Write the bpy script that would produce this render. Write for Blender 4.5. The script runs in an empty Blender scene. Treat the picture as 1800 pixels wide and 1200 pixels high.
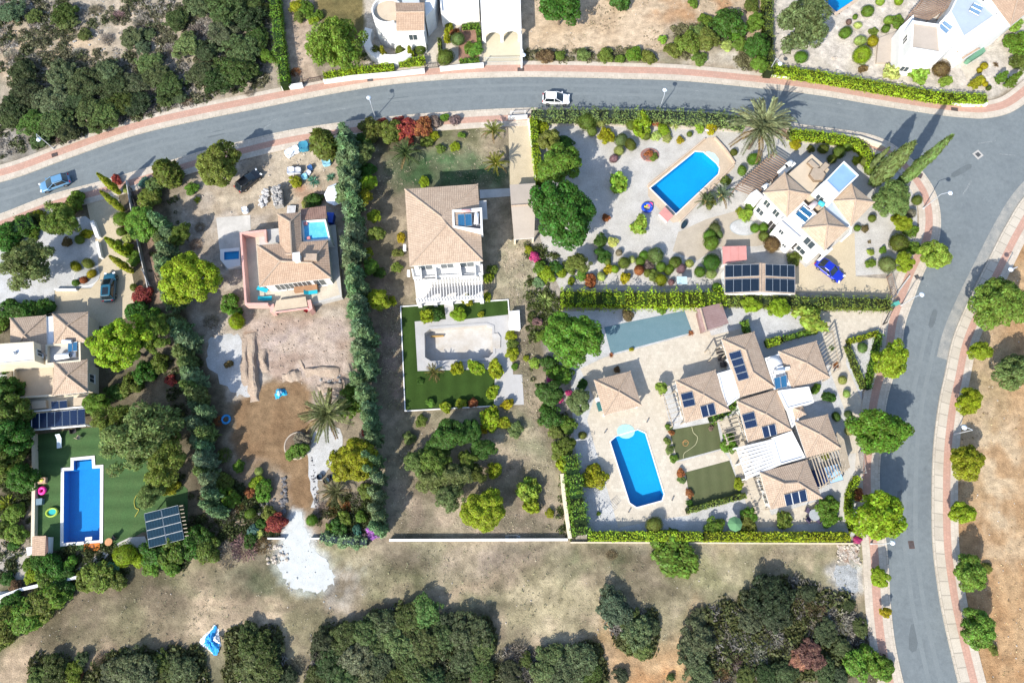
import bpy, bmesh, math, random
import numpy as np
from mathutils import Vector, Matrix
from mathutils.geometry import tessellate_polygon

C = bpy.context.scene.collection
SC = bpy.context.scene
R = math.radians
rnd = random.Random(7)

# ------------------------------------------------------------------ camera, sky, sun, exposure
CAM_H, TILT, FPX = 96.0, 16.0, 1200.0            # drone height (m), forward tilt (deg), focal length in photo pixels
cam = bpy.data.cameras.new('camera'); cam_o = bpy.data.objects.new('camera', cam); C.objects.link(cam_o)
cam_o.location = (0, 0, CAM_H); cam_o.rotation_euler = (R(TILT), 0, 0)
cam.sensor_width = 36; cam.sensor_fit = 'HORIZONTAL'; cam.lens = 24
cam.clip_start = 1; cam.clip_end = 6000
SC.camera = cam_o
SUN_EL = 38.0
SUN_DIR = Vector((-0.574 * math.cos(R(SUN_EL)), -0.819 * math.cos(R(SUN_EL)), math.sin(R(SUN_EL))))   # towards the sun
w = bpy.data.worlds.new('World'); SC.world = w; w.use_nodes = True
nt = w.node_tree; nt.nodes.clear()
sky = nt.nodes.new('ShaderNodeTexSky'); sky.sky_type = 'NISHITA'; sky.sun_disc = False
sky.sun_elevation = R(SUN_EL); sky.sun_rotation = math.atan2(SUN_DIR.x, SUN_DIR.y)
bg = nt.nodes.new('ShaderNodeBackground'); bg.inputs['Strength'].default_value = 0.15
wo = nt.nodes.new('ShaderNodeOutputWorld')
nt.links.new(sky.outputs[0], bg.inputs[0]); nt.links.new(bg.outputs[0], wo.inputs[0])
sun = bpy.data.lights.new('sun', 'SUN'); sun.energy = 4.0; sun.angle = R(0.5); sun.color = (1.0, 0.95, 0.86)
sun_o = bpy.data.objects.new('sun', sun); C.objects.link(sun_o)
sun_o.rotation_euler = SUN_DIR.to_track_quat('Z', 'Y').to_euler()
SC.view_settings.view_transform = 'Standard'; SC.view_settings.look = 'None'
SC.view_settings.exposure = 0.92; SC.view_settings.gamma = 1.0
SC.view_settings.use_curve_mapping = False
SC.cycles.max_bounces = 6; SC.cycles.diffuse_bounces = 4; SC.cycles.transparent_max_bounces = 8
SC.cycles.caustics_reflective = False; SC.cycles.caustics_refractive = False
SC.cycles.use_denoising = True

# ------------------------------------------------------------------ photo pixel -> place
ST, CT = math.sin(R(TILT)), math.cos(R(TILT))
def ray(px, py):
    cx, cy = (px - 900) / FPX, -(py - 600) / FPX
    return Vector((cx, cy * CT + ST, cy * ST - CT))
def G(px, py, z=0.0):
    """the place at height z that the photo shows at pixel (px, py)"""
    d = ray(px, py); t = (z - CAM_H) / d.z
    return Vector((d.x * t, d.y * t, z))
def GP(pts, z=0.0): return [G(x, y, z) for x, y in pts]
def mpp(px, py, z=0.0):
    """metres per photo pixel across the view at that place"""
    d = ray(px, py); return (CAM_H - z) / (-d.z) / FPX
def onplane(px, py, p, n):
    d = ray(px, py); o = Vector((0, 0, CAM_H))
    return o + d * ((p - o).dot(n) / d.dot(n))
def tofoto(p):
    v = p - Vector((0, 0, CAM_H))
    y = v.y * CT + v.z * ST; zz = v.y * ST - v.z * CT
    return 900 + v.x / zz * FPX, 600 - y / zz * FPX

def smooth(pts, n=6, closed=False):
    """Catmull-Rom through Vectors"""
    out = []; m = len(pts)
    for i in range(m if closed else m - 1):
        p0 = pts[(i - 1) % m] if closed or i > 0 else pts[0] * 2 - pts[1]
        p1, p2 = pts[i], pts[(i + 1) % m]
        p3 = pts[(i + 2) % m] if closed or i < m - 2 else p2 * 2 - p1
        for k in range(n):
            t = k / n
            out.append(0.5 * ((2 * p1) + (p2 - p0) * t + (2 * p0 - 5 * p1 + 4 * p2 - p3) * t * t + (3 * p1 - p0 - 3 * p2 + p3) * t ** 3))
    if not closed: out.append(pts[-1].copy())
    return out
def ragged(pts, amp, n=5, seed=1):
    """closed outline with an uneven natural edge"""
    q = random.Random(seed)
    return [p + Vector((q.uniform(-amp, amp), q.uniform(-amp, amp), 0)) for p in smooth(pts, n, True)]
def area2(p): return sum(p[i].x * p[(i + 1) % len(p)].y - p[(i + 1) % len(p)].x * p[i].y for i in range(len(p)))
def ccw(p): return list(p) if area2(p) > 0 else list(reversed(p))
def inside(p, poly):
    c = False; j = len(poly) - 1
    for i in range(len(poly)):
        a, b = poly[i], poly[j]
        if (a.y > p.y) != (b.y > p.y) and p.x < (b.x - a.x) * (p.y - a.y) / (b.y - a.y) + a.x: c = not c
        j = i
    return c
def inset(poly, d):
    """shrink a ccw polygon by d"""
    poly = ccw(poly); out = []; n = len(poly)
    for i in range(n):
        a, b, c = poly[i - 1], poly[i], poly[(i + 1) % n]
        e1 = (b - a); e1.z = 0; e1.normalize(); e2 = (c - b); e2.z = 0; e2.normalize()
        n1, n2 = Vector((-e1.y, e1.x, 0)), Vector((-e2.y, e2.x, 0))
        m = n1 + n2; k = max(0.3, m.dot(n1) if m.length > 1e-6 else 1)
        out.append(b + m * (d / k))
    return out

# ------------------------------------------------------------------ materials
MATS = {}
def _n(nt, t, **kw):
    n = nt.nodes.new(t)
    for k, v in kw.items(): setattr(n, k, v)
    return n
def M(name, rgb=(0.5, 0.5, 0.5), rough=0.85, var=0.12, vs=0.6, fine=0.12, fs=9.0, bump=0.0, bs=14.0, spec=0.3, metal=0.0, tint=None, obj=False, coat=0.0):
    """procedural surface: base colour broken by broad stains, fine grain and relief. tint: second colour the stains lean to"""
    if name in MATS: return MATS[name]
    m = bpy.data.materials.new(name); m.use_nodes = True; nt = m.node_tree; L = nt.links.new
    b = nt.nodes['Principled BSDF']
    b.inputs['Roughness'].default_value = rough; b.inputs['Metallic'].default_value = metal
    b.inputs['Specular IOR Level'].default_value = spec; b.inputs['Coat Weight'].default_value = coat
    if obj: pos = _n(nt, 'ShaderNodeTexCoord').outputs['Object']
    else: pos = _n(nt, 'ShaderNodeNewGeometry').outputs['Position']
    n1 = _n(nt, 'ShaderNodeTexNoise'); n1.inputs['Scale'].default_value = vs; n1.inputs['Detail'].default_value = 6; n1.inputs['Roughness'].default_value = 0.65
    n2 = _n(nt, 'ShaderNodeTexNoise'); n2.inputs['Scale'].default_value = fs; n2.inputs['Detail'].default_value = 3
    L(pos, n1.inputs['Vector']); L(pos, n2.inputs['Vector'])
    mx = _n(nt, 'ShaderNodeMix', data_type='RGBA'); mx.inputs[6].default_value = (*rgb, 1)
    t = tint or tuple(c * (1 - 1.6 * var) for c in rgb); mx.inputs[7].default_value = (*t, 1)
    r1 = _n(nt, 'ShaderNodeMapRange'); r1.inputs[1].default_value = 0.38; r1.inputs[2].default_value = 0.68
    L(n1.outputs[0], r1.inputs[0]); L(r1.outputs[0], mx.inputs[0])
    r2 = _n(nt, 'ShaderNodeMapRange'); r2.inputs[1].default_value = 0.3; r2.inputs[2].default_value = 0.7
    r2.inputs[3].default_value = 1 - fine * 1.5; r2.inputs[4].default_value = 1 + fine
    L(n2.outputs[0], r2.inputs[0])
    mu = _n(nt, 'ShaderNodeMix', data_type='RGBA', blend_type='MULTIPLY'); mu.inputs[0].default_value = 1
    L(mx.outputs[2], mu.inputs[6]); L(r2.outputs[0], mu.inputs[7]); L(mu.outputs[2], b.inputs['Base Color'])
    if bump:
        n3 = _n(nt, 'ShaderNodeTexNoise'); n3.inputs['Scale'].default_value = bs; n3.inputs['Detail'].default_value = 4
        L(pos, n3.inputs['Vector'])
        bp = _n(nt, 'ShaderNodeBump'); bp.inputs['Strength'].default_value = 1; bp.inputs['Distance'].default_value = bump
        L(n3.outputs[0], bp.inputs['Height']); L(bp.outputs[0], b.inputs['Normal'])
    MATS[name] = m; return m

def foliage(name, shine=0.25, trans=0.42):
    """leaf surface: the object's own colour, each leaf a little different"""
    m = bpy.data.materials.new(name); m.use_nodes = True; nt = m.node_tree; L = nt.links.new; nt.nodes.clear()
    oi = _n(nt, 'ShaderNodeObjectInfo'); ge = _n(nt, 'ShaderNodeNewGeometry'); tc = _n(nt, 'ShaderNodeTexCoord')
    hs = _n(nt, 'ShaderNodeHueSaturation')
    a = _n(nt, 'ShaderNodeMapRange'); a.inputs[3].default_value = 0.472; a.inputs[4].default_value = 0.528
    L(ge.outputs['Random Per Island'], a.inputs[0]); L(a.outputs[0], hs.inputs['Hue'])
    no = _n(nt, 'ShaderNodeTexNoise'); no.inputs['Scale'].default_value = 1.1; no.inputs['Detail'].default_value = 3
    L(ge.outputs['Position'], no.inputs['Vector'])
    v = _n(nt, 'ShaderNodeMath', operation='MULTIPLY_ADD'); v.inputs[1].default_value = 0.85; v.inputs[2].default_value = 0.35
    L(ge.outputs['Random Per Island'], v.inputs[0])
    v2 = _n(nt, 'ShaderNodeMapRange'); v2.inputs[1].default_value = 0.3; v2.inputs[2].default_value = 0.7; v2.inputs[3].default_value = 0.8; v2.inputs[4].default_value = 1.6
    L(no.outputs[0], v2.inputs[0])
    v3 = _n(nt, 'ShaderNodeMath', operation='MULTIPLY'); L(v.outputs[0], v3.inputs[0]); L(v2.outputs[0], v3.inputs[1])
    L(v3.outputs[0], hs.inputs['Value']); L(oi.outputs['Color'], hs.inputs['Color'])
    d = _n(nt, 'ShaderNodeBsdfDiffuse'); t = _n(nt, 'ShaderNodeBsdfTranslucent'); mx = _n(nt, 'ShaderNodeMixShader'); mx.inputs[0].default_value = trans
    L(hs.outputs[0], d.inputs[0]); L(hs.outputs[0], t.inputs[0]); L(d.outputs[0], mx.inputs[1]); L(t.outputs[0], mx.inputs[2])
    g = _n(nt, 'ShaderNodeBsdfGlossy'); g.inputs['Roughness'].default_value = 0.5; m2 = _n(nt, 'ShaderNodeMixShader')
    m2.inputs[0].default_value = 0.012 * shine / 0.25
    L(mx.outputs[0], m2.inputs[1]); L(g.outputs[0], m2.inputs[2])
    o = _n(nt, 'ShaderNodeOutputMaterial'); L(m2.outputs[0], o.inputs[0]); MATS[name] = m
    return m
LEAF = foliage('leaf_surface'); TWIG = foliage('twig_surface', 0.0, 0.1)

def painted(name, rough=0.35, coat=0.6, metal=0.0):
    """paint whose colour is the object's own (cars, toys, cushions)"""
    m = bpy.data.materials.new(name); m.use_nodes = True; nt = m.node_tree; b = nt.nodes['Principled BSDF']
    oi = _n(nt, 'ShaderNodeObjectInfo'); nt.links.new(oi.outputs['Color'], b.inputs['Base Color'])
    b.inputs['Roughness'].default_value = rough; b.inputs['Coat Weight'].default_value = coat; b.inputs['Metallic'].default_value = metal
    MATS[name] = m; return m
PAINT = painted('car_paint'); PLASTIC = painted('coloured_plastic', 0.5, 0.0); FABRIC = painted('coloured_fabric', 0.9, 0.0)

# ------------------------------------------------------------------ objects
def link(name, mesh, parent=None, mat=None):
    o = bpy.data.objects.new(name, mesh); C.objects.link(o)
    if mat is not None and mesh is not None and not mesh.materials: mesh.materials.append(mat)
    if parent is not None: o.parent = parent
    return o
def empty(name, loc=(0, 0, 0), rz=0.0):
    o = bpy.data.objects.new(name, None); C.objects.link(o); o.location = loc; o.rotation_euler = (0, 0, rz); o.empty_display_size = 0.3
    return o
USED = set()
def tag(o, label, cat, group=None):
    o['label'] = label; o['category'] = cat
    if group: o['group'] = group
    USED.add(label); return o
def structure(o): o['kind'] = 'structure'; return o
def stuff(o): o['kind'] = 'stuff'; return o
def pymesh(name, v, f, mat=None, smooth_=False):
    me = bpy.data.meshes.new(name); me.from_pydata([tuple(x) for x in v], [], f); me.update()
    if mat is not None: me.materials.append(mat)
    if smooth_: me.polygons.foreach_set('use_smooth', [True] * len(me.polygons))
    return me
def quads(name, V, mat):
    """N x 4 x 3 array of corner points -> mesh of loose quads"""
    n = len(V); me = bpy.data.meshes.new(name)
    me.vertices.add(4 * n); me.vertices.foreach_set('co', V.astype(np.float32).ravel())
    me.loops.add(4 * n); me.loops.foreach_set('vertex_index', np.arange(4 * n, dtype=np.int32))
    me.polygons.add(n); me.polygons.foreach_set('loop_start', np.arange(0, 4 * n, 4, dtype=np.int32))
    me.update(calc_edges=True); me.materials.append(mat)
    return me

BOX = {}
def box_mesh(mat):
    if mat.name not in BOX:
        v = [(x, y, z) for x in (-.5, .5) for y in (-.5, .5) for z in (-.5, .5)]
        f = [(0, 1, 3, 2), (4, 6, 7, 5), (0, 4, 5, 1), (2, 3, 7, 6), (0, 2, 6, 4), (1, 5, 7, 3)]
        BOX[mat.name] = pymesh('block', v, f, mat)
    return BOX[mat.name]
def beam(name, parent, mat, p, q, wd, ht):
    """a bar from p to q (centres), wd wide and ht high"""
    p, q = Vector(p), Vector(q); d = q - p; L = max(d.length, 1e-3); x = d.normalized()
    y = Vector((0, 0, 1)).cross(x); y = Vector((0, 1, 0)) if y.length < 1e-3 else y.normalized(); z = x.cross(y)
    o = link(name, box_mesh(mat), parent)
    mw = Matrix(((x.x * L, y.x * wd, z.x * ht, 0), (x.y * L, y.y * wd, z.y * ht, 0), (x.z * L, y.z * wd, z.z * ht, 0), (0, 0, 0, 1)))
    mw.translation = (p + q) / 2
    if parent is not None: o.matrix_local = parent_inv(parent) @ mw
    else: o.matrix_world = mw
    return o
def parent_inv(p):
    m = Matrix.LocRotScale(p.location, p.rotation_euler, p.scale)
    while p.parent is not None:
        p = p.parent; m = Matrix.LocRotScale(p.location, p.rotation_euler, p.scale) @ m
    return m.inverted()
def box(name, parent, mat, c, size, rz=0.0):
    """upright box: centre of base c, size (x, y, z)"""
    d = Vector((math.cos(rz), math.sin(rz), 0)) * (size[0] / 2); m = Vector(c) + Vector((0, 0, size[2] / 2))
    return beam(name, parent, mat, m - d, m + d, size[1], size[2])

class Mesh:
    """collects faces, links them as ONE object"""
    def __init__(s): s.v = []; s.f = []
    def add(s, v, f):
        k = len(s.v); s.v += [Vector(x) for x in v]; s.f += [tuple(i + k for i in q) for q in f]
    def quad(s, a, b, c, d): s.add([a, b, c, d], [(0, 1, 2, 3)])
    def poly(s, p): s.add(p, [tuple(range(len(p)))])
    def cap(s, outer, holes=(), flip=False):
        loops = [list(outer)] + [list(h) for h in holes]; flat = [p for l in loops for p in l]
        for t in tessellate_polygon(loops):
            a, b, c = (flat[i] for i in t)
            up = (b - a).cross(c - a).z > 0
            s.add([a, b, c] if up != flip else [a, c, b], [(0, 1, 2)])
    def prism(s, poly, z0, z1, bottom=False):
        poly = ccw(poly); a = [Vector((p.x, p.y, z0)) for p in poly]; b = [Vector((p.x, p.y, z1)) for p in poly]
        for i in range(len(a)): j = (i + 1) % len(a); s.quad(a[i], a[j], b[j], b[i])
        s.cap(b)
        if bottom: s.cap(a, flip=True)
    def box(s, c, size, rz=0.0):
        x, y, z = size; m = Matrix.Rotation(rz, 3, 'Z')
        s.prism([Vector(c) + m @ Vector((sx * x / 2, sy * y / 2, 0)) for sx, sy in ((-1, -1), (1, -1), (1, 1), (-1, 1))], c[2], c[2] + z, True)
    def tube(s, pts, rad, n=8, cap=True):
        pts = [Vector(p) for p in pts]; rad = rad if isinstance(rad, (list, tuple)) else [rad] * len(pts); k0 = len(s.v)
        for i, p in enumerate(pts):
            d = (pts[min(i + 1, len(pts) - 1)] - pts[max(i - 1, 0)]).normalized()
            a = d.cross(Vector((0, 0, 1))) if abs(d.z) < .95 else d.cross(Vector((1, 0, 0))); a.normalize(); b = d.cross(a)
            for j in range(n): t = 2 * math.pi * j / n; s.v.append(p + (a * math.cos(t) + b * math.sin(t)) * rad[i])
        for i in range(len(pts) - 1):
            for j in range(n):
                k = (j + 1) % n; s.f.append((k0 + i * n + j, k0 + i * n + k, k0 + (i + 1) * n + k, k0 + (i + 1) * n + j))
        if cap: s.f.append(tuple(k0 + j for j in range(n))); s.f.append(tuple(k0 + (len(pts) - 1) * n + j for j in reversed(range(n))))
    def lathe(s, prof, c=(0, 0, 0), n=16):
        """prof: (radius, z) from bottom to top"""
        k0 = len(s.v); c = Vector(c)
        for r_, z in prof:
            for j in range(n): t = 2 * math.pi * j / n; s.v.append(c + Vector((r_ * math.cos(t), r_ * math.sin(t), z)))
        for i in range(len(prof) - 1):
            for j in range(n): k = (j + 1) % n; s.f.append((k0 + i * n + j, k0 + i * n + k, k0 + (i + 1) * n + k, k0 + (i + 1) * n + j))
        s.f.append(tuple(k0 + (len(prof) - 1) * n + j for j in range(n))); s.f.append(tuple(k0 + j for j in reversed(range(n))))
    def torus(s, c, R_, r_, n=24, k=8, sq=1.0, rot=0.0):
        k0 = len(s.v); c = Vector(c)
        for i in range(n):
            a = 2 * math.pi * i / n
            for j in range(k):
                b = 2 * math.pi * j / k; x = (R_ + r_ * math.cos(b)) * math.cos(a); y = (R_ + r_ * math.cos(b)) * math.sin(a) * sq
                s.v.append(c + Vector((x * math.cos(rot) - y * math.sin(rot), x * math.sin(rot) + y * math.cos(rot), r_ * math.sin(b))))
        for i in range(n):
            for j in range(k):
                s.f.append((k0 + i * k + j, k0 + ((i + 1) % n) * k + j, k0 + ((i + 1) % n) * k + (j + 1) % k, k0 + i * k + (j + 1) % k))
    def rock(s, c, r_, seed, sq=0.7):
        q = random.Random(seed); bm = bmesh.new(); bmesh.ops.create_icosphere(bm, subdivisions=1, radius=1)
        v = [Vector((p.co.x * r_ * q.uniform(.7, 1.25), p.co.y * r_ * q.uniform(.7, 1.25), p.co.z * r_ * sq * q.uniform(.7, 1.2))) + Vector(c) for p in bm.verts]
        bm.verts.index_update(); f = [tuple(x.index for x in p.verts) for p in bm.faces]; bm.free(); s.add(v, f)
    def build(s, name, mat, parent=None, smooth_=False, origin=None):
        """parent: its own frame is world when it is an Empty at the origin; else points are taken as local to it"""
        v = s.v
        if origin is not None: o_ = Vector(origin); v = [p - o_ for p in v]
        o = link(name, pymesh(name, v, s.f, mat, smooth_), parent)
        if origin is not None: o.location = origin
        return o
def local(parent, name, mesh_, mat, smooth_=False):
    """mesh_ in world coordinates, linked as a part of parent"""
    inv = parent_inv(parent); mesh_.v = [inv @ p for p in mesh_.v]
    return mesh_.build(name, mat, parent, smooth_)
def copy_tree(o, parent=None):
    c = o.copy(); C.objects.link(c); c.parent = parent
    for ch in KIDS.get(o.name, ()): copy_tree(ch, c)
    return c
KIDS = {}
def note_kids(*roots):
    def go(o):
        KIDS[o.name] = [x for x in C.objects if x.parent == o]
        for k in KIDS[o.name]: go(k)
    for r_ in roots: go(r_)

# ------------------------------------------------------------------ labels from the neighbourhood
LANDMARKS = []          # (photo x, photo y, phrase)
def where(desc, px, py, most=16):
    near = sorted(LANDMARKS, key=lambda l: (l[0] - px) ** 2 + (l[1] - py) ** 2)[:9]
    def rel(l):
        dx, dy = px - l[0], py - l[1]
        if abs(dx) > abs(dy): return ('right of ' if dx > 0 else 'left of ')
        return ('below ' if dy > 0 else 'above ')
    pr = lambda a, b: desc + ' ' + rel(a) + a[2] + ', ' + rel(b) + b[2]
    c = [pr(a, b) for i, a in enumerate(near[:4]) for b in near[i + 1:5] if rel(a) != rel(b)] + [pr(a, b) for i, a in enumerate(near[:3]) for b in near[i + 1:4]]
    c += [desc + ' ' + rel(a) + a[2] for a in near[:4]] + [pr(a, b) for i, a in enumerate(near) for b in near[i + 1:]]
    c = [x for x in c if len(x.split()) <= most]
    for x in c:
        if x not in USED: return x
    for o in ('second ', 'third ', 'fourth ', 'fifth ', 'sixth '):
        for x in c[:6]:
            if o + x not in USED and len(x.split()) < most: return o + x
    return c[0]

# ------------------------------------------------------------------ flat sheets, with holes where pools are sunk
POOLS = []              # ccw outlines of the basins, metres
def sheet(name, pts, z, mat, kind='structure', parent=None, thick=0.0):
    pts = ccw([Vector((p.x, p.y, z)) for p in pts])
    holes = [[Vector((p.x, p.y, z)) for p in h] for h in POOLS if inside(sum(h, Vector()) / len(h), pts)]
    m = Mesh(); m.cap(pts, holes)
    if thick:
        for i in range(len(pts)):
            a, b = pts[i], pts[(i + 1) % len(pts)]; dz = Vector((0, 0, thick)); m.quad(a - dz, b - dz, b, a)
    o = m.build(name, mat, parent)
    if kind: o['kind'] = kind
    return o
def wall_run(m, pts, z0, z1, th, closed=False):
    """a wall of constant thickness along points"""
    pts = [Vector((p.x, p.y, 0)) for p in pts]; n = len(pts); L_, R_ = [], []
    for i in range(n):
        a = pts[i - 1] if (i > 0 or closed) else pts[i]; b = pts[(i + 1) % n] if (i < n - 1 or closed) else pts[i]
        d1 = (pts[i] - a); d2 = (b - pts[i])
        if d1.length < 1e-6: d1 = d2
        if d2.length < 1e-6: d2 = d1
        d1.normalize(); d2.normalize(); n1 = Vector((-d1.y, d1.x, 0)); n2 = Vector((-d2.y, d2.x, 0)); mm = n1 + n2
        mm = n1 if mm.length < .2 else mm / max(mm.dot(n1), .4)
        L_.append(pts[i] + mm * th / 2); R_.append(pts[i] - mm * th / 2)
    up = lambda p, z: Vector((p.x, p.y, z))
    for i in range(n if closed else n - 1):
        j = (i + 1) % n
        m.quad(up(L_[i], z1), up(R_[i], z1), up(R_[j], z1), up(L_[j], z1))
        m.quad(up(R_[i], z0), up(R_[j], z0), up(R_[j], z1), up(R_[i], z1))
        m.quad(up(L_[j], z0), up(L_[i], z0), up(L_[i], z1), up(L_[j], z1))
    if not closed:
        m.quad(up(L_[0], z0), up(R_[0], z0), up(R_[0], z1), up(L_[0], z1)); m.quad(up(R_[-1], z0), up(L_[-1], z0), up(L_[-1], z1), up(R_[-1], z1))
# ------------------------------------------------------------------ where basins are sunk (photo pixels of the water's edge)
def pool_shape(pts): return ccw(GP(pts))
PA = pool_shape([(130, 809), (162, 806), (163, 823), (177, 822), (176, 949), (112, 954), (113, 827), (130, 826)])
PC = pool_shape([(746, 586), (756, 578), (855, 571), (865, 575), (867, 620), (859, 629), (758, 635), (747, 628)])
PD = pool_shape([(1143, 331), (1222, 267), (1236, 268), (1259, 288), (1264, 296), (1262, 306), (1188, 376)])
PE = pool_shape([(1073, 776), (1083, 767), (1121, 755.5), (1134, 761.5), (1166.5, 868), (1163, 879), (1119, 891), (1107, 883)])
PF = pool_shape([(1420, -26), (1475, -50), (1502, 0), (1469.6, 22)])
POOLS += [PA, PC, PD, PE, PF]

# ------------------------------------------------------------------ road and pavement lines (photo pixels)
NORTH_EDGE = [(-160, 365), (-80, 342), (0, 321), (46, 307), (120, 279), (232, 240), (340, 214), (460, 190), (570, 168), (680, 150), (790, 140), (900, 136), (1000, 136.5), (1100, 139), (1200, 142.5), (1340, 156), (1440, 168), (1540, 185), (1640, 201), (1700, 207.5), (1735, 208), (1775, 199), (1810, 176), (1860, 130), (1930, 60)]
SOUTH_EDGE = [(-160, 424), (-80, 400), (0, 376.5), (88, 343), (181, 318), (266, 293), (356, 266), (420, 250), (486, 234), (554, 222), (660, 208), (768, 198.5), (900, 191), (1009, 190), (1159, 193), (1319, 203), (1392, 217), (1460, 226), (1521, 235), (1560, 249), (1592, 271), (1615, 294), (1640, 330), (1651, 365), (1653, 402), (1646, 435), (1623, 481), (1606, 526), (1590, 574), (1582, 640), (1569, 667), (1557, 715), (1549, 790), (1546, 830), (1547, 870), (1553, 920), (1560, 975), (1565, 1060), (1573, 1130), (1588, 1200), (1606, 1270), (1630, 1340)]
EAST_EDGE = [(1930, 235), (1860, 285), (1800, 345), (1768, 395), (1744, 441), (1700, 531), (1674, 594), (1660, 657), (1649.5, 706), (1641, 772), (1637.5, 840), (1638, 945), (1646, 1020), (1658, 1089), (1684, 1200), (1706, 1275), (1735, 1350)]
NE_, SE_, EE_ = smooth(GP(NORTH_EDGE), 5), smooth(GP(SOUTH_EDGE), 5), smooth(GP(EAST_EDGE), 5)

# ------------------------------------------------------------------ the ground: one sheet out to the horizon, its soils in a colour attribute
def vnoise(x, y, scale, seed):
    q = np.random.RandomState(seed); T = q.rand(256, 256)
    u, v = x / scale + 1000, y / scale + 1000; i, j = np.floor(u).astype(int), np.floor(v).astype(int); f, g = u - i, v - j
    f, g = f * f * (3 - 2 * f), g * g * (3 - 2 * g)
    t = lambda a, b: T[(i + a) % 256, (j + b) % 256]
    return (t(0, 0) * (1 - f) + t(1, 0) * f) * (1 - g) + (t(0, 1) * (1 - f) + t(1, 1) * f) * g
def fbm(x, y, s, seed): return (vnoise(x, y, s, seed) + .5 * vnoise(x, y, s / 2.1, seed + 1) + .25 * vnoise(x, y, s / 4.3, seed + 2) + .12 * vnoise(x, y, s / 9, seed + 3)) / 1.87
def inside_weight(X, Y, poly, soft):
    px = np.array([p.x for p in poly]); py = np.array([p.y for p in poly]); n = len(px)
    ins = np.zeros(X.shape, bool); d2 = np.full(X.shape, 1e9)
    for i in range(n):
        ax, ay, bx, by = px[i - 1], py[i - 1], px[i], py[i]
        c = ((ay > Y) != (by > Y)) & (X < (bx - ax) * (Y - ay) / ((by - ay) if abs(by - ay) > 1e-9 else 1e-9) + ax); ins ^= c
        ex, ey = bx - ax, by - ay; t = np.clip(((X - ax) * ex + (Y - ay) * ey) / (ex * ex + ey * ey + 1e-9), 0, 1)
        d2 = np.minimum(d2, (X - ax - t * ex) ** 2 + (Y - ay - t * ey) ** 2)
    sd = np.where(ins, 1, -1) * np.sqrt(d2)
    t = np.clip(sd / (2 * soft) + .5, 0, 1); return t * t * (3 - 2 * t)
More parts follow.
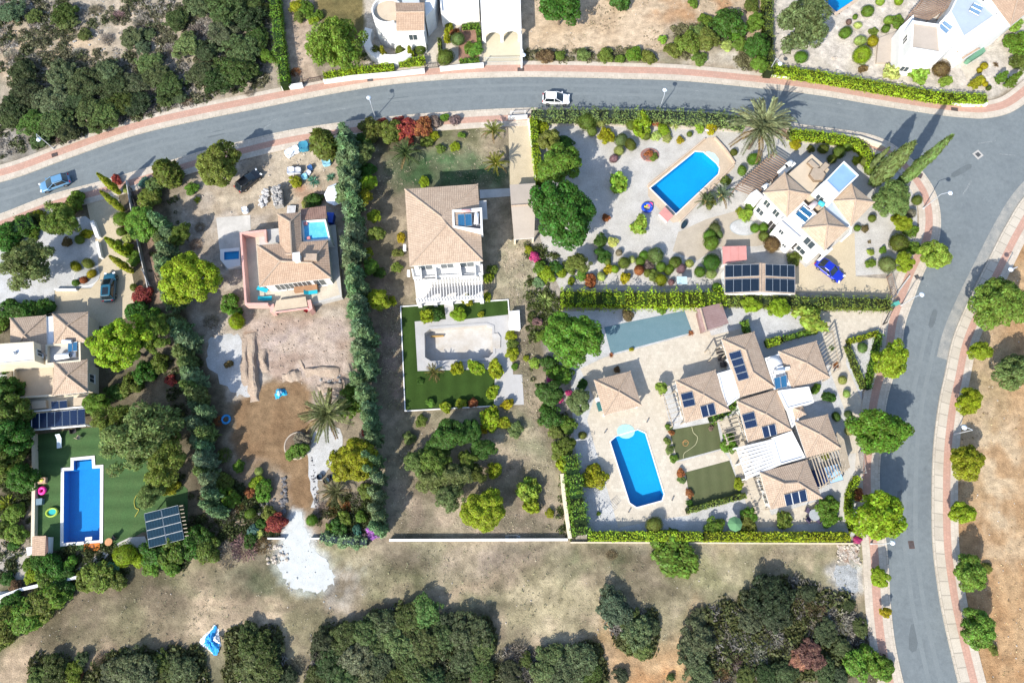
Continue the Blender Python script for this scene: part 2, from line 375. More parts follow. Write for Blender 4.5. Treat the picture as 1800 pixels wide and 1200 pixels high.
# (outline, colour, second colour, size of the mottling, softness of the edge)
SAND, PALE, GREY = (.33, .26, .17), (.33, .27, .20), (.16, .14, .10)
SOILS = [
    ([(-200, -60), (505, -60), (500, 150), (380, 185), (230, 225), (100, 262), (-200, 340)], (.36, .305, .235), (.25, .22, .165), 3.0, 1.5),
    ([(-30, 45), (120, 30), (200, 90), (180, 130), (90, 160), (-30, 140)], (.44, .34, .235), (.3, .25, .18), 2.2, 3),
    ([(180, -20), (310, -10), (320, 60), (200, 110)], (.42, .345, .26), (.29, .25, .19), 2, 3),
    ([(430, 90), (485, 90), (490, 150), (430, 165)], (.33, .28, .22), (.25, .21, .16), 2, 1),
    ([(0, 215), (70, 205), (100, 250), (60, 280), (0, 290)], (.28, .26, .23), (.2, .18, .15), 2, 1.5),
    ([(505, -30), (560, -30), (540, 60), (560, 138), (502, 146)], (.40, .31, .23), (.34, .26, .19), 3, .5),
    ([(560, -40), (660, -40), (665, 40), (640, 110), (560, 110)], (.15, .12, .05), (.11, .095, .04), 3, .8),
    ([(918, -60), (1360, -60), (1350, 128), (1200, 116), (918, 110)], (.48, .37, .255), (.41, .305, .20), 4, .6),
    ([(1130, -40), (1345, -40), (1345, 60), (1240, 70), (1150, 30)], (.36, .215, .115), (.40, .31, .21), 3, 3),
    ([(1180, 40), (1290, 40), (1320, 118), (1170, 112)], (.30, .26, .20), (.17, .155, .10), 1.6, 2.5),
    ([(1210, 92), (1320, 88), (1325, 122), (1205, 115)], (.46, .42, .35), (.36, .31, .24), 2, .9),
    ([(918, 88), (1200, 90), (1200, 114), (918, 111)], (.19, .17, .11), (.28, .24, .18), 1.4, .8),
    # the field on the east side
    ([(1705, 430), (1900, 300), (1960, 1400), (1740, 1400), (1700, 1080), (1668, 850), (1690, 640)], (.385, .255, .14), (.32, .19, .095), 3.5, .5),
    ([(1690, 560), (1765, 540), (1760, 900), (1700, 860)], (.33, .25, .145), (.40, .30, .19), 2.5, 3),
    ([(1700, 760), (1790, 740), (1800, 960), (1740, 1000)], (.45, .345, .225), (.34, .22, .12), 2.2, 3),
    # the field along the bottom
    ([(-150, 985), (120, 1000), (330, 965), (400, 958), (1000, 948), (1525, 948), (1560, 1130), (1590, 1420), (-150, 1420)], (.275, .24, .18), (.205, .19, .125), 5, .6),
    ([(-60, 1110), (60, 1060), (200, 1040), (330, 1060), (390, 1110), (200, 1180), (-60, 1260)], (.37, .30, .22), (.25, .22, .15), 2.6, 3),
    ([(330, 1010), (640, 1060), (700, 1040), (640, 1090), (470, 1170), (300, 1120), (310, 1060)], (.38, .315, .235), (.27, .235, .165), 2.6, 3),
    ([(640, 955), (1000, 955), (1000, 985), (900, 1010), (640, 985)], (.35, .30, .25), (.27, .235, .18), 3, 2.5),
    ([(900, 985), (1060, 1010), (1060, 1090), (1010, 1130), (880, 1120), (870, 1040)], (.45, .375, .285), (.32, .27, .195), 2.4, 3),
    ([(1060, 1090), (1140, 1140), (1200, 1120), (1230, 1050), (1260, 1080), (1200, 1210), (1090, 1210), (1020, 1130)], (.37, .275, .175), (.31, .22, .13), 2.4, 1.6),
    ([(1090, 1170), (1200, 1160), (1210, 1230), (1100, 1230)], (.38, .23, .12), (.38, .27, .16), 2, 1.5),
    ([(1180, 965), (1470, 960), (1480, 1010), (1380, 1040), (1250, 1060), (1150, 1020)], (.35, .30, .225), (.235, .215, .14), 2.4, 3),
    ([(1440, 1020), (1530, 1030), (1560, 1150), (1540, 1180), (1490, 1100)], (.33, .285, .21), (.24, .21, .15), 2, 2),
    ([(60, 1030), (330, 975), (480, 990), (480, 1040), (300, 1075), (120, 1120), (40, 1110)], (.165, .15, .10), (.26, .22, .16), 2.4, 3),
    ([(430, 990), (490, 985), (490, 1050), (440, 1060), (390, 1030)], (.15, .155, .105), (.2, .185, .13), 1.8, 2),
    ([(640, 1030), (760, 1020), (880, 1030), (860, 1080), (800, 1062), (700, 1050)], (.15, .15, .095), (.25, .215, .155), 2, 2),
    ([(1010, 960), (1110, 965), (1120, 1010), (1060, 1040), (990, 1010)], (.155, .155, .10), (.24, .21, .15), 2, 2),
    ([(330, 1062), (480, 1050), (640, 1074), (880, 1010), (880, 1018), (640, 1086), (480, 1062), (340, 1074)], (.40, .325, .24), (.33, .27, .20), 2, .9),
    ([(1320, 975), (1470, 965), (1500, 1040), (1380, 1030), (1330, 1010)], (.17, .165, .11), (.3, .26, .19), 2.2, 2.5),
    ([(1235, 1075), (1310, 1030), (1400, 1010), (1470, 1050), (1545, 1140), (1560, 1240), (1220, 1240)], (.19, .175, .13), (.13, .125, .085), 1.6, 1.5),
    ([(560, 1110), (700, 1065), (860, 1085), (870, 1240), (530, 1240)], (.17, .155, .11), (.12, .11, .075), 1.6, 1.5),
    # plot of the house under repair
    ([(330, 330), (440, 260), (560, 235), (610, 240), (612, 560), (610, 700), (590, 750), (540, 760), (420, 700), (360, 700), (340, 600), (310, 430)], (.37, .315, .255), (.29, .235, .175), 2.6, .7),
    ([(370, 320), (430, 340), (480, 300), (470, 260), (560, 250), (600, 260), (590, 350), (480, 380), (380, 375)], (.40, .335, .25), (.33, .265, .19), 2, 1),
    ([(520, 330), (560, 325), (570, 350), (520, 365)], (.34, .19, .12), (.36, .25, .17), 1.5, .8),
    ([(425, 565), (608, 556), (610, 645), (600, 690), (480, 665), (440, 640)], (.385, .31, .255), (.31, .23, .18), 1.8, .5),
    ([(432, 580), (450, 580), (452, 690), (430, 690)], (.36, .27, .20), (.32, .22, .15), 1.2, .4),
    ([(455, 585), (605, 565), (605, 600), (470, 620)], (.36, .29, .25), (.41, .33, .265), 1.4, 1),
    ([(405, 712), (440, 690), (480, 664), (530, 668), (547, 690), (549, 760), (541, 795), (554, 850), (551, 897), (502, 902), (497, 870), (500, 835), (470, 818), (414, 832)], (.222, .147, .083), (.19, .12, .066), 3, .6),
    ([(376, 820), (470, 815), (500, 838), (495, 870), (520, 905), (660, 880), (660, 945), (380, 948)], (.30, .235, .175), (.20, .15, .10), 1.6, .8),
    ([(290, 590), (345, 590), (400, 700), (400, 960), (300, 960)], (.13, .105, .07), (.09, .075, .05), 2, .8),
    # plot of the house with the empty pool
    ([(615, 205), (930, 200), (945, 420), (960, 560), (985, 700), (1005, 946), (685, 948), (650, 600)], (.29, .235, .165), (.225, .19, .125), 3.2, .5),
    ([(690, 268), (715, 262), (790, 250), (850, 275), (895, 296), (895, 330), (690, 330), (680, 300)], (.062, .108, .046), (.105, .125, .068), 2.0, 1.8),
    ([(620, 215), (840, 215), (850, 260), (720, 260), (640, 280)], (.17, .15, .09), (.12, .12, .06), 2, 1.6),
    ([(665, 480), (705, 540), (712, 700), (690, 700), (665, 600)], (.33, .245, .19), (.24, .19, .13), 2, 1.2),
    ([(870, 415), (935, 420), (950, 520), (920, 600), (925, 720), (895, 545), (870, 500)], (.34, .28, .2), (.235, .21, .14), 1.8, 1),
    ([(705, 740), (800, 725), (920, 725), (980, 800), (980, 900), (940, 800), (860, 745)], (.28, .24, .16), (.19, .18, .11), 2, 1.5),
    ([(690, 860), (830, 900), (980, 850), (998, 944), (690, 944)], (.31, .245, .18), (.23, .195, .135), 2.2, 2),
    # west plot
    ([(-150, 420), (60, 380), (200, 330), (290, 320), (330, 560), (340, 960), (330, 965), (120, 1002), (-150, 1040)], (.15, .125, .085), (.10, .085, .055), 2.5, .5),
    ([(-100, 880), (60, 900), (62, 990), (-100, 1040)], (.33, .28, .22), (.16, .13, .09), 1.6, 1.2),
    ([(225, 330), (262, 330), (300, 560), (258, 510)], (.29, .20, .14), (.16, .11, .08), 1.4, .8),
    ([(514, 896), (532, 898), (546, 935), (556, 962), (584, 988), (600, 1005), (596, 1030), (574, 1050), (548, 1052), (520, 1044), (495, 1024), (482, 992), (488, 962), (498, 930)], (.50, .515, .505), (.43, .44, .425), 1.5, .5),
    ([(585, 992), (638, 998), (645, 1025), (622, 1055), (612, 1076), (584, 1080), (566, 1062), (590, 1035)], (.42, .40, .36), (.29, .25, .19), 1.2, 1.6),
    ([(1462, 986), (1494, 980), (1516, 998), (1517, 1042), (1494, 1056), (1466, 1042), (1459, 1010)], (.38, .39, .39), (.29, .285, .27), 1.2, .7),
    # verges under the eastern gardens
    ([(930, 195), (1400, 210), (1560, 245), (1615, 330), (1610, 460), (1570, 530), (1540, 610), (1515, 830), (1500, 945), (1005, 948), (930, 430)], (.36, .325, .28), (.28, .245, .20), 2.5, .4),
    ([(1360, -60), (1860, -60), (1860, 100), (1740, 175), (1360, 128)], (.50, .45, .39), (.44, .395, .33), 3, .4),
    ([(640, -60), (918, -60), (918, 112), (640, 125)], (.45, .40, .33), (.38, .33, .27), 2.5, .4),
]
fine_x = np.arange(-100, 100.01, .4); fine_y = np.arange(-34, 112.01, .4)
far = np.array([8, 25, 60, 140, 320, 800, 2500.])
gx = np.concatenate([-100 - far[::-1], fine_x, 100 + far]); gy = np.concatenate([-34 - far[::-1], fine_y, 112 + far])
X, Y = np.meshgrid(gx, gy); nx, ny = len(gx), len(gy)
col = np.zeros((ny, nx, 3)); m0 = fbm(X, Y, 4, 3)[..., None]
col[:] = np.array((.24, .20, .145)) * (.75 + .5 * m0)
wx = (fbm(X, Y, 2.2, 50) - .5) * 3.2; wy = (fbm(X, Y, 2.2, 60) - .5) * 3.2
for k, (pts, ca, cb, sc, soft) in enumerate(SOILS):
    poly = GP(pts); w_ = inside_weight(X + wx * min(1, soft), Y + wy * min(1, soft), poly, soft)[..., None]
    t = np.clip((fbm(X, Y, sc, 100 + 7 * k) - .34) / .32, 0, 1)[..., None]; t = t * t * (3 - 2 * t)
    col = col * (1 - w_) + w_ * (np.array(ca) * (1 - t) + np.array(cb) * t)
col *= (.86 + .28 * fbm(X, Y, .9, 900))[..., None]
fw = inside_weight(X + wx, Y + wy, GP([(-200, 1030), (130, 1005), (335, 968), (690, 952), (1525, 956), (1570, 1130), (1600, 1500), (-200, 1500)]), 1.5)
f1, f2 = np.clip((fbm(X, Y, 6.5, 701) - .36) / .28, 0, 1), np.clip((fbm(X * .55, Y * 1.5, 2.2, 733) - .33) / .34, 0, 1)
dry = np.array([1.07, 1.0, .92]) * ((.62 + .46 * f1) * (.80 + .34 * f2))[..., None]; col *= (1 - fw[..., None] + fw[..., None] * dry)
green = (fw * np.clip((fbm(X, Y, 5.5, 777) - .50) / .16, 0, 1) * .55)[..., None]; col = col * (1 - green) + green * col * np.array((.80, .93, .78))
pw = inside_weight(X, Y, GP([(615, 205), (930, 200), (960, 560), (1005, 946), (685, 948), (650, 600)]), .5); col *= (1 - pw + pw * (.72 + .42 * f1) * (.85 + .25 * f2))[..., None]
idx = np.arange(nx * ny).reshape(ny, nx)
V = np.stack([X, Y, np.zeros_like(X)], -1).reshape(-1, 3)
F = np.stack([idx[:-1, :-1], idx[:-1, 1:], idx[1:, 1:], idx[1:, :-1]], -1).reshape(-1, 4)
cut = np.zeros(nx * ny, bool)
for p in POOLS: cut |= inside_weight(X, Y, p, .2).reshape(-1) > .02
F = F[~cut[F].any(1)]
gm = bpy.data.meshes.new('ground'); gm.vertices.add(len(V)); gm.vertices.foreach_set('co', V.astype(np.float32).ravel())
gm.loops.add(F.size); gm.loops.foreach_set('vertex_index', F.astype(np.int32).ravel())
gm.polygons.add(len(F)); gm.polygons.foreach_set('loop_start', np.arange(0, F.size, 4, dtype=np.int32)); gm.update(calc_edges=True)
at = gm.color_attributes.new('soil', 'FLOAT_COLOR', 'POINT')
at.data.foreach_set('color', np.concatenate([col.reshape(-1, 3), np.ones((nx * ny, 1))], 1).astype(np.float32).ravel())
def soil_material():
    m = bpy.data.materials.new('soil'); m.use_nodes = True; nt = m.node_tree; L = nt.links.new; b = nt.nodes['Principled BSDF']
    b.inputs['Roughness'].default_value = 1; b.inputs['Specular IOR Level'].default_value = .1
    at = _n(nt, 'ShaderNodeVertexColor', layer_name='soil'); ge = _n(nt, 'ShaderNodeNewGeometry')
    last = at.outputs[0]; hs = None
    for sc, lo, hi, det in ((5.0, .80, 1.18, 5), (.9, .66, 1.34, 9), (20.0, .78, 1.2, 3)):
        n = _n(nt, 'ShaderNodeTexNoise'); n.inputs['Scale'].default_value = sc; n.inputs['Detail'].default_value = det; n.inputs['Roughness'].default_value = .7
        L(ge.outputs['Position'], n.inputs['Vector'])
        r = _n(nt, 'ShaderNodeMapRange'); r.inputs[1].default_value = .32; r.inputs[2].default_value = .68; r.inputs[3].default_value = lo; r.inputs[4].default_value = hi
        L(n.outputs[0], r.inputs[0])
        mu = _n(nt, 'ShaderNodeMix', data_type='RGBA', blend_type='MULTIPLY'); mu.inputs[0].default_value = 1
        L(last, mu.inputs[6]); L(r.outputs[0], mu.inputs[7]); last = mu.outputs[2]; hs = hs or n
    L(last, b.inputs['Base Color'])
    bp = _n(nt, 'ShaderNodeBump'); bp.inputs['Distance'].default_value = .12; bp.inputs['Strength'].default_value = .9; L(hs.outputs[0], bp.inputs['Height']); L(bp.outputs[0], b.inputs['Normal'])
    return m
gm.materials.append(soil_material())
structure(link('ground', gm))

# ------------------------------------------------------------------ road
def asphalt_material():
    m = M('asphalt', (.162, .184, .190), .9, .10, .22, .12, 22, .01, 60, .25, tint=(.138, .158, .166))
    nt = m.node_tree; L = nt.links.new; b = nt.nodes['Principled BSDF']; src = b.inputs['Base Color'].links[0].from_socket
    pos = _n(nt, 'ShaderNodeNewGeometry').outputs['Position']
    n = _n(nt, 'ShaderNodeTexNoise'); n.inputs['Scale'].default_value = 1.3; n.inputs['Detail'].default_value = 8; n.inputs['Roughness'].default_value = .75
    L(pos, n.inputs['Vector']); r = _n(nt, 'ShaderNodeMapRange'); r.inputs[1].default_value = .3; r.inputs[2].default_value = .72; r.inputs[3].default_value = .86; r.inputs[4].default_value = 1.16
    L(n.outputs[0], r.inputs[0])
    v = _n(nt, 'ShaderNodeTexVoronoi'); v.feature = 'DISTANCE_TO_EDGE'; v.inputs['Scale'].default_value = .16; v.inputs['Randomness'].default_value = 1
    nn = _n(nt, 'ShaderNodeTexNoise'); nn.inputs['Scale'].default_value = .8; nn.inputs['Detail'].default_value = 5
    L(pos, nn.inputs['Vector']); mxv = _n(nt, 'ShaderNodeMix', data_type='VECTOR'); mxv.inputs[0].default_value = .75
    ad = _n(nt, 'ShaderNodeVectorMath', operation='MULTIPLY_ADD'); ad.inputs[1].default_value = (4, 4, 0); L(nn.outputs[1], ad.inputs[0]); L(pos, ad.inputs[2]); L(ad.outputs[0], v.inputs['Vector'])
    c = _n(nt, 'ShaderNodeMapRange'); c.inputs[1].default_value = .0; c.inputs[2].default_value = .012; c.inputs[3].default_value = .9; c.inputs[4].default_value = 1
    L(v.outputs['Distance'], c.inputs[0])
    mu = _n(nt, 'ShaderNodeMath', operation='MULTIPLY'); L(r.outputs[0], mu.inputs[0]); L(c.outputs[0], mu.inputs[1])
    mm = _n(nt, 'ShaderNodeMix', data_type='RGBA', blend_type='MULTIPLY'); mm.inputs[0].default_value = 1
    L(src, mm.inputs[6]); L(mu.outputs[0], mm.inputs[7]); L(mm.outputs[2], b.inputs['Base Color']); return m
ASPH = asphalt_material()
road_pts = NE_ + EE_ + list(reversed(SE_))
sheet('road', road_pts, .012, ASPH)
# paler dust that lies along the eastern kerb
DUST = M('road_dust', (.30, .29, .26), .95, .25, .8, .2, 14, tint=(.19, .20, .195))

def strip(name, edge, o0, o1, z, mat, side, drop=0.0, joints=0.0, i0=0, i1=None):
    """a band beside an edge, from offset o0 to o1 metres on the given side (+1 = left of its direction)"""
    e = edge[i0:i1]; n = len(e); a, b = [], []
    for i in range(n):
        d = e[min(i + 1, n - 1)] - e[max(i - 1, 0)]; d.normalize(); nn = Vector((-d.y, d.x, 0)) * side
        a.append(Vector((e[i].x, e[i].y, z)) + nn * o0); b.append(Vector((e[i].x, e[i].y, z)) + nn * o1)
    m = Mesh(); dz = Vector((0, 0, drop))
    for i in range(n - 1):
        q = (a[i], a[i + 1], b[i + 1], b[i]) if side > 0 else (b[i], b[i + 1], a[i + 1], a[i]); m.quad(*q)
        if drop:
            if side > 0: m.quad(a[i] - dz, a[i + 1] - dz, a[i + 1], a[i]); m.quad(b[i], b[i + 1], b[i + 1] - dz, b[i] - dz)
            else: m.quad(a[i], a[i + 1], a[i + 1] - dz, a[i] - dz); m.quad(b[i] - dz, b[i + 1] - dz, b[i + 1], b[i])
    o = m.build(name, mat); return structure(o)
def slab_material(name, rgb, tint, row, width, gap=.06, dark=.55):
    """paving with joints: a brick pattern in metres, each slab its own shade"""
    m = M(name, rgb, .9, .12, .5, .10, 10, tint=tint); nt = m.node_tree; L = nt.links.new; b = nt.nodes['Principled BSDF']; src = b.inputs['Base Color'].links[0].from_socket
    uv = _n(nt, 'ShaderNodeUVMap')
    br = _n(nt, 'ShaderNodeTexBrick'); br.inputs['Scale'].default_value = 1; br.inputs['Color1'].default_value = (1, 1, 1, 1); br.inputs['Color2'].default_value = (.86, .85, .84, 1)
    br.inputs['Mortar'].default_value = (dark, dark, dark, 1); br.inputs['Mortar Size'].default_value = gap; br.inputs['Brick Width'].default_value = width; br.inputs['Row Height'].default_value = row; br.inputs['Mortar Smooth'].default_value = .2
    L(uv.outputs[0], br.inputs['Vector'])
    mm = _n(nt, 'ShaderNodeMix', data_type='RGBA', blend_type='MULTIPLY'); mm.inputs[0].default_value = 1
    L(src, mm.inputs[6]); L(br.outputs[0], mm.inputs[7]); L(mm.outputs[2], b.inputs['Base Color']); return m
def along_uv(o, edge_len_each=None):
    """strip quads: u along the strip in metres, v across"""
    me = o.data; uv = me.uv_layers.new(name='UVMap'); u = 0.0
    top = [p for p in me.polygons if abs(p.normal.z) > .5]
    for p in me.polygons:
        if abs(p.normal.z) <= .5: continue
        vs = [me.vertices[i].co for i in p.vertices]; l = ((vs[0] + vs[3]) / 2 - (vs[1] + vs[2]) / 2).length; wd = (vs[0] - vs[3]).length
        for li, (uu, vv) in zip(p.loop_indices, ((u, 0), (u + l, 0), (u + l, wd), (u, wd))): uv.data[li].uv = (uu, vv)
        u += l
KERB_M = slab_material('kerb_concrete', (.52, .46, .375), (.46, .40, .325), 10, 1.0, .05, .62)
PINK_M = slab_material('red_paving_blocks', (.475, .285, .215), (.43, .275, .215), .42, .42, .035, .8)
CREAM_M = slab_material('cream_paving_slabs', (.53, .465, .385), (.46, .40, .325), .55, .55, .035, .8)
SLAB_M = slab_material('cream_paving_bays', (.51, .455, .375), (.45, .40, .325), 10, 1.75, .07, .6)
def pavement(edge, side, kerb, pink, cream, i0=0, i1=None, bays=False):
    a = [strip('kerb', edge, 0, .28, .125, KERB_M, side, .13, i0=i0, i1=i1),
         strip('pavement', edge, .28, kerb, .118, SLAB_M if bays else CREAM_M, side, 0, i0=i0, i1=i1),
         strip('pavement', edge, kerb, kerb + pink, .114, PINK_M, side, 0, i0=i0, i1=i1),
         strip('pavement', edge, kerb + pink, kerb + pink + cream, .118, CREAM_M, side, .12, i0=i0, i1=i1)]
    for o in a: along_uv(o)
pavement(NE_, 1, 1.05, 1.25, .75)
pavement(SE_, -1, 1.25, 1.1, 1.0)
pavement(EE_, 1, 1.5, 1.0, 1.05, bays=True)
strip('road_dust', EE_, -1.5, -.01, .017, DUST, 1, 0, i0=2, i1=34)
WEAR = M('worn_asphalt', (.172, .194, .199), .85, .12, .5, .12, 22, tint=(.150, .172, .178))
for e, sd in ((NE_, -1), (EE_, -1)):
    for a in (1.25, 2.75): strip('tyre_track', e, a, a + .55, .0145 + .001 * a, WEAR, sd, 0, i0=4, i1=len(e) - (36 if e is NE_ else 8)) if e is NE_ else strip('tyre_track', e, a + .6, a + 1.2, .0145 + .001 * a, WEAR, 1 if False else -1, 0, i0=30, i1=len(e) - 2)
PATCH = M('asphalt_patch', (.120, .138, .145), .9, .1, .5, .14, 20); SCUFF = M('asphalt_scuff', (.24, .26, .265), .95, .3, 3, .4, 10, tint=(.165, .187, .192))
for k, (x, y, l, wd, a) in enumerate(((1585, 880, 2.4, 1.1, 82), (1606, 1120, 3.0, 1.0, 75), (700, 175, 3.2, .7, 8), (1330, 180, 2.2, .9, -6), (380, 235, 2.6, .8, 16), (1690, 300, 3.4, .8, 30), (1640, 560, 2.6, .7, 65))):
    c = G(x, y, .017); sheet('road_patch', ragged([c + Matrix.Rotation(R(a), 3, 'Z') @ Vector(v) for v in ((-l / 2, -wd / 2, 0), (l / 2, -wd / 2, 0), (l / 2, wd / 2, 0), (-l / 2, wd / 2, 0))], .02, 2, k), .017, PATCH)
for k, (x, y, l, a) in enumerate(((470, 222, 1.2, 40), (480, 212, 1.5, 30), (600, 192, 1.1, 10), (540, 200, .8, -10), (1090, 168, .5, 0), (1225, 160, .5, 5), (1735, 250, 2.5, 10), (1770, 272, 2.2, -5), (1700, 330, 2.6, 55), (1475, 182, .5, 0), (145, 300, .4, 0), (1630, 500, .6, 60))):
    c = G(x, y, .018); sheet('road_scuff', ragged([c + Matrix.Rotation(R(a), 3, 'Z') @ Vector(v) for v in ((-l / 2, -.07, 0), (l / 2, -.1, 0), (l / 2, .07, 0), (-l / 2, .09, 0))], .03, 2, k + 40), .018, SCUFF)
# red ironwork and gratings
GRATE = M('cast_iron', (.10, .06, .05), .7, .2, 2, .2, 30); IRON = M('grey_iron', (.08, .085, .09), .6, .2, 2, .2, 30); COLLAR = M('manhole_concrete', (.42, .40, .37), .9, .1, 2, .15, 20)
def drain(px, py, wd, dp, ang, label, collar=False, z=.02, mt=None):
    p = G(px, py); t = empty('drain_cover', (p.x, p.y, z), R(ang)); tag(t, label, 'drain cover', 'drain covers in the road and pavement')
    m = Mesh(); m.box((0, 0, .006), (wd, dp, .02)); m.build('lid', mt or GRATE, t)
    m = Mesh()
    for k in range(4): m.box((-wd / 2 + wd * (k + .5) / 4, 0, .026), (wd / 9, dp * .85, .012))
    o = m.build('grille', IRON, t)
    m = Mesh(); f = .28 if collar else .07
    for sx, sy, bw, bd in ((0, 1, wd + 2 * f, f), (0, -1, wd + 2 * f, f), (1, 0, f, dp), (-1, 0, f, dp)): m.box((sx * (wd + f) / 2, sy * (dp + f) / 2, 0), (bw, bd, .018))
    m.build('frame', COLLAR if collar else GRATE, t)
for a in [(1719, 272, .7, .7, 35, 'square iron manhole in a pale collar on the wide road junction', True, .014, IRON),
          (1602, 957, .6, .85, 2, 'rusty rectangular manhole in the middle of the lower road', False, .014),
          (915.5, 123, .95, .55, 0, 'rusty drain cover in pavement beside the white carport corner', False, .125),
          (1677, 193, .95, .5, -8, 'rusty drain cover in pavement at the rounded junction corner', False, .125),
          (97, 273, .8, .55, 22, 'rusty drain cover at the foot of the northwest street lamp', False, .125),
          (1616, 309, .8, .6, 60, 'rusty drain cover in pavement beside the two tall cypresses', False, .125),
          (1440, 140, .95, .6, -10, 'dark drain cover beneath the long clipped hedge at the villa corner', False, .13),
          (651, 141, .8, .5, 5, 'grey square cover in pavement near the white gatehouse wall', False, .125, IRON),
          (1611, 487, .5, .5, 20, 'dark square cover in pavement below the driveway of blue sports car', False, .125, IRON)]: drain(*a)
# ------------------------------------------------------------------ building materials
WHITE = M('white_render', (.72, .71, .685), .85, .05, .5, .03, 8)
WHITER = M('white_roof_paint', (.70, .70, .70), .7, .05, .7, .03, 8)
CREAMW = M('cream_render', (.62, .55, .42), .85, .08, .6, .05, 8)
PINKW = M('pink_undercoat', (.62, .36, .31), .85, .12, .6, .06, 8)
BEIGEF = M('beige_terrace_tiles', (.50, .41, .30), .8, .08, .7, .06, 10)
GLASS = M('window_glass', (.05, .065, .075), .08, .1, 2, 0, 5, spec=.6)
FRAME = M('window_frame', (.70, .69, .66), .5, .05, 2, 0, 5)
DARKF = M('dark_frame', (.05, .045, .045), .5, .1, 2, .05, 9)
STEEL = M('galvanised_steel', (.52, .53, .54), .35, .1, 2, .05, 9, metal=.8)
TANKW = M('tank_white', (.75, .76, .77), .4, .05, 2, .02, 9)
WOODB = M('brown_timber', (.27, .185, .135), .8, .2, 1.2, .25, 20)
WOODL = M('bleached_timber', (.44, .37, .28), .8, .15, 1.2, .2, 20)
MAUVE = M('mauve_sheet_roof', (.235, .15, .135), .6, .15, .6, .1, 12, tint=(.30, .21, .195))
ROSE = M('rose_felt_roof', (.52, .24, .215), .9, .1, .8, .08, 14)

def tile_material(name, rgb, tint):
    """clay roof tiles: each tile its own shade, dark laps; UV in metres across / down the slope"""
    m = M(name, rgb, .85, .10, .9, .09, 5, tint=tuple(c * .93 for c in tint)); nt = m.node_tree; L = nt.links.new; b = nt.nodes['Principled BSDF']; src = b.inputs['Base Color'].links[0].from_socket
    uv = _n(nt, 'ShaderNodeUVMap')
    br = _n(nt, 'ShaderNodeTexBrick'); br.offset = 0; br.inputs['Scale'].default_value = 1; br.inputs['Color1'].default_value = (1.06, 1.05, 1.03, 1); br.inputs['Color2'].default_value = (.92, .90, .885, 1)
    br.inputs['Mortar'].default_value = (.80, .775, .76, 1); br.inputs['Mortar Size'].default_value = .03; br.inputs['Brick Width'].default_value = .27; br.inputs['Row Height'].default_value = .36
    L(uv.outputs[0], br.inputs['Vector'])
    mm = _n(nt, 'ShaderNodeMix', data_type='RGBA', blend_type='MULTIPLY'); mm.inputs[0].default_value = 1
    L(src, mm.inputs[6]); L(br.outputs[0], mm.inputs[7]); L(mm.outputs[2], b.inputs['Base Color']); return m
TILE = tile_material('clay_roof_tiles', (.435, .338, .255), (.405, .305, .225))
TILE_C = tile_material('cream_roof_tiles', (.50, .39, .285), (.47, .355, .25))
TILE_W = tile_material('orange_clay_roof_tiles', (.42, .305, .22), (.38, .265, .185))
TILE_B = tile_material('brown_clay_roof_tiles', (.30, .19, .15), (.26, .155, .12))
RIDGE = M('ridge_tiles', (.42, .32, .24), .85, .15, 1.5, .15, 10)

def solar_material(name, rgb, nx, ny):
    m = bpy.data.materials.new(name); m.use_nodes = True; nt = m.node_tree; L = nt.links.new; b = nt.nodes['Principled BSDF']
    b.inputs['Roughness'].default_value = .22; b.inputs['Specular IOR Level'].default_value = .45
    uv = _n(nt, 'ShaderNodeUVMap'); br = _n(nt, 'ShaderNodeTexBrick'); br.offset = 0
    br.inputs['Scale'].default_value = 1; br.inputs['Brick Width'].default_value = 1 / nx; br.inputs['Row Height'].default_value = 1 / ny
    br.inputs['Color1'].default_value = (*rgb, 1); br.inputs['Color2'].default_value = tuple(c * 1.3 for c in rgb) + (1,); br.inputs['Mortar'].default_value = tuple(c * 2.6 + .01 for c in rgb) + (1,); br.inputs['Mortar Size'].default_value = .008
    L(uv.outputs[0], br.inputs['Vector']); L(br.outputs[0], b.inputs['Base Color']); MATS[name] = m; return m
PV_BLUE = solar_material('solar_cells_blue', (.006, .014, .038), 6, 10)
PV_DARK = solar_material('solar_cells_black', (.006, .012, .022), 6, 10)
PV_TEAL = solar_material('solar_cells_teal', (.004, .017, .028), 6, 10)
COLLECT = solar_material('solar_collector', (.02, .085, .17), 8, 1)
COLLECT_G = solar_material('solar_collector_grey', (.12, .20, .30), 8, 1)

def clip(poly, u, keep_gt):
    """poly: list of (u, v); cut at u"""
    out = []
    for i in range(len(poly)):
        a, b = poly[i - 1], poly[i]; ia = (a[0] >= u) if keep_gt else (a[0] <= u); ib = (b[0] >= u) if keep_gt else (b[0] <= u)
        if ia != ib:
            t = (u - a[0]) / (b[0] - a[0]); out.append((u, a[1] + t * (b[1] - a[1])))
        if ib: out.append(b)
    return out
def tiled(m, uvs, face, lift=.024, pitch=.27):
    """one roof slope as rounded tile rows (real ridges and valleys) running down the slope"""
    n = (face[1] - face[0]).cross(face[2] - face[0]).normalized()
    if n.z < 0: n = -n
    d = (Vector((0, 0, -1)) + n * n.z)
    if d.length < 1e-4: d = Vector((0, -1, 0))
    d.normalize(); u = d.cross(n).normalized(); o = face[0]
    P = [((p - o).dot(u), (p - o).dot(d)) for p in face]
    u0 = min(p[0] for p in P); u1 = max(p[0] for p in P); k = max(1, round((u1 - u0) / pitch * 2)); w_ = (u1 - u0) / k
    for i in range(k):
        a, b = u0 + i * w_, u0 + (i + 1) * w_; q = clip(clip(P, a, True), b, False)
        if len(q) < 3: continue
        h = lambda x: lift * (((x - a) / w_) if i % 2 == 0 else 1 - ((x - a) / w_))
        v = [o + u * x + d * y + n * h(x) for x, y in q]
        nn = (v[1] - v[0]).cross(v[2] - v[0])
        if nn.z < 0: v.reverse(); q = list(reversed(q))
        m.poly(v); uvs.append([(x, y) for x, y in q])
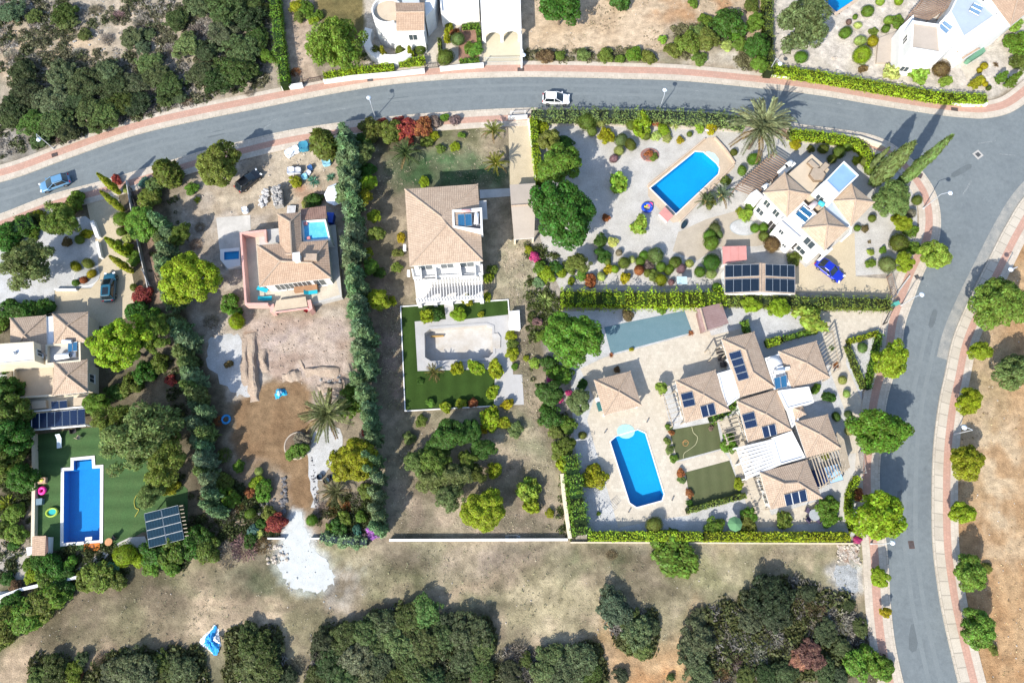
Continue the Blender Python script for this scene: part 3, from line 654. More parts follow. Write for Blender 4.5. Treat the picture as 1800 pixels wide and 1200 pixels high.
def set_uv(o, uvs):
    uv = o.data.uv_layers.new(name='UVMap')
    for p, q in zip(o.data.polygons, uvs):
        for li, c in zip(p.loop_indices, q): uv.data[li].uv = c

ROOFS = {}              # house name -> slopes, to lay panels on
def hip_roof(house, corners, z, rise, mat=None, ridge=None, thick=.16, gable=False, name='roof', lift=.024):
    """corners: four photo pixels of the eaves, given round the roof; ridge: None = pyramid, else two photo pixels"""
    P = GP(corners, z); mid = sum(P, Vector()) / 4
    if ridge: A, B = (G(x, y, z + rise) for x, y in ridge)
    else: A = B = mid + Vector((0, 0, rise))
    e = [(P[0] - P[1]).length, (P[1] - P[2]).length]
    # ridge end A belongs to side 0 (P0-P1), B to side 2 (P2-P3)
    faces = [[P[0], P[1], A], [P[1], P[2], B, A], [P[2], P[3], B], [P[3], P[0], A, B]]
    if not ridge: faces = [[P[i], P[(i + 1) % 4], A] for i in range(4)]
    m = Mesh(); uvs = []
    for f in faces:
        if gable and len(f) == 3: continue
        tiled(m, uvs, f, lift)
    o = m.build(name, mat or TILE, house); o['kind'] = 'stuff'; set_uv(o, uvs)
    # the eaves board and soffit
    s = Mesh(); PP = ccw(P)
    for i in range(4):
        a, b = PP[i], PP[(i + 1) % 4]; dz = Vector((0, 0, thick)); s.quad(a - dz, b - dz, b, a)
    s.cap([p - Vector((0, 0, thick)) for p in PP], flip=True)
    s.build('eaves', WHITE if mat is not MAUVE else mat, house)
    r_ = Mesh(); up = Vector((0, 0, .05))
    ends = [A, A, A, A] if not ridge else [A, A, B, B]
    if not gable:
        for p, q in zip(P, ends): r_.tube([p + up, q + up], .13, 5)
    if (A - B).length > .2: r_.tube([A + up, B + up], .14, 5)
    if r_.v: r_.build('ridge_tile', RIDGE, house)
    if gable and ridge:
        g = Mesh()
        for f in (faces[0], faces[2]): g.poly(f)
        g.build('gable', WHITE, house)
    ROOFS.setdefault(house.name, []).extend(faces)
    return P
def walls(house, foot, z0, z1, mat=None, name='wall'):
    m = Mesh(); m.prism(foot, z0, z1); return m.build(name, mat or WHITE, house)
def block(house, px, z0, z1, mat=None, name='wall'):
    """flat-topped block whose top outline the photo shows at px"""
    return walls(house, GP(px, z1), z0, z1, mat, name)
def flat_roof(house, px, z, mat=None, parapet=.35, th=.22, base=0.0, wall=None, name='flat_roof'):
    """block with a rim round its flat top"""
    P = ccw(GP(px, z)); m = Mesh(); wall_run(m, inset(P, th / 2), base, z, th, True); m.build('parapet', wall or WHITE, house)
    q = Mesh(); q.cap([Vector((p.x, p.y, z - parapet)) for p in inset(P, th * .5)]); q.build(name, mat or WHITER, house)
    return P
def panel(house, quad_px, nx, ny, mat=None, z=None, up=.13, gap=.04, name='solar_panel'):
    """nx x ny panels in the quad (photo pixels, first edge runs along nx), lying on the roof slope there or level at z"""
    if z is None:
        best = None
        for f in ROOFS.get(house.name, ()):
            n = (f[1] - f[0]).cross(f[2] - f[0]).normalized(); n = n if n.z > 0 else -n
            pc = [onplane(x, y, f[0] + n * up, n) for x, y in quad_px]; c = sum(pc, Vector()) / 4
            if inside(c, f): best = (pc, n); break
            best = best or (pc, n)
        Q, n = best
    else: Q = GP(quad_px, z) if not callable(z) else [z(x, y) for x, y in quad_px]; n = (Q[1] - Q[0]).cross(Q[2] - Q[0]).normalized(); n = n if n.z > 0 else -n
    bil = lambda s, t: (Q[0] * (1 - s) + Q[1] * s) * (1 - t) + (Q[3] * (1 - s) + Q[2] * s) * t
    ls, lt = (Q[1] - Q[0]).length, (Q[3] - Q[0]).length; gs, gt = gap / ls, gap / lt
    for i in range(nx):
        for j in range(ny):
            c = [bil(i / nx + gs, j / ny + gt), bil((i + 1) / nx - gs, j / ny + gt), bil((i + 1) / nx - gs, (j + 1) / ny - gt), bil(i / nx + gs, (j + 1) / ny - gt)]
            m = Mesh(); t = [p - n * .05 for p in c]
            if (c[1] - c[0]).cross(c[2] - c[0]).dot(n) < 0: c.reverse(); t.reverse()
            m.poly(c)
            for k in range(4): m.quad(t[k], t[(k + 1) % 4], c[(k + 1) % 4], c[k])
            o = m.build(name, mat or PV_BLUE, house); uv = o.data.uv_layers.new(name='UVMap')
            for li, q in zip(o.data.polygons[0].loop_indices, ((0, 0), (1, 0), (1, 1), (0, 1))): uv.data[li].uv = q
            fr = Mesh()
            for k in range(4):
                a, b = c[k], c[(k + 1) % 4]; fr.tube([a, b], .028, 4)
            fr.build('panel_frame', STEEL, o)
    return Q
def opening(house, A, B, t, wd, z0, z1, kind='window', out=None, mat=None, frame=None):
    """a window or door in the wall from A to B (metres), at fraction t"""
    A, B = Vector((A.x, A.y, 0)), Vector((B.x, B.y, 0)); d = (B - A).normalized(); n = Vector((d.y, -d.x, 0))
    if out is not None and n.dot(out) < 0: n = -n
    c = A + (B - A) * t; p, q = c - d * wd / 2, c + d * wd / 2; f = Mesh(); s = .07
    def bar(a, b, za, zb):
        x = [a, b, b + n * .06, a + n * .06]; f.prism(x, za, zb, True)
    bar(p - d * s, p, z0 - s, z1 + s); bar(q, q + d * s, z0 - s, z1 + s); bar(p, q, z1, z1 + s); bar(p, q, z0 - s, z0); bar(c - d * .03, c + d * .03, z0, z1)
    o = f.build(kind, frame or FRAME, house)
    g = Mesh(); e = n * .015; up = lambda v, z: Vector((v.x, v.y, z)) + e
    g.quad(up(p, z0), up(q, z0), up(q, z1), up(p, z1)); g.build('pane', mat or GLASS, o)
    sl = Mesh(); sl.prism([p - d * .12, q + d * .12, q + d * .12 + n * .16, p - d * .12 + n * .16], z0 - s - .06, z0 - s, True); sl.build('sill', WHITE, o)
    return o
def slats(parent, quad_px, z, n, mat, wd=.08, ht=.14, over=.25, name='slat'):
    """n bars laid across: bar k runs from edge 0-1 to edge 3-2 of the quad"""
    Q = GP(quad_px, z)
    for k in range(n):
        t = (k + .5) / n; a, b = Q[0].lerp(Q[1], t), Q[3].lerp(Q[2], t); d = (b - a).normalized() * over
        beam(name, parent, mat, a - d, b + d, wd, ht)
    return Q
def pergola(label, quad_px, z, n, mat, wd=.08, group=None, posts=4, bars=2, ht=.14, parent=None, over=.25):
    """free-standing pergola: slats over bearers on posts"""
    Q = GP(quad_px, z); c = sum(Q, Vector()) / 4
    t = parent
    if t is None: t = empty('pergola', (c.x, c.y, 0)); tag(t, label, 'pergola', group)
    slats(t, quad_px, z, n, mat, wd, ht, over)
    for s in [i / (bars - 1) for i in range(bars)]:
        a, b = Q[0].lerp(Q[3], s), Q[1].lerp(Q[2], s); dz = Vector((0, 0, -.14 - .003)); beam('bearer', t, mat, a + dz, b + dz, .14, .16)
        for k in range(posts // 2):
            p = a.lerp(b, k / max(1, posts // 2 - 1)); p = p.lerp(c, .02); beam('post', t, mat, Vector((p.x, p.y, 0)), Vector((p.x, p.y, z - .225)), .14, .14)
    return t
def tank(house, px, py, z, L=1.5, r_=.28, ang=0.0, mat=None):
    c = G(px, py, z); m = Mesh(); d = Vector((math.cos(R(ang)), math.sin(R(ang)), 0)) * L / 2
    m.tube([c - d * 1.04, c - d * .96, c + d * .96, c + d * 1.04], [r_ * .7, r_, r_, r_ * .7], 14)
    o = m.build('water_tank', mat or TANKW, house, True)
    l = Mesh()
    for s in (-.6, .6):
        for q in (-.2, .2): l.tube([c + d * s + Vector((d.y, -d.x, 0)).normalized() * q - Vector((0, 0, r_)), c + d * s + Vector((d.y, -d.x, 0)).normalized() * q * 1.6 - Vector((0, 0, r_ + .5))], .03, 5)
    l.build('tank_stand', STEEL, o); return o
def ac_unit(house, px, py, z, ang=0.0):
    c = G(px, py, z); o = box('air_conditioner', house, TANKW, (c.x, c.y, z), (.9, .4, .6), R(ang)); return o
def wall_thing(label, pts, z1, th, mat, z0=0.0, cat='garden wall', px=True, coping=None, group=None, closed=False, smooth_n=0, name='garden_wall'):
    P = GP(pts, z1) if px else pts
    if smooth_n: P = smooth(P, smooth_n)
    c = P[len(P) // 2]; m = Mesh(); wall_run(m, P, z0, z1, th, closed)
    if coping:
        t = empty(name, (0, 0, 0)); tag(t, label, cat, group); m.build('wall', mat, t)
        k = Mesh(); wall_run(k, P, z1 + .003, z1 + .07, th + .08, closed); k.build('coping', coping, t); return t
    o = m.build(name, mat); return tag(o, label, cat, group)
# ------------------------------------------------------------------ the houses
def house(label, cat='villa', name='villa', group=None): return tag(empty(name), label, cat, group)
BLUEM = M('blue_membrane', (.08, .40, .66), .6, .15, 1.2, .08, 9, tint=(.15, .50, .74))
BLUEGLASS = M('pale_blue_roof', (.21, .35, .54), .5, .08, .8, .04, 9)
BLUEGREY = M('blue_grey_roof', (.37, .43, .50), .6, .06, .8, .04, 9)
TANROOF = M('tan_flat_roof', (.42, .36, .30), .9, .06, .6, .05, 9)
GREYC = M('grey_concrete', (.46, .45, .43), .9, .12, .6, .1, 12)
def arcade(parent, A, B, h, n, pier, th, mat, rise=.35, name='arcade'):
    """a wall with n round-topped openings standing from A to B"""
    A, B = Vector((A.x, A.y, 0)), Vector((B.x, B.y, 0)); L_ = (B - A).length; d = (B - A) / L_; nn = Vector((-d.y, d.x, 0)); w_ = (L_ - pier * (n + 1)) / n
    pr = [(0, 0)]
    for k in range(n):
        x0 = pier + k * (w_ + pier); s = h - rise - w_ / 2.6
        pr += [(x0, 0), (x0, s)] + [(x0 + w_ / 2 - w_ / 2 * math.cos(t * math.pi / 10), s + w_ / 2.6 * math.sin(t * math.pi / 10)) for t in range(1, 10)] + [(x0 + w_, s), (x0 + w_, 0)]
    pr += [(L_, 0), (L_, h), (0, h)]
    m = Mesh(); tri = tessellate_polygon([[Vector((x, y, 0)) for x, y in pr]])
    for s in (0, 1):
        v = [A + d * x + nn * (th * s - th / 2) + Vector((0, 0, y)) for x, y in pr]; m.add(v, [tuple(t) for t in tri])
    for i in range(len(pr)):
        a, b = pr[i], pr[(i + 1) % len(pr)]; P = lambda q, s: A + d * q[0] + nn * (th * s - th / 2) + Vector((0, 0, q[1])); m.quad(P(a, 0), P(b, 0), P(b, 1), P(a, 1))
    return m.build(name, mat, parent)
def under(house_, P, d, z, mat=None, z0=0.0): return walls(house_, inset(P, d), z0, z - .165, mat)
def sides(P, d=.5):
    """wall corners under the eaves, ccw from the first"""
    return inset(P, d)
def face_edge(P, direction):
    """edge of the ccw outline P that faces direction most"""
    P = ccw(P); best = None
    for i in range(len(P)):
        a, b = P[i], P[(i + 1) % len(P)]; d = (b - a).normalized(); n = Vector((d.y, -d.x, 0)); s = n.dot(direction)
        if best is None or s > best[0]: best = (s, a, b, n)
    return best[1], best[2], best[3]
SOUTH, WEST, EAST = Vector((0, -1, 0)), Vector((-1, 0, 0)), Vector((1, 0, 0))

# --- the western villa with the solar terrace
h = house('two-storey cream villa with three hipped roofs beside the big yellow-green pine')
for c in ([(18, 559), (81, 554), (83, 626), (18, 631)], [(93, 552), (155, 548), (154, 601), (95, 605)], [(95, 637), (154, 631.5), (154, 689), (92, 695)]):
    P = hip_roof(h, c, 3.4, .9); under(h, P, .4, 3.4, CREAMW)
a, b, n = face_edge(sides(P, .4), SOUTH); opening(h, a, b, .3, 1.3, 1.2, 2.6, out=n); opening(h, a, b, .72, 1.3, 1.2, 2.6, out=n)
a, b, n = face_edge(sides(P, .4), EAST); opening(h, a, b, .5, 1.1, 1.2, 2.3, out=n)
block(h, [(81, 557), (94, 555), (96, 603), (82, 606)], 0, 3.2, WHITER, 'flat_roof')
P = flat_roof(h, [(80, 605), (141, 601), (142, 635), (80, 641)], 3.5, GREYC, .6, .25, 0, CREAMW)
panel(h, [(119, 602), (136, 600), (136, 617), (119, 619)], 2, 1, COLLECT, z=3.6); tank(h, 110, 626, 3.6, 1.9, .42, 8); tank(h, 118, 600, 3.9, 1.3, .28, 0)
box('heater_rack', h, STEEL, G(128, 624, 3.0), (1.3, .9, .4), .1)
P = flat_roof(h, [(-30, 606), (59, 600), (61, 634), (-30, 643)], 5.2, WHITER, .12, .2, 0, CREAMW, 'tower_roof')
a, b, n = face_edge(P, EAST); opening(h, a, b, .5, .9, 3.6, 4.6, out=n)
m = Mesh(); m.lathe([(.25, 0), (.25, .25), (.12, .4)], G(27, 621, 5.1), 10); m.build('roof_vent', STEEL, h, True)
block(h, [(24, 645), (93, 640), (94, 695), (24, 700)], 0, 1.7, BEIGEF, 'terrace')
for run in ([(24, 645), (24, 699), (94, 694)], [(24, 645), (60, 642)]):
    m = Mesh(); wall_run(m, GP(run, 2.4), 1.7, 2.4, .22); m.build('parapet', CREAMW, h)
block(h, [(-40, 655), (20, 649), (23, 700), (-40, 712)], 0, 1.5, CREAMW, 'balcony')
m = Mesh(); wall_run(m, GP([(-40, 664), (10, 660), (14, 703), (-40, 712)], 2.2), 1.5, 2.2, .2); m.build('balcony_wall', WHITE, h)
block(h, [(22, 702), (163, 691), (164, 713), (23, 727)], 0, 1.5, CREAMW, 'balcony')
m = Mesh(); wall_run(m, GP([(22, 702), (23, 726), (164, 713), (163, 692)], 2.0), 1.5, 2.0, .2); m.build('balcony_wall', WHITE, h)
panel(h, [(89, 705), (118, 702.5), (119, 717), (90, 720)], 2, 1, PV_BLUE, z=2.1)
for q in ([(56, 705), (80, 703), (81, 716), (56, 719)], [(129, 699), (150, 697.5), (150, 711), (129, 713)]): block(h, q, 1.5, 2.05, BEIGEF, 'awning')
t = empty('solar_pergola'); tag(t, 'pergola roofed with eight blue solar panels against the western villa', 'solar pergola')
panel(t, [(42, 728), (149.5, 717.5), (150, 746), (42, 755)], 8, 1, PV_BLUE, z=2.05, gap=.03)
for u in ((44, 730), (96, 724.5), (147, 719.5), (44, 754), (96, 749), (147, 745)):
    p = G(*u, 1.95); beam('post', t, WHITE, (p.x, p.y, 0), (p.x, p.y, 1.9), .16, .16)
for a, b in (((41, 731), (151, 720)), ((41, 757), (151, 748))): beam('bearer', t, WHITE, G(*a, 1.95), G(*b, 1.95), .18, .12)

# --- the house under repair
h = house('single-storey house under repair with pink parapets and blue painted roof terrace', 'house', 'house')
block(h, [(424, 411), (466, 405), (497, 402), (590, 395), (601, 522), (545, 536), (437, 536)], 0, 1.0, GREYC, 'terrace')
sheet('terrace_tiles', GP([(430, 418), (455, 415), (462, 505), (590, 490), (598, 518), (545, 533), (437, 533)], 1.004), 1.004, M('pale_terrace_tiles', (.52, .46, .37), .8, .1, .8, .1, 9), None, h)
m = Mesh(); wall_run(m, GP([(467, 424), (466, 405), (423, 410), (432, 534), (471, 534)], 2.6), .98, 2.6, .3); m.build('parapet', PINKW, h)
m = Mesh(); wall_run(m, GP([(478, 534), (478, 548)], 1.7), 0, 1.7, .55); m.build('pier', PINKW, h)
block(h, [(486, 528), (537, 521), (541, 541), (479, 549)], 1.5, 1.75, BEIGEF, 'platform')
m = Mesh(); wall_run(m, GP([(482, 549), (542, 541)], 2.0), 1.75, 2.0, .18); m.build('platform_edge', PINKW, h)
m = Mesh(); wall_run(m, GP([(543, 527), (546, 541), (541, 545)], 1.9), 0, 1.9, .5); m.build('pier', PINKW, h)
P = hip_roof(h, [(456, 504), (452, 431), (576, 422), (582, 489)], 4.4, 1.0, TILE_W, [(493, 459), (547, 462)]); P = ccw(P); under(h, P, .5, 4.4, WHITE)
a, b, n = face_edge(sides(P, .5), SOUTH)
for t_ in (.2, .34, .48, .62): opening(h, a, b, t_, 1.25, 1.1, 3.3, 'door', n)
opening(h, a, b, .82, 1.6, 1.1, 3.2, 'door', n)
m = Mesh(); dd = (b - a).normalized(); m.prism([a + dd * 3.6 + n * .02, a + dd * 7 + n * .02, a + dd * 7 + n * .8, a + dd * 3.6 + n * .8], 1.0, 1.7, True); m.build('planter', M('terracotta_planter', (.36, .2, .11), .8), h)
P = hip_roof(h, [(488, 376.5), (528, 373), (531, 441), (493, 447)], 4.4, .9, TILE_W, [(510, 390), (513, 447)]); under(h, P, .45, 4.4, CREAMW)
PP = [G(529, 387, 3.9), G(574, 384, 3.9), G(573, 362, 3.3), G(529, 367.5, 3.3)]; m = Mesh(); uv_ = []; tiled(m, uv_, PP); o = m.build('lean_to_roof', TILE_B, h); stuff(o); set_uv(o, uv_)
walls(h, inset(GP([(530, 386), (573, 383.5), (573, 364), (529, 369)], 3.3), .3), 0, 3.2, CREAMW)
flat_roof(h, [(530, 388), (572, 385), (581, 422), (532, 425)], 3.7, BLUEM, .3, .25, 0, WHITE, 'blue_roof_terrace')
for q in ((538, 394), (543, 420)): box('paint_bucket', h, M('pink_bucket', (.6, .25, .25), .6), G(*q, 3.4), (.5, .5, .3), .3)
p = G(524, 455, 5.6); box('chimney', h, WHITE, (p.x, p.y, 4.5), (.8, 1.0, 1.9), .1); box('chimney_cap', h, TANKW, (p.x, p.y, 6.4), (1.0, 1.2, .12), .1)
p = G(546, 452, 5.6); m = Mesh(); m.prism([p + Vector(v) for v in ((-.9, -.5, 0), (.9, -.5, 0), (.9, .5, 0), (-.9, .5, 0))], 5.0, 5.75); m.build('roof_vent', RIDGE, h)
block(h, [(467, 404), (490, 401), (494, 425), (468, 428)], 0, 2.0, GREYC, 'porch')

# --- the square villa with the empty pool
h = house('square two-storey white villa with one big hipped roof north of the empty pool')
P = hip_roof(h, [(711.5, 332.6), (840, 323.6), (848.7, 459), (720, 468)], 6.0, 1.35, None, [(776, 382), (785, 395)]); under(h, P, .45, 6.0)
W_ = sides(P, .45)
a, b, n = face_edge(W_, SOUTH)
for t_, wd in ((.17, 2.0), (.5, 1.8), (.8, 2.0)): opening(h, a, b, t_, wd, 3.35, 5.4, 'door', n)
for t_ in (.25, .5, .78): opening(h, a, b, t_, 2.0, .2, 2.4, 'door', n)
flat_roof(h, [(794.5, 369), (847, 365), (848.5, 406), (796, 399.5)], 7.2, M('grey_well', (.22, .22, .23), .8), .8, .28, 5.2, WHITE, 'heater_well')
panel(h, [(804, 376.5), (829.5, 375), (830.5, 397), (805, 398.5)], 2, 1, COLLECT, z=6.9); tank(h, 837.5, 385, 7.0, 1.7, .33, 88); tank(h, 819, 370.5, 7.2, 1.3, .25, 5, M('pink_tank', (.55, .33, .32), .6))
P2 = GP([(840, 353), (855, 352), (857, 384), (843, 385)], 5.2); walls(h, P2, 4.9, 5.2, GREYC, 'awning')
block(h, [(723, 473), (847, 463), (848, 481), (727, 489)], 0, 3.2, WHITE, 'balcony')
m = Mesh()
for run in ([(724, 472), (727, 488), (848, 480), (847, 464)],): wall_run(m, GP(run, 3.55), 3.15, 3.55, .2)
m.build('balcony_wall', WHITE, h)
for q in (((739, 469), (765, 467), (767, 490), (741, 492)), ((808, 463), (834, 461), (836, 484), (811, 486))):
    m = Mesh(); wall_run(m, GP(q, 4.0), 3.15, 4.0, .16, True); m.build('balcony_wall', WHITE, h)
sheet('terrace', GP([(727, 482), (848, 474), (850, 528), (733, 536)], .15), .15, M('white_terrace', (.52, .50, .48), .8, .06, .8, .05, 9), None, h, .15)
slats(h, [(728, 486), (848, 478), (849, 522), (732, 529)], 2.75, 23, WHITE, .09, .14, .3)
for u, v in (((728, 493), (848, 485)), ((731, 526), (849, 519))): beam('bearer', h, WHITE, G(*u, 2.58), G(*v, 2.58), .16, .16)
A_, B_ = G(732, 529, 2.55), G(849.5, 521.5, 2.55); arcade(h, A_, B_, 2.5, 4, .55, .35, WHITE)
ac_unit(h, 712, 437, 1.5, 90); ac_unit(h, 719, 482, 1.5, 90)
# carport beside it
t = empty('carport'); tag(t, 'long beige gabled carport between the square villa and the dark tree', 'carport')
hip_roof(t, [(903.5, 421), (896, 325), (941, 322), (939, 418)], 2.6, .5, TANROOF, [(898.5, 362), (941, 359)], gable=True, lift=0)
for u in ((899, 330), (938, 327), (905, 416), (937, 413)): p = G(*u, 2.5); beam('post', t, CREAMW, (p.x, p.y, 0), (p.x, p.y, 2.42), .3, .3)

# --- the white villa with three pyramids at the road junction
h = house('white two-storey villa with three pyramid roofs inside the bend of the road')
RD = [[(1341, 339), (1379, 303), (1424, 342.5), (1383, 382)], [(1463, 353.5), (1496, 323), (1537, 356), (1496, 398)], [(1408, 401), (1448, 366), (1491, 401), (1449, 441)]]
PS = [hip_roof(h, c, 6.0, 1.05, TILE_C, lift=.015) for c in RD]
for P in PS: under(h, P, .35, 6.0)
SW = Vector((-.62, -.78, 0)); NWd = Vector((-.7, .7, 0))
a, b, n = face_edge(sides(PS[0], .35), SW); opening(h, a, b, .25, 1.0, 3.6, 5.0, out=n); opening(h, a, b, .7, 1.0, 3.6, 5.0, out=n); opening(h, a, b, .22, 1.2, .9, 2.2, out=n); opening(h, a, b, .85, 1.1, .1, 2.2, 'door', n, DARKF)
a, b, n = face_edge(sides(PS[2], .35), SW); opening(h, a, b, .5, 1.6, 3.4, 5.2, out=n); opening(h, a, b, .12, 1.1, .1, 2.1, 'door', n, DARKF); opening(h, a, b, .45, 1.6, .9, 2.1, out=n)
block(h, [(1371, 390), (1407, 354), (1440, 385), (1405, 420)], 0, 5.4, WHITE)
Pm = ccw(GP([(1371, 390), (1407, 354), (1440, 385), (1405, 420)], 5.4)); a, b, n = face_edge(Pm, SW)
opening(h, a, b, .3, .7, 3.2, 4.2, out=n); opening(h, a, b, .75, .6, 1.2, 1.9, out=n); opening(h, a, b, .3, .6, 1.2, 1.9, out=n)
m = Mesh(); wall_run(m, Pm, 5.4, 5.75, .2, True); m.build('parapet', WHITE, h)
panel(h, [(1397, 377), (1412, 361), (1430, 375), (1415, 392)], 2, 1, COLLECT, z=6.2); tank(h, 1428, 362, 6.2, 1.5, .42, 40, M('pinkish_tank', (.6, .5, .49), .5)); tank(h, 1444, 358, 6.3, .9, .35, -40, M('turquoise_tank', (.05, .4, .5), .4))
block(h, [(1386, 306), (1427, 271), (1458, 298), (1420, 346)], 0, 5.6, BEIGEF, 'roof_terrace')
block(h, [(1418, 346), (1440, 322), (1465, 345), (1445, 372)], 0, 5.4, BEIGEF, 'roof_terrace')
P = block(h, [(1433, 333), (1452, 316), (1478, 339), (1461, 356)], 0, 7.0)
flat_roof(h, [(1451, 317), (1483.5, 283), (1510, 308), (1475, 341)], 7.4, BLUEGLASS, .2, .16, 0, WHITE, 'stair_tower_roof')
P = ccw(GP([(1433, 333), (1452, 316), (1478, 339), (1461, 356)], 7.0)); a, b, n = face_edge(P, SW); opening(h, a, b, .45, 1.1, 5.7, 6.7, out=n)
block(h, [(1448, 366), (1463, 352), (1498, 392), (1487, 402)], 0, 5.3, BLUEGREY, 'valley_roof')
m = Mesh(); wall_run(m, GP([(1486, 402), (1498, 394), (1494, 410)], 3.0), 0, 3.0, .3); m.build('wall', WHITE, h)
block(h, [(1319, 340), (1330, 333), (1343, 345), (1333, 352)], 0, 3.0, WHITE); block(h, [(1368, 300), (1391, 280), (1400, 288), (1377, 309)], 0, 3.2, WHITE)
tank(h, 1387, 288, 3.9, 1.0, .4, 40); tank(h, 1345, 328, 3.6, 1.0, .35, 40)
m = Mesh(); wall_run(m, GP([(1447, 450), (1463, 436)], 2.4), 0, 2.4, .35); m.build('entrance_wall', WHITE, h)
box('door_canopy', h, FRAME, G(1448, 443, 2.4), (1.2, .8, .12), .75)
# roof-terrace furniture
t = empty('corner_sofa'); tag(t, 'brown corner sofa on the beige roof terrace beside blue stair roof', 'sofa')
SOFA = M('rattan', (.23, .165, .11), .8, .2, 3, .2, 30); CUSH = M('taupe_cushion', (.36, .29, .22), .9, .1, 2, .1, 20)
for q, sz in (((1428, 292), (.85, 1.7)), ((1447, 296), (.85, 1.6))):
    p = G(*q, 5.61); box('sofa_base', t, SOFA, p, (sz[0], sz[1], .35), .7 if q[0] < 1440 else -.75); box('seat_cushion', t, CUSH, p + Vector((0, 0, .35)), (sz[0] * .85, sz[1] * .9, .14), .7 if q[0] < 1440 else -.75)
t = empty('lounge_bed'); tag(t, 'taupe sunken day bed at the corner of the beige roof terrace', 'day bed')
p = G(1435, 309, 5.61); m = Mesh(); m.lathe([(1.25, 0), (1.25, .4)], p, 6); m.build('frame', SOFA, t); m = Mesh(); m.lathe([(1.1, .4), (1.1, .52)], p, 6); m.build('mattress', CUSH, t)
# brown pergola on its west side
pergola('dark timber pergola over the planted court beside the three-pyramid villa', [(1290, 333), (1361, 268), (1390, 287), (1322, 345)], 2.6, 20, WOODB, .13, posts=8, bars=2, ht=.16)

# --- garage with black solar roof, rose shed
t = empty('garage'); tag(t, 'small white garage whose gabled roof is covered in black solar panels', 'garage')
P = hip_roof(t, [(1274, 517), (1273, 465), (1398, 466), (1398, 517)], 2.7, .001, TILE, [(1273.5, 491), (1398, 491.5)], gable=True) if False else None
P = hip_roof(t, [(1273, 466), (1398, 466), (1398, 517), (1274, 517)], 2.6, .45, TILE, [(1337, 462.5), (1337, 513.5)], gable=True); under(t, P, .25, 2.6)
for x0, x1, dy0, dy1 in ((1274.5, 1334.5, 0, -1.7), (1345.5, 1397, -1.2, .8)):
    for y0, y1 in ((466, 486.5), (491, 513.5)):
        l = 1 if x0 < 1300 else 0
        q = [(x0, y0 + (0 if l else -2)), (x1, y0 + (-2 if l else 0)), (x1, y1 + (-2 if l else 1)), (x0, y1 + (1 if l else -2))]; panel(t, q, 4, 1, PV_DARK, gap=.015)
t = empty('garden_shed'); tag(t, 'rose-red flat roofed shed behind the garage with black solar panels', 'shed')
P = block(t, [(1272, 434.5), (1310, 433.5), (1311, 455), (1273, 462)], 0, 1.7, WHITE); c = [(1270, 433), (1312, 432), (1313, 456.5), (1271, 464)]
m = Mesh(); m.prism(GP(c, 1.85), 1.72, 1.85, True); m.build('roof', ROSE, t)
for x in (1284, 1298): beam('roof_seam', t, ROSE, G(x, 433.5, 1.87), G(x, 459.5, 1.87), .06, .05)

# --- the rambling single-storey villa
h = house('rambling single-storey villa of six tiled roofs east of the blue pool')
Z = 2.7
R_ = {}
R_['a'] = hip_roof(h, [(1268, 596), (1325.5, 583), (1361, 681), (1300, 698)], Z, .95, None, [(1310, 615.6), (1323, 654)])
R_['b'] = hip_roof(h, [(1368, 617.5), (1435, 599), (1458, 663.5), (1392, 683.6)], Z, .8)
R_['c'] = hip_roof(h, [(1187, 669), (1257, 650), (1283, 722), (1205, 743)], Z, .85)
R_['d'] = hip_roof(h, [(1295, 704.7), (1367, 683.6), (1391, 756), (1315, 776.5)], Z, .85)
R_['e'] = hip_roof(h, [(1397, 741), (1454.5, 728), (1477, 788), (1418, 804)], Z, .78)
R_['f'] = hip_roof(h, [(1355, 895), (1335, 830), (1418, 808), (1445, 875.5)], Z, .9, None, [(1379, 850), (1402, 848)])
for P in R_.values(): under(h, P, .45, Z)
panel(h, [(1280.5, 621), (1301.5, 614.6), (1317, 664.5), (1298, 670)], 1, 4)
panel(h, [(1196, 692), (1217, 687), (1223, 712), (1202, 716.5)], 1, 2); panel(h, [(1230, 714), (1255, 707), (1259.5, 728), (1235, 734)], 2, 1)
panel(h, [(1303.5, 728.6), (1325.5, 722.5), (1332, 749), (1311, 754)], 1, 2); panel(h, [(1338, 750), (1362.5, 744), (1366.5, 764), (1343, 770)], 2, 1)
panel(h, [(1377.5, 869), (1416.5, 859), (1420, 880), (1382, 889.6)], 3, 1)
for q, z in (([(1261, 656), (1286, 649), (1302, 697), (1276, 716)], 2.75), ([(1345, 629), (1368, 622), (1392, 684), (1363, 690)], 2.65), ([(1368, 686), (1422, 679), (1431, 707), (1384, 719)], 3.2), ([(1357, 769), (1392, 757), (1416, 804), (1371, 817)], 2.8), ([(1380, 710), (1398, 703), (1404, 738), (1392, 752)], 2.6)):
    flat_roof(h, q, z, WHITER, .18, .2)
P = hip_roof(h, [(1392, 716), (1410, 711), (1416, 728), (1398, 738)], 2.5, .5)
under(h, P, .2, 2.5)
panel(h, [(1360, 664), (1383, 658), (1384, 680), (1363, 684)], 2, 1, COLLECT, z=3.3); tank(h, 1369, 653, 3.5, 1.5, .3, 12); 
m = Mesh(); m.lathe([(1.0, 0), (1.0, .25), (.15, .45)], G(1362, 638, 2.6), 18); m.build('roof_dome', WHITER, h, True)
for k, q in enumerate((((1369, 648), 0), ((1380, 649), 0))): ac_unit(h, *q[0], 2.7, 10)
for key, dr, l in (('c', SOUTH, ((.3, 1.6),)), ('c', WEST, ((.3, 1.2), (.7, 1.2))), ('d', WEST, ((.5, 2.2),)), ('f', WEST, ((.3, 1.4), (.75, 1.2))), ('f', SOUTH, ((.25, 1.2), (.7, 1.6))), ('a', WEST, ((.2, 1.4), (.6, 1.2)))):
    a, b, n = face_edge(sides(R_[key], .45), dr)
    for t_, wd in l: opening(h, a, b, t_, wd, .1, 2.1, 'door', n)
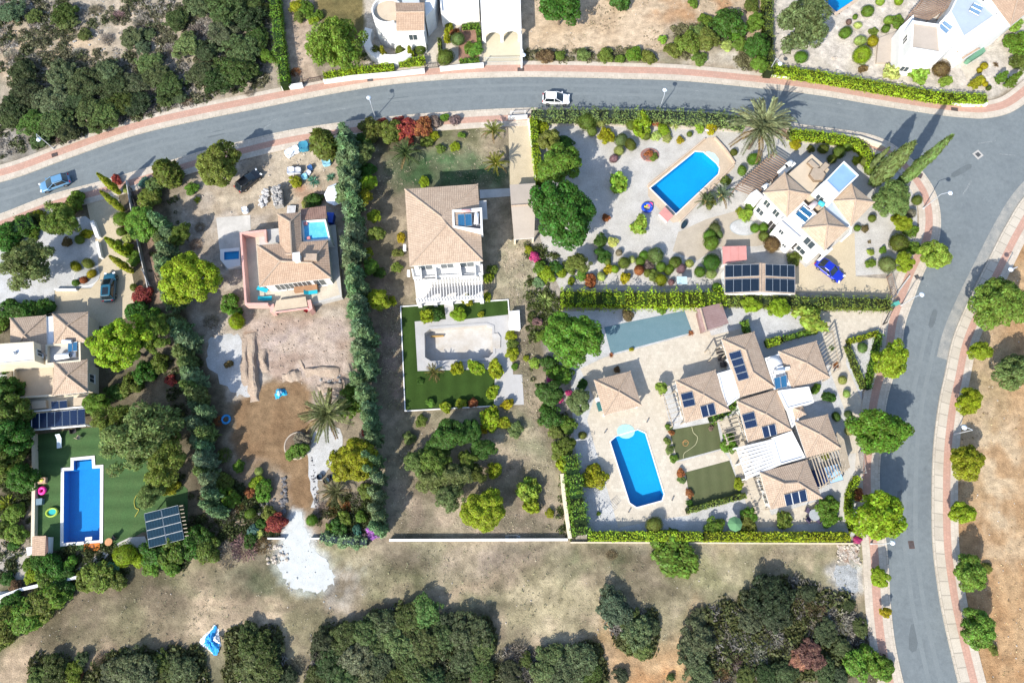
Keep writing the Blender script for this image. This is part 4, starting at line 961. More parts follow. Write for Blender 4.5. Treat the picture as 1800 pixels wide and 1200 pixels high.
# white slatted roof between its wings
t = h
Q = [(1293, 786), (1357, 771.5), (1372, 817), (1312, 843)]; QQ = GP(Q, 2.6)
for k in range(9):
    s0, s1 = k / 9 + .012, (k + 1) / 9 - .012
    bl = lambda s, v: QQ[0].lerp(QQ[1], s).lerp(QQ[3].lerp(QQ[2], s), v)
    a, b = bl(0, (s0 + s1) / 2), bl(1, (s0 + s1) / 2); beam('slat', h, M('slat_white', (.58, .58, .58), .7, .06, 1, .04, 8), a, b, (QQ[3] - QQ[0]).length / 9 * .74, .1)
for s in (0.03, .35, .68, .97): beam('bearer', h, WHITE, bl(s, 0) - Vector((0, 0, .16)), bl(s, 1) - Vector((0, 0, .16)), .14, .2)
for s in (.02, .5): 
    for v in (.02, .5, .98): p = bl(s, v); beam('post', h, WHITE, (p.x, p.y, 0), (p.x, p.y, 2.35), .18, .18)
def gaz(label, c, z, rise, mat, ridge=None, gable=False, cat='gazebo', name='gazebo', wall=False):
    t = empty(name); tag(t, label, cat); P = hip_roof(t, c, z, rise, mat, ridge, gable=gable)
    if wall: under(t, P, .25, z, mat)
    else:
        for p in inset(P, .35): beam('post', t, WHITE, (p.x, p.y, 0), (p.x, p.y, z - .165), .3, .3)
    return t
gaz('square open gazebo with a pyramid tile roof north of blue pool', [(1044, 668), (1108, 652), (1128, 713), (1062, 730)], 2.3, .8, TILE)
gaz('mauve metal garden shed at the end of the grey-blue court', [(1225, 543), (1268, 532), (1281, 568), (1235, 584)], 1.9, .4, MAUVE, [(1231, 541), (1242, 581)], gable=True, cat='shed', name='garden_shed', wall=True)
PERG = 'thin-slatted pergolas round the rambling villa'
pergola('thin cream pergola along the west wall beside the first lawn', [(1166, 691), (1183, 748), (1204, 741), (1187, 685)], 2.3, 7, WOODL, .07, PERG)
pergola('thin cream pergola between first lawn and the central tiled roof', [(1265, 737), (1281, 780), (1312, 772), (1296, 727)], 2.3, 6, WOODL, .07, PERG)
pergola('thin cream pergola along the wall beside the second lawn', [(1311, 845), (1331, 901), (1356, 894), (1336, 838)], 2.3, 8, WOODL, .07, PERG)
pergola('short cream pergola at the terrace under the mauve shed', [(1246, 612), (1252, 629), (1277, 622), (1268, 605)], 2.3, 3, WOODL, .07, PERG)
pergola('small grid pergola between the tiled roof and the driveway gate', [(1438, 605), (1459, 664), (1478, 648), (1464, 580)], 2.4, 10, WOODL, .06, PERG)
t = pergola('beige pergola of long slats above the blue hot tub', [(1424, 806), (1478, 788), (1491, 822), (1441, 858)], 2.5, 11, WOODL, .09, PERG, posts=6)
pergola('open lattice pergola of beige bars by the street gate', [(1471, 762), (1484, 775), (1494, 818), (1480, 826)], 2.5, 8, WOODL, .08, PERG)
m = Mesh()

# --- the white round-towered villa along the north edge
h = house('white villa with round turret and terracotta roof beyond the upper pavement')
P = hip_roof(h, [(697, 55), (695, 5), (746, 5), (746, 54)], 5.5, .8, TILE_W, [(696, 22), (746, 21.5)], gable=True); under(h, P, .2, 5.5)
a, b, n = face_edge(sides(P, .2), SOUTH); opening(h, a, b, .55, 1.3, 3.2, 4.4, out=n)
p = G(683, 22, 5.2); m = Mesh(); m.lathe([(2.6, 0), (2.6, 5.2)], (p.x, p.y, 0), 28); m.build('turret', WHITE, h); m = Mesh(); m.lathe([(2.3, 5.2), (2.3, 5.21)], (p.x, p.y, 0), 28); m.build('turret_floor', BEIGEF, h)
m = Mesh(); wall_run(m, [Vector((p.x + 2.5 * math.cos(t * math.pi / 14), p.y + 2.5 * math.sin(t * math.pi / 14), 0)) for t in range(8, 24)], 5.2, 5.9, .2); m.build('turret_wall', WHITE, h)
m = Mesh(); wall_run(m, [Vector((p.x + 4.2 * math.cos(t * math.pi / 16), p.y - 1.6 + 4.2 * math.sin(t * math.pi / 16), 0)) for t in range(14, 29)], 0, 1.6, 1.3); m.build('curved_stair', WHITE, h)
block(h, [(664, -30), (700, -30), (700, 14), (690, 20), (664, 0)], 0, 4.6); block(h, [(745, -40), (770, -40), (763, 14), (748, 30)], 0, 4.5)
block(h, [(706, -12), (736, -12), (736, -2), (706, -2)], 5, 6.4, BLUEGREY, 'roof_box')
block(h, [(693, 72), (746, 72), (746, 84), (694, 86)], 0, .9, WHITE, 'terrace_wall')
flat_roof(h, [(770, -30), (840, -32), (842, 14), (775, 22)], 3.4, WHITER, .3, .25)
panel(h, [(814, 9), (837, 8.5), (837, 21), (813, 22)], 2, 1, COLLECT_G, z=2.4)
t = empty('carport'); tag(t, 'white flat-roofed carport over the driveway of the round-towered villa', 'carport')
flat_roof(t, [(843, -30), (914, -30), (916.5, 51), (847, 55)], 3.3, WHITER, .08, .18, 2.9, WHITE)
for u in ((849, 53), (914, 49), (846, 0), (912, -2)): p = G(*u, 2.9); beam('post', t, WHITE, (p.x, p.y, 0), (p.x, p.y, 2.9), .35, .35)
A_, B_ = G(848, 56, 2.6), G(916, 52, 2.6); arcade(t, A_, B_, 2.85, 2, .5, .3, WHITE)
m = Mesh(); wall_run(m, GP([(916, 55), (917, 110)], 1.6), 0, 1.6, .25); m.build('side_wall', WHITE, t)

# --- the white villa in the northeast corner
h = house('white angular villa with tan flat roofs in the upper corner above junction')
flat_roof(h, [(1603.7, 36), (1652, 43), (1656, 94), (1601.5, 85)], 6.0, TANROOF, .35, .25)
Pq = ccw(GP([(1603.7, 36), (1652, 43), (1656, 94), (1601.5, 85)], 6.0)); a, b, n = face_edge(Pq, WEST); opening(h, a, b, .4, 1.2, 3.4, 4.8, out=n); opening(h, a, b, .4, 1.4, .9, 2.2, out=n)
a, b, n = face_edge(Pq, SOUTH); opening(h, a, b, .3, 1.2, .9, 2.0, out=n); opening(h, a, b, .75, 1.2, .9, 2.0, out=n)
block(h, [(1544.5, 67), (1578, 54), (1578, 110), (1541, 110)], 0, .5, TANROOF, 'terrace')
block(h, [(1582, 48), (1606, 26), (1612, 100), (1580, 112)], 0, 3.1)
flat_roof(h, [(1670, 20), (1694, -30), (1752, 26), (1694, 66)], 5.2, BLUEGREY, .25, .2)
panel(h, [(1703, 19), (1712, 5), (1729, 13), (1720, 28)], 2, 1, COLLECT_G, z=5.5)
block(h, [(1640, 52), (1672, 18), (1698, 62), (1662, 92)], 0, 4.2, WHITE); block(h, [(1692, 64), (1754, 24), (1775, 45), (1700, 90)], 0, 4.4, WHITE)
panel(h, [(1649, 47), (1661, 36), (1676, 47), (1663, 60)], 2, 1, COLLECT_G, z=4.3)
P = hip_roof(h, [(1735, -10), (1790, -60), (1840, -5), (1776, 46)], 4.6, .9, TILE_W); under(h, P, .3, 4.6)
P = hip_roof(h, [(1682, 92), (1713, 73), (1722, 86), (1692, 104)], 2.5, .5, TILE_W); under(h, P, .2, 2.5)
block(h, [(1700, 104), (1729, 82), (1733, 90), (1706, 107)], 0, 1.0, M('green_awning', (.12, .26, .17), .8), 'awning')
pergola('dark slatted pergola joined to the white villa in the upper corner', [(1598, 28), (1655, -38), (1700, -10), (1630, 36)], 3.0, 22, WOODB, .14, posts=6)
# ------------------------------------------------------------------ gardens: surfaces, pools, walls
GRAVEL = M('white_gravel', (.475, .455, .42), .95, .10, .5, .22, 11, .03, 30, .1, tint=(.38, .36, .325))
GRAVEL_G = M('grey_white_gravel', (.485, .485, .48), .95, .10, .5, .2, 11, .03, 30, .1, tint=(.38, .375, .36))
PAVE = slab_material('cream_stone_paving', (.53, .475, .385), (.49, .43, .345), .5, .5, .025, .86)
DRIVE = M('beige_printed_drive', (.47, .395, .275), .9, .08, .4, .09, 6, tint=(.42, .35, .24))
PATIO = M('tan_patio', (.40, .345, .27), .9, .1, .6, .1, 8)
TURF_C = M('artificial_turf', (.036, .070, .014), .95, .08, .4, .3, 25, .02, 60, .1, tint=(.030, .058, .012))
TURF_A = M('garden_turf', (.060, .118, .042), .95, .12, .6, .3, 22, .02, 60, .1, tint=(.070, .122, .045))
TURF_E = M('clipped_turf', (.098, .108, .052), .95, .08, .8, .25, 22, .02, 60, .1, tint=(.085, .10, .045))
def seams(m, axis, width, lo, hi):
    nt = m.node_tree; L = nt.links.new; b = nt.nodes['Principled BSDF']; src = b.inputs['Base Color'].links[0].from_socket; g = _n(nt, 'ShaderNodeNewGeometry'); w_ = _n(nt, 'ShaderNodeTexWave'); w_.bands_direction = axis; w_.wave_profile = 'TRI'
    w_.inputs['Scale'].default_value = .314 / width; w_.inputs['Distortion'].default_value = .6; w_.inputs['Detail'].default_value = 2; r = _n(nt, 'ShaderNodeMapRange'); r.inputs[3].default_value = lo; r.inputs[4].default_value = hi
    L(g.outputs['Position'], w_.inputs['Vector']); L(w_.outputs['Fac'], r.inputs[0]); mm = _n(nt, 'ShaderNodeMix', data_type='RGBA', blend_type='MULTIPLY'); mm.inputs[0].default_value = 1; L(src, mm.inputs[6]); L(r.outputs[0], mm.inputs[7]); L(mm.outputs[2], b.inputs['Base Color'])
seams(TURF_C, 'X', 2.0, .88, 1.1); seams(TURF_A, 'Y', 2.0, .86, 1.12); seams(TURF_E, 'X', 1.6, .92, 1.07)
COURT = M('grey_blue_court', (.115, .19, .215), .9, .06, .8, .1, 14, tint=(.10, .175, .20))
SLAB_W = M('pale_pool_paving', (.41, .40, .39), .9, .08, .5, .06, 10, tint=(.36, .35, .34))
CONC_P = M('pale_concrete', (.50, .475, .435), .9, .1, .5, .08, 8, tint=(.38, .36, .325))
COPE_W = M('white_coping', (.70, .67, .62), .8, .06, 1, .05, 10)
COPE_T = M('tan_coping', (.50, .39, .29), .85, .1, .8, .1, 9)
POOL_B = M('pool_mosaic_cyan', (.002, .285, .56), .5, .05, .6, .06, 6)
POOL_A = M('pool_mosaic_blue', (.004, .22, .56), .5, .06, .6, .06, 6)
PLASTER = M('old_pool_plaster', (.47, .455, .43), .9, .12, .5, .08, 8, tint=(.38, .34, .29))
def water_material():
    m = bpy.data.materials.new('pool_water'); m.use_nodes = True; nt = m.node_tree; L = nt.links.new; nt.nodes.clear()
    t = _n(nt, 'ShaderNodeBsdfTransparent'); t.inputs[0].default_value = (.86, .97, 1, 1); g = _n(nt, 'ShaderNodeBsdfGlossy'); g.inputs['Roughness'].default_value = .04
    no = _n(nt, 'ShaderNodeTexNoise'); no.inputs['Scale'].default_value = 2.2; no.inputs['Detail'].default_value = 3; ge = _n(nt, 'ShaderNodeNewGeometry'); L(ge.outputs['Position'], no.inputs['Vector'])
    bp = _n(nt, 'ShaderNodeBump'); bp.inputs['Distance'].default_value = .03; bp.inputs['Strength'].default_value = .5; L(no.outputs[0], bp.inputs['Height']); L(bp.outputs[0], g.inputs['Normal'])
    lw = _n(nt, 'ShaderNodeLayerWeight'); L(bp.outputs[0], lw.inputs['Normal']); pw = _n(nt, 'ShaderNodeMath', operation='POWER'); pw.inputs[1].default_value = 5; L(lw.outputs['Facing'], pw.inputs[0])
    fr = _n(nt, 'ShaderNodeMath', operation='MULTIPLY_ADD'); fr.inputs[1].default_value = .7; fr.inputs[2].default_value = .025; L(pw.outputs[0], fr.inputs[0])
    mx = _n(nt, 'ShaderNodeMixShader'); L(fr.outputs[0], mx.inputs[0]); L(t.outputs[0], mx.inputs[1]); L(g.outputs[0], mx.inputs[2])
    o = _n(nt, 'ShaderNodeOutputMaterial'); L(mx.outputs[0], o.inputs[0]); return m
WATER = water_material()
def pool(label, outline, depth, lining, coping, cw, top=.1, filled=True, name='swimming_pool', floor=None, level=.12):
    t = empty(name); tag(t, label, 'swimming pool'); m = Mesh(); n = len(outline)
    zf = floor or (lambda p: -depth)
    a = [Vector((p.x, p.y, top)) for p in outline]; b = [Vector((p.x, p.y, zf(p))) for p in outline]
    for i in range(n): j = (i + 1) % n; m.quad(a[j], a[i], b[i], b[j])
    m.cap(b); m.build('basin', lining, t)
    k = Mesh(); wall_run(k, inset(outline, -cw / 2 + .01), 0, top + .004, cw, True); k.build('coping', coping, t)
    if filled:
        w_ = Mesh(); w_.cap([Vector((p.x, p.y, top - level)) for p in inset(outline, -.004)]); w_.build('water', WATER, t)
    return t
tp = pool('blue pool with a stepped end and white coping in the green turf', PA, 1.3, POOL_A, COPE_W, .42)
q = ccw(GP([(131, 811), (161, 808), (162, 822), (132, 825)])); m = Mesh(); m.prism(q, -1.29, -.45); m.build('step', POOL_A, tp)
m = Mesh(); m.box(G(157, 947, -.2), (.9, .55, .2), .1); m.build('ladder_step', COPE_W, tp)
x0 = min(p.x for p in PC); x1 = max(p.x for p in PC)
tp = pool('empty white plastered pool with rust stains and a deep end', PC, 1.5, PLASTER, SLAB_W, .35, filled=False, floor=lambda p: -1.75 + .75 * min(1, max(0, (p.x - x0) / (x1 - x0) - .4) / .5))
m = Mesh(); m.prism(GP([(865, 587), (875, 585), (880, 592), (879.5, 611), (866, 613)], .1), .02, .16); m.build('step', PLASTER, tp)
m = Mesh(); wall_run(m, GP([(757, 591), (780, 590)], -1.3), -1.7, -1.2, .12); m.build('ledge', M('rust_stain', (.42, .26, .08), .9), tp)
tp = pool('bright blue angled pool on the tan terrace beside the big palm', PD, 1.3, POOL_B, COPE_W, .16)
m = Mesh(); m.prism(GP([(1238, 269), (1244, 266), (1256, 270), (1264, 281), (1263, 290), (1257, 286)], .03), -.02, .06); m.build('step', M('pale_step', (.45, .68, .74), .6), tp)
PE_Y = max(p.y for p in PE)
tp = pool('bright blue eight-sided pool on the cream paving of the rambling villa', PE, 1.35, POOL_B, COPE_W, .16, floor=lambda p: -1.0 - .55 * min(1, max(0, (PE_Y - p.y) / 9.0)))
m = Mesh(); c = G(1100, 758, .03); m.prism([c + Vector((1.25 * math.cos(a), 1.0 * math.sin(a), 0)) for a in [k * math.pi / 8 for k in range(16)]], .0, .07); m.build('step', M('pale_step_e', (.35, .70, .74), .6), tp)
pool('corner of a bright blue pool at the upper edge, beyond junction', PF, 1.3, POOL_B, COPE_T, .5)

# --- surfaces
def S(name, pts, z, mat): o = sheet(name, GP(pts), z, mat); planar_uv(o); return o
def planar_uv(o):
    uv = o.data.uv_layers.new(name='UVMap'); v = o.data.vertices
    for p in o.data.polygons:
        for li, vi in zip(p.loop_indices, p.vertices): uv.data[li].uv = (v[vi].co.x, v[vi].co.y)
S('gravel_court', [(942, 214), (1090, 212), (1300, 216), (1390, 240), (1500, 250), (1532, 285), (1545, 300), (1600, 300), (1612, 345), (1612, 400), (1598, 478), (1503, 485), (1400, 512), (1270, 514), (985, 508), (965, 470), (950, 420)], .016, GRAVEL)
S('driveway', [(1397, 452), (1416, 470), (1450, 445), (1470, 428), (1502, 408), (1504, 486), (1558, 490), (1574, 524), (1400, 513)], .024, DRIVE)
S('patio', [(1192, 408), (1240, 386), (1296, 370), (1318, 385), (1366, 425), (1330, 433), (1262, 434), (1225, 458), (1182, 442)], .022, PATIO)
S('pool_terrace', [(1139, 323), (1239, 243), (1257, 241), (1291, 284), (1291, 294), (1196, 389), (1183, 392), (1166, 377), (1139, 345)], .05, M('tan_pool_terrace', (.48, .385, .285), .9, .1, .5, .1, 8))
S('gravel_court', [(985, 548), (1225, 538), (1440, 545), (1548, 577), (1535, 640), (1515, 690), (1505, 942), (1030, 942), (1008, 760), (1002, 640)], .016, GRAVEL_G)
S('paving', [(1020, 648), (1062, 628), (1216, 587), (1203, 546), (1232, 537), (1250, 590), (1300, 578), (1310, 640), (1196, 668), (1164, 690), (1178, 748), (1190, 812), (1206, 832), (1214, 905), (1160, 912), (1087, 927), (1032, 738), (1044, 700)], .03, PAVE)
S('paving', [(1190, 812), (1270, 790), (1284, 808), (1204, 832)], .034, PAVE)
S('paving', [(1262, 738), (1300, 728), (1330, 845), (1356, 905), (1470, 870), (1475, 915), (1330, 928), (1305, 868)], .034, PAVE)
S('driveway', [(1442, 549), (1566, 543), (1549, 575), (1489, 596), (1487, 640), (1516, 705), (1510, 800), (1478, 800), (1492, 740), (1462, 660), (1448, 600)], .03, PAVE)
S('path', [(1470, 800), (1512, 795), (1502, 850), (1494, 918), (1472, 918), (1462, 860)], .04, CONC_P)
S('court', [(1062, 575), (1203, 546), (1217, 584), (1074, 622)], .044, COURT)
S('lawn', [(1176, 756), (1260, 741), (1269, 788), (1191, 809)], .05, TURF_E)
S('lawn', [(1204, 830), (1282, 809), (1303, 866), (1217, 894)], .05, TURF_E)
S('lawn', [(704, 539), (780, 535), (784, 561), (729, 565), (734, 652), (883, 648), (870, 662), (868, 712), (712, 721)], .03, TURF_C)
S('lawn', [(797, 532), (893, 527), (893, 553), (799, 563)], .03, TURF_C)
S('pool_paving', [(729, 565), (784, 561), (781, 535), (797, 533), (799, 563), (893, 553), (898, 600), (902, 658), (918, 658), (921, 711), (868, 712.5), (870, 662), (884, 650), (734, 652.5)], .026, SLAB_W)
S('driveway', [(893, 207), (926, 205), (934, 260), (941, 322), (938, 418), (904, 421), (897, 330)], .02, DRIVE)
S('path', [(843, 334), (897, 331), (897, 345), (844, 349)], .024, GREYC)
S('lawn', [(62, 764), (150, 752), (215, 745), (330, 860), (330, 930), (250, 935), (200, 965), (110, 968), (60, 965)], .02, TURF_A)
S('gravel_court', [(-60, 440), (30, 405), (100, 388), (150, 380), (170, 395), (176, 470), (176, 492), (160, 506), (96, 508), (96, 552), (-60, 560)], .016, GRAVEL_G)
S('driveway', [(148, 338), (205, 318), (214, 385), (222, 430), (236, 500), (244, 540), (200, 575), (96, 566), (97, 509), (160, 507), (174, 490), (172, 440), (158, 384)], .022, DRIVE)
S('path', [(205, 955), (228, 944), (255, 942), (262, 962), (238, 962), (215, 972)], .03, CONC_P); S('path', [(128, 1005), (150, 990), (180, 968), (196, 970), (175, 990), (150, 1012)], .028, CONC_P)
S('path', [(-20, 975), (0, 972), (50, 968), (52, 1000), (42, 1018), (-20, 1020)], .018, M('sandy_court', (.38, .345, .29), .95, .12, .6, .15, 8)); S('path', [(-20, 1040), (30, 1038), (40, 1050), (0, 1062), (-20, 1060)], .02, CONC_P)
S('concrete_pad', [(380, 383), (440, 378), (441, 405), (422, 409), (426, 472), (398, 476), (386, 440)], .03, CONC_P)
sheet('gravel_bed', ragged(GP([(368, 598), (398, 586), (425, 598), (429, 652), (441, 692), (421, 697), (404, 686), (366, 642)]), .35, 5, 3), .02, GRAVEL_G)
sheet('gravel_bed', ragged(GP([(546, 770), (570, 752), (592, 752), (602, 782), (574, 828), (560, 848), (556, 872), (566, 900), (550, 890), (543, 820)]), .3, 5, 4), .02, GRAVEL_G)
sheet('gravel_spill', ragged(GP([(517, 902), (529, 903), (541, 938), (551, 966), (576, 990), (588, 1008), (582, 1028), (566, 1040), (546, 1042), (522, 1034), (501, 1018), (490, 992), (495, 964), (503, 932)]), .3, 5, 5), .016, M('crushed_limestone', (.50, .515, .505), .95, .14, .9, .12, 18, .02, 20, .1, tint=(.42, .43, .41)))
sheet('gravel_patch', ragged(GP([(1472, 996), (1492, 990), (1508, 1004), (1508, 1034), (1492, 1044), (1474, 1034), (1469, 1012)]), .35, 5, 8), .016, M('blue_grey_gravel', (.38, .39, .39), .95, .2, .8, .25, 8, .06, 14, .1))
sheet('rubble_patch', ragged(GP([(1474, 962), (1500, 958), (1510, 972), (1506, 986), (1478, 984)]), .5, 5, 9), .03, M('pale_rubble', (.50, .46, .41), .95, .3, 1.5, .3, 8, .08, 9, .1, tint=(.24, .15, .10)))
S('paving', [(764, 10), (845, 10), (848, 110), (772, 118), (760, 112), (748, 112), (747, 86), (752, 60)], .02, PAVE)
S('driveway', [(848, 10), (914, 10), (916, 108), (851, 110)], .024, M('cream_drive', (.52, .465, .34), .9, .06, .5, .06, 7))
S('planting_bed', [(812, 42), (841, 40), (843, 104), (806, 108), (806, 70)], .026, M('red_chip', (.30, .17, .12), .95, .15, .8, .25, 9))
S('paving', [(1412, -40), (1448, 0), (1469, 26), (1540, -14), (1500, -60)], .02, PAVE)
S('path', [(1600, 118), (1750, 30), (1800, -10), (1800, 10), (1690, 92), (1660, 130)], .02, PAVE); S('path', [(1690, 120), (1720, 105), (1730, 160), (1712, 166)], .022, PAVE)
S('garden_bed', [(1494, 606), (1545, 588), (1524, 676)], .03, GRAVEL_G)

# --- walls
WT = 'white boundary walls'
wall_thing('thin white wall between the cypress drive and the neighbouring garden', [(221, 316), (230, 370), (242, 430), (259, 506)], .9, .12, GREYC)
wall_thing('low pale wall along the west side of the pool turf', [(58, 762), (59, 830), (58, 900), (57, 962)], .7, .45, CREAMW)
wall_thing('long low white wall below the dry plot, straight along the field', [(684, 949), (840, 948.5), (998, 948)], .7, .32, WHITE)
wall_thing('cream wall between the dry plot and the tall leafy hedge', [(988, 832), (991, 868), (996, 905), (1002, 946)], .8, .5, CREAMW)
wall_thing('low white wall at the foot of the bright hedge by field', [(1003, 953), (1180, 953.5), (1340, 954.5), (1500, 955)], .35, .18, CREAMW)
wall_thing('low white wall around the two-part artificial lawn', [(895, 549), (893, 526.5), (704, 538.5), (712, 722), (870, 713)], .18, .14, WHITE, cat='edging', name='lawn_edging')
wall_thing('white street wall below the hedge of the round-towered villa', [(568, 141), (620, 134), (690, 128), (746, 122)], .9, .4, WHITE)
wall_thing('white street wall beside the dark ball tree and white carport', [(773, 119), (810, 115), (850, 112)], .9, .4, WHITE)
wall_thing('short white wall beside the sandy track and tall narrow hedge', [(494, 152), (531, 147)], 1.0, .4, WHITE)
wall_thing('low white wall under the long clipped hedge of corner villa', [(1350, 129), (1450, 141.5), (1560, 161), (1700, 183), (1736, 182)], .6, .45, WHITE)
wall_thing('pale street wall with brown railing beside the clipped yellow-green hedge', [(1390, 226), (1450, 233), (1512, 241), (1556, 256)], .9, .4, CREAMW)
wall_thing('slanting white wall between dense hedge and the western court', [(-20, 1056), (35, 1036), (95, 1022), (146, 1012)], .8, .4, WHITE)
wall_thing('thin white wall fragment beside the crushed limestone spill', [(470, 946), (500, 946)], .5, .2, WHITE)
wall_thing('white stub of wall beside the purple bougainvillea', [(545, 946), (568, 946)], .5, .2, WHITE)
wall_thing('white planter wall at the left of the cypress drive', [(161, 388), (166, 402), (171, 416)], .8, .55, WHITE); wall_thing('dark capped low wall dividing the drive from the gravel', [(170, 424), (173, 438), (176, 452)], .8, .35, WHITE)
wall_thing('thin pale wall between the gravel and the shaded drive', [(95, 508), (133, 508)], .6, .2, WHITE)
wall_thing('white wall stub by the driveway mouth of square villa', [(893, 205), (927, 203)], .9, .3, WHITE); wall_thing('white side wall along the drive of the square villa', [(929, 208), (936, 262), (943, 318)], .9, .25, WHITE)
wall_thing('tan wall along the lower side of the angled pool terrace', [(1291, 288), (1262, 318), (1196, 388)], .5, .25, COPE_T); wall_thing('tan wall along the upper side of the angled pool terrace', [(1139, 326), (1190, 284), (1240, 243)], .45, .2, COPE_T)
wall_thing('tan wall between the angled pool terrace and the big palm', [(1257, 241), (1276, 262), (1292, 286)], .45, .25, COPE_T)
wall_thing('thin side wall east of the empty pool carport drive', [(897, 420), (899, 422)], .4, .2, CREAMW)
wall_thing('low white wall along the driveway mouth by the street hedge', [(1569, 526), (1600, 484)], .5, .18, GREYC)
def bed(label, c, rx, ry, soil, ring=None, h=.25, rot=0, name='planting_bed'):
    p = G(*c); s = mpp(*c); rx, ry = rx * s, ry * s; t = empty(name, (p.x, p.y, 0), rot); tag(t, label, 'planting bed')
    m = Mesh(); m.lathe([(1, 0), (.96, h * .7), (.6, h), (.05, h * 1.1)], (0, 0, 0), 22)
    for v in m.v: v.x *= rx; v.y *= ry
    m.build('soil', soil, t)
    m = Mesh(); m.torus((0, 0, h * .45), rx, h * .5, 26, 6, ry / rx); m.build('edging', ring or COPE_W, t); return t
SOIL = M('bed_soil', (.17, .12, .08), .95, .2, 1, .3, 9); REDCHIP = M('mauve_chip', (.27, .16, .14), .95, .15, 1, .3, 9)
bed('oval bed ringed with pale stones on the brown dirt drive', (523, 783), 22, 23, SOIL, M('bed_stone', (.42, .36, .29), .9))
bed('round bed of mauve chippings edged with brick on the white gravel', (1142, 273), 15, 12, REDCHIP, M('brick_edge', (.33, .16, .13), .9))
bed('kidney bed of pale gravel with small shrubs beside the cypress drive', (153, 486), 22, 18, M('grey_bed', (.36, .365, .36), .9), COPE_W, .12)
bed('curved bed edged in grey stone below the three-pyramid villa', (1307, 400), 24, 15, GRAVEL_G, M('grey_edge', (.34, .38, .38), .9), .12)
# ------------------------------------------------------------------ foliage meshes of unit radius, shared by the plants
def unit(v): return v / (np.linalg.norm(v, axis=1, keepdims=True) + 1e-9)
def leaf_quads(P, N, size, aspect, q, flat=0.0, up=None):
    """one leaf-shaped quad (a kite) per point"""
    n = len(P); T = unit(np.cross(N, unit(q.randn(n, 3)))) if up is None else unit(up - N * (up * N).sum(1, keepdims=True)); B = np.cross(N, T)
    s = (size * (.55 + .9 * q.rand(n)))[:, None]; a = T * s * aspect; b = B * s
    return np.stack([P - a, P + b * .9 - a * .1, P + a, P - b * .9 - a * .1], 1)
def crown_cloud(seed, ncl, per, clr, leaf, squash=.85, low=-.45, spread=(.58, .88), aspect=1.35, upb=.9, core=140, rag=.42):
    q = np.random.RandomState(seed); c = unit(q.randn(ncl * 3, 3)); c = c[c[:, 2] > low][:ncl]; m = len(c)
    ph = q.rand(6) * 6.283; lob = 1 + .13 * np.sin(2 * np.arctan2(c[:, 1], c[:, 0]) + ph[0]) + .11 * np.sin(3 * np.arctan2(c[:, 1], c[:, 0]) + ph[1]) + .09 * np.sin(5 * np.arctan2(c[:, 1], c[:, 0]) + ph[2]) + .08 * np.sin(4 * c[:, 2] + ph[3])
    c = c * (lob * .93 * (spread[0] + (spread[1] - spread[0]) * q.rand(m) ** .6))[:, None]; c[:, 2] *= squash
    r_ = clr * (.65 + .7 * q.rand(m)); P, N = [], []
    for i in range(m):
        k = int(per * (r_[i] / clr) ** 2); d = unit(q.randn(k, 3)); o = c[i] / np.linalg.norm(c[i]); d = unit(d + o * .35 + np.array([0, 0, .15]))
        P.append(c[i] + d * (r_[i] * (.7 + .35 * q.rand(k)))[:, None] * np.array([1, 1, .8])); N.append(unit(d + rag * q.randn(k, 3) + np.array([0, 0, upb])))
    P, N = np.concatenate(P), np.concatenate(N); Q = [leaf_quads(P, N, leaf, aspect, q)]
    if core:
        p = unit(q.randn(core, 3)) * (.62 * q.rand(core) ** .4)[:, None]; p[:, 2] *= squash; Q.append(leaf_quads(p, unit(q.randn(core, 3) + [0, 0, .6]), .13, 1.0, q))
    return np.concatenate(Q)
def spindle(seed, n, leaf, prof, rag=.5, rise=.6, lumps=9):
    """upright plant of height 1: prof(t) is the radius at height t"""
    q = np.random.RandomState(seed); t = q.rand(n) ** .85; a = q.rand(n) * 2 * np.pi; ph = q.rand(lumps) * 6.28
    lum = 1 + .16 * np.sin(a * 3 + ph[0] + t * 17) + .12 * np.sin(a * 5 + ph[1] - t * 31) + .1 * np.sin(t * 55 + ph[2] + a)
    r_ = prof(t) * lum * (.72 + .32 * q.rand(n)); P = np.stack([r_ * np.cos(a), r_ * np.sin(a), t], 1)
    o = np.stack([np.cos(a), np.sin(a), np.full(n, .8)], 1); N = unit(o + rag * q.randn(n, 3))
    up = np.stack([np.cos(a) * .5, np.sin(a) * .5, np.full(n, rise * 2)], 1) + .5 * q.randn(n, 3)
    return leaf_quads(P, N, leaf, 2.6, q, up=up)
def plumes(seed, nb, per, leaf):
    """upright conifer of height 1: feathery sprays along rising branches"""
    q = np.random.RandomState(seed); P, N, U = [], [], []
    for i in range(nb):
        t = .04 + .9 * (i + q.rand()) / nb; a = i * 2.39996 + q.uniform(-.4, .4); L_ = .36 * min(1, (1 - t) * 1.35 + .10) * q.uniform(.7, 1.25)
        d = unit(np.array([[np.cos(a), np.sin(a), .55 + .9 * t]]))[0]; s = (.15 + .85 * q.rand(per)) * L_; w_ = .05 * (1.15 - s / L_ * .8)
        P.append(np.array([0, 0, t]) + d * s[:, None] * np.array([1, 1, .42]) + q.randn(per, 3) * w_[:, None] * np.array([1, 1, .4])); U.append(d + .35 * q.randn(per, 3)); N.append(unit(np.array([np.cos(a) * .4, np.sin(a) * .4, .8]) + .45 * q.randn(per, 3)))
    return leaf_quads(np.concatenate(P), np.concatenate(N), leaf, 2.8, q, up=np.concatenate(U))
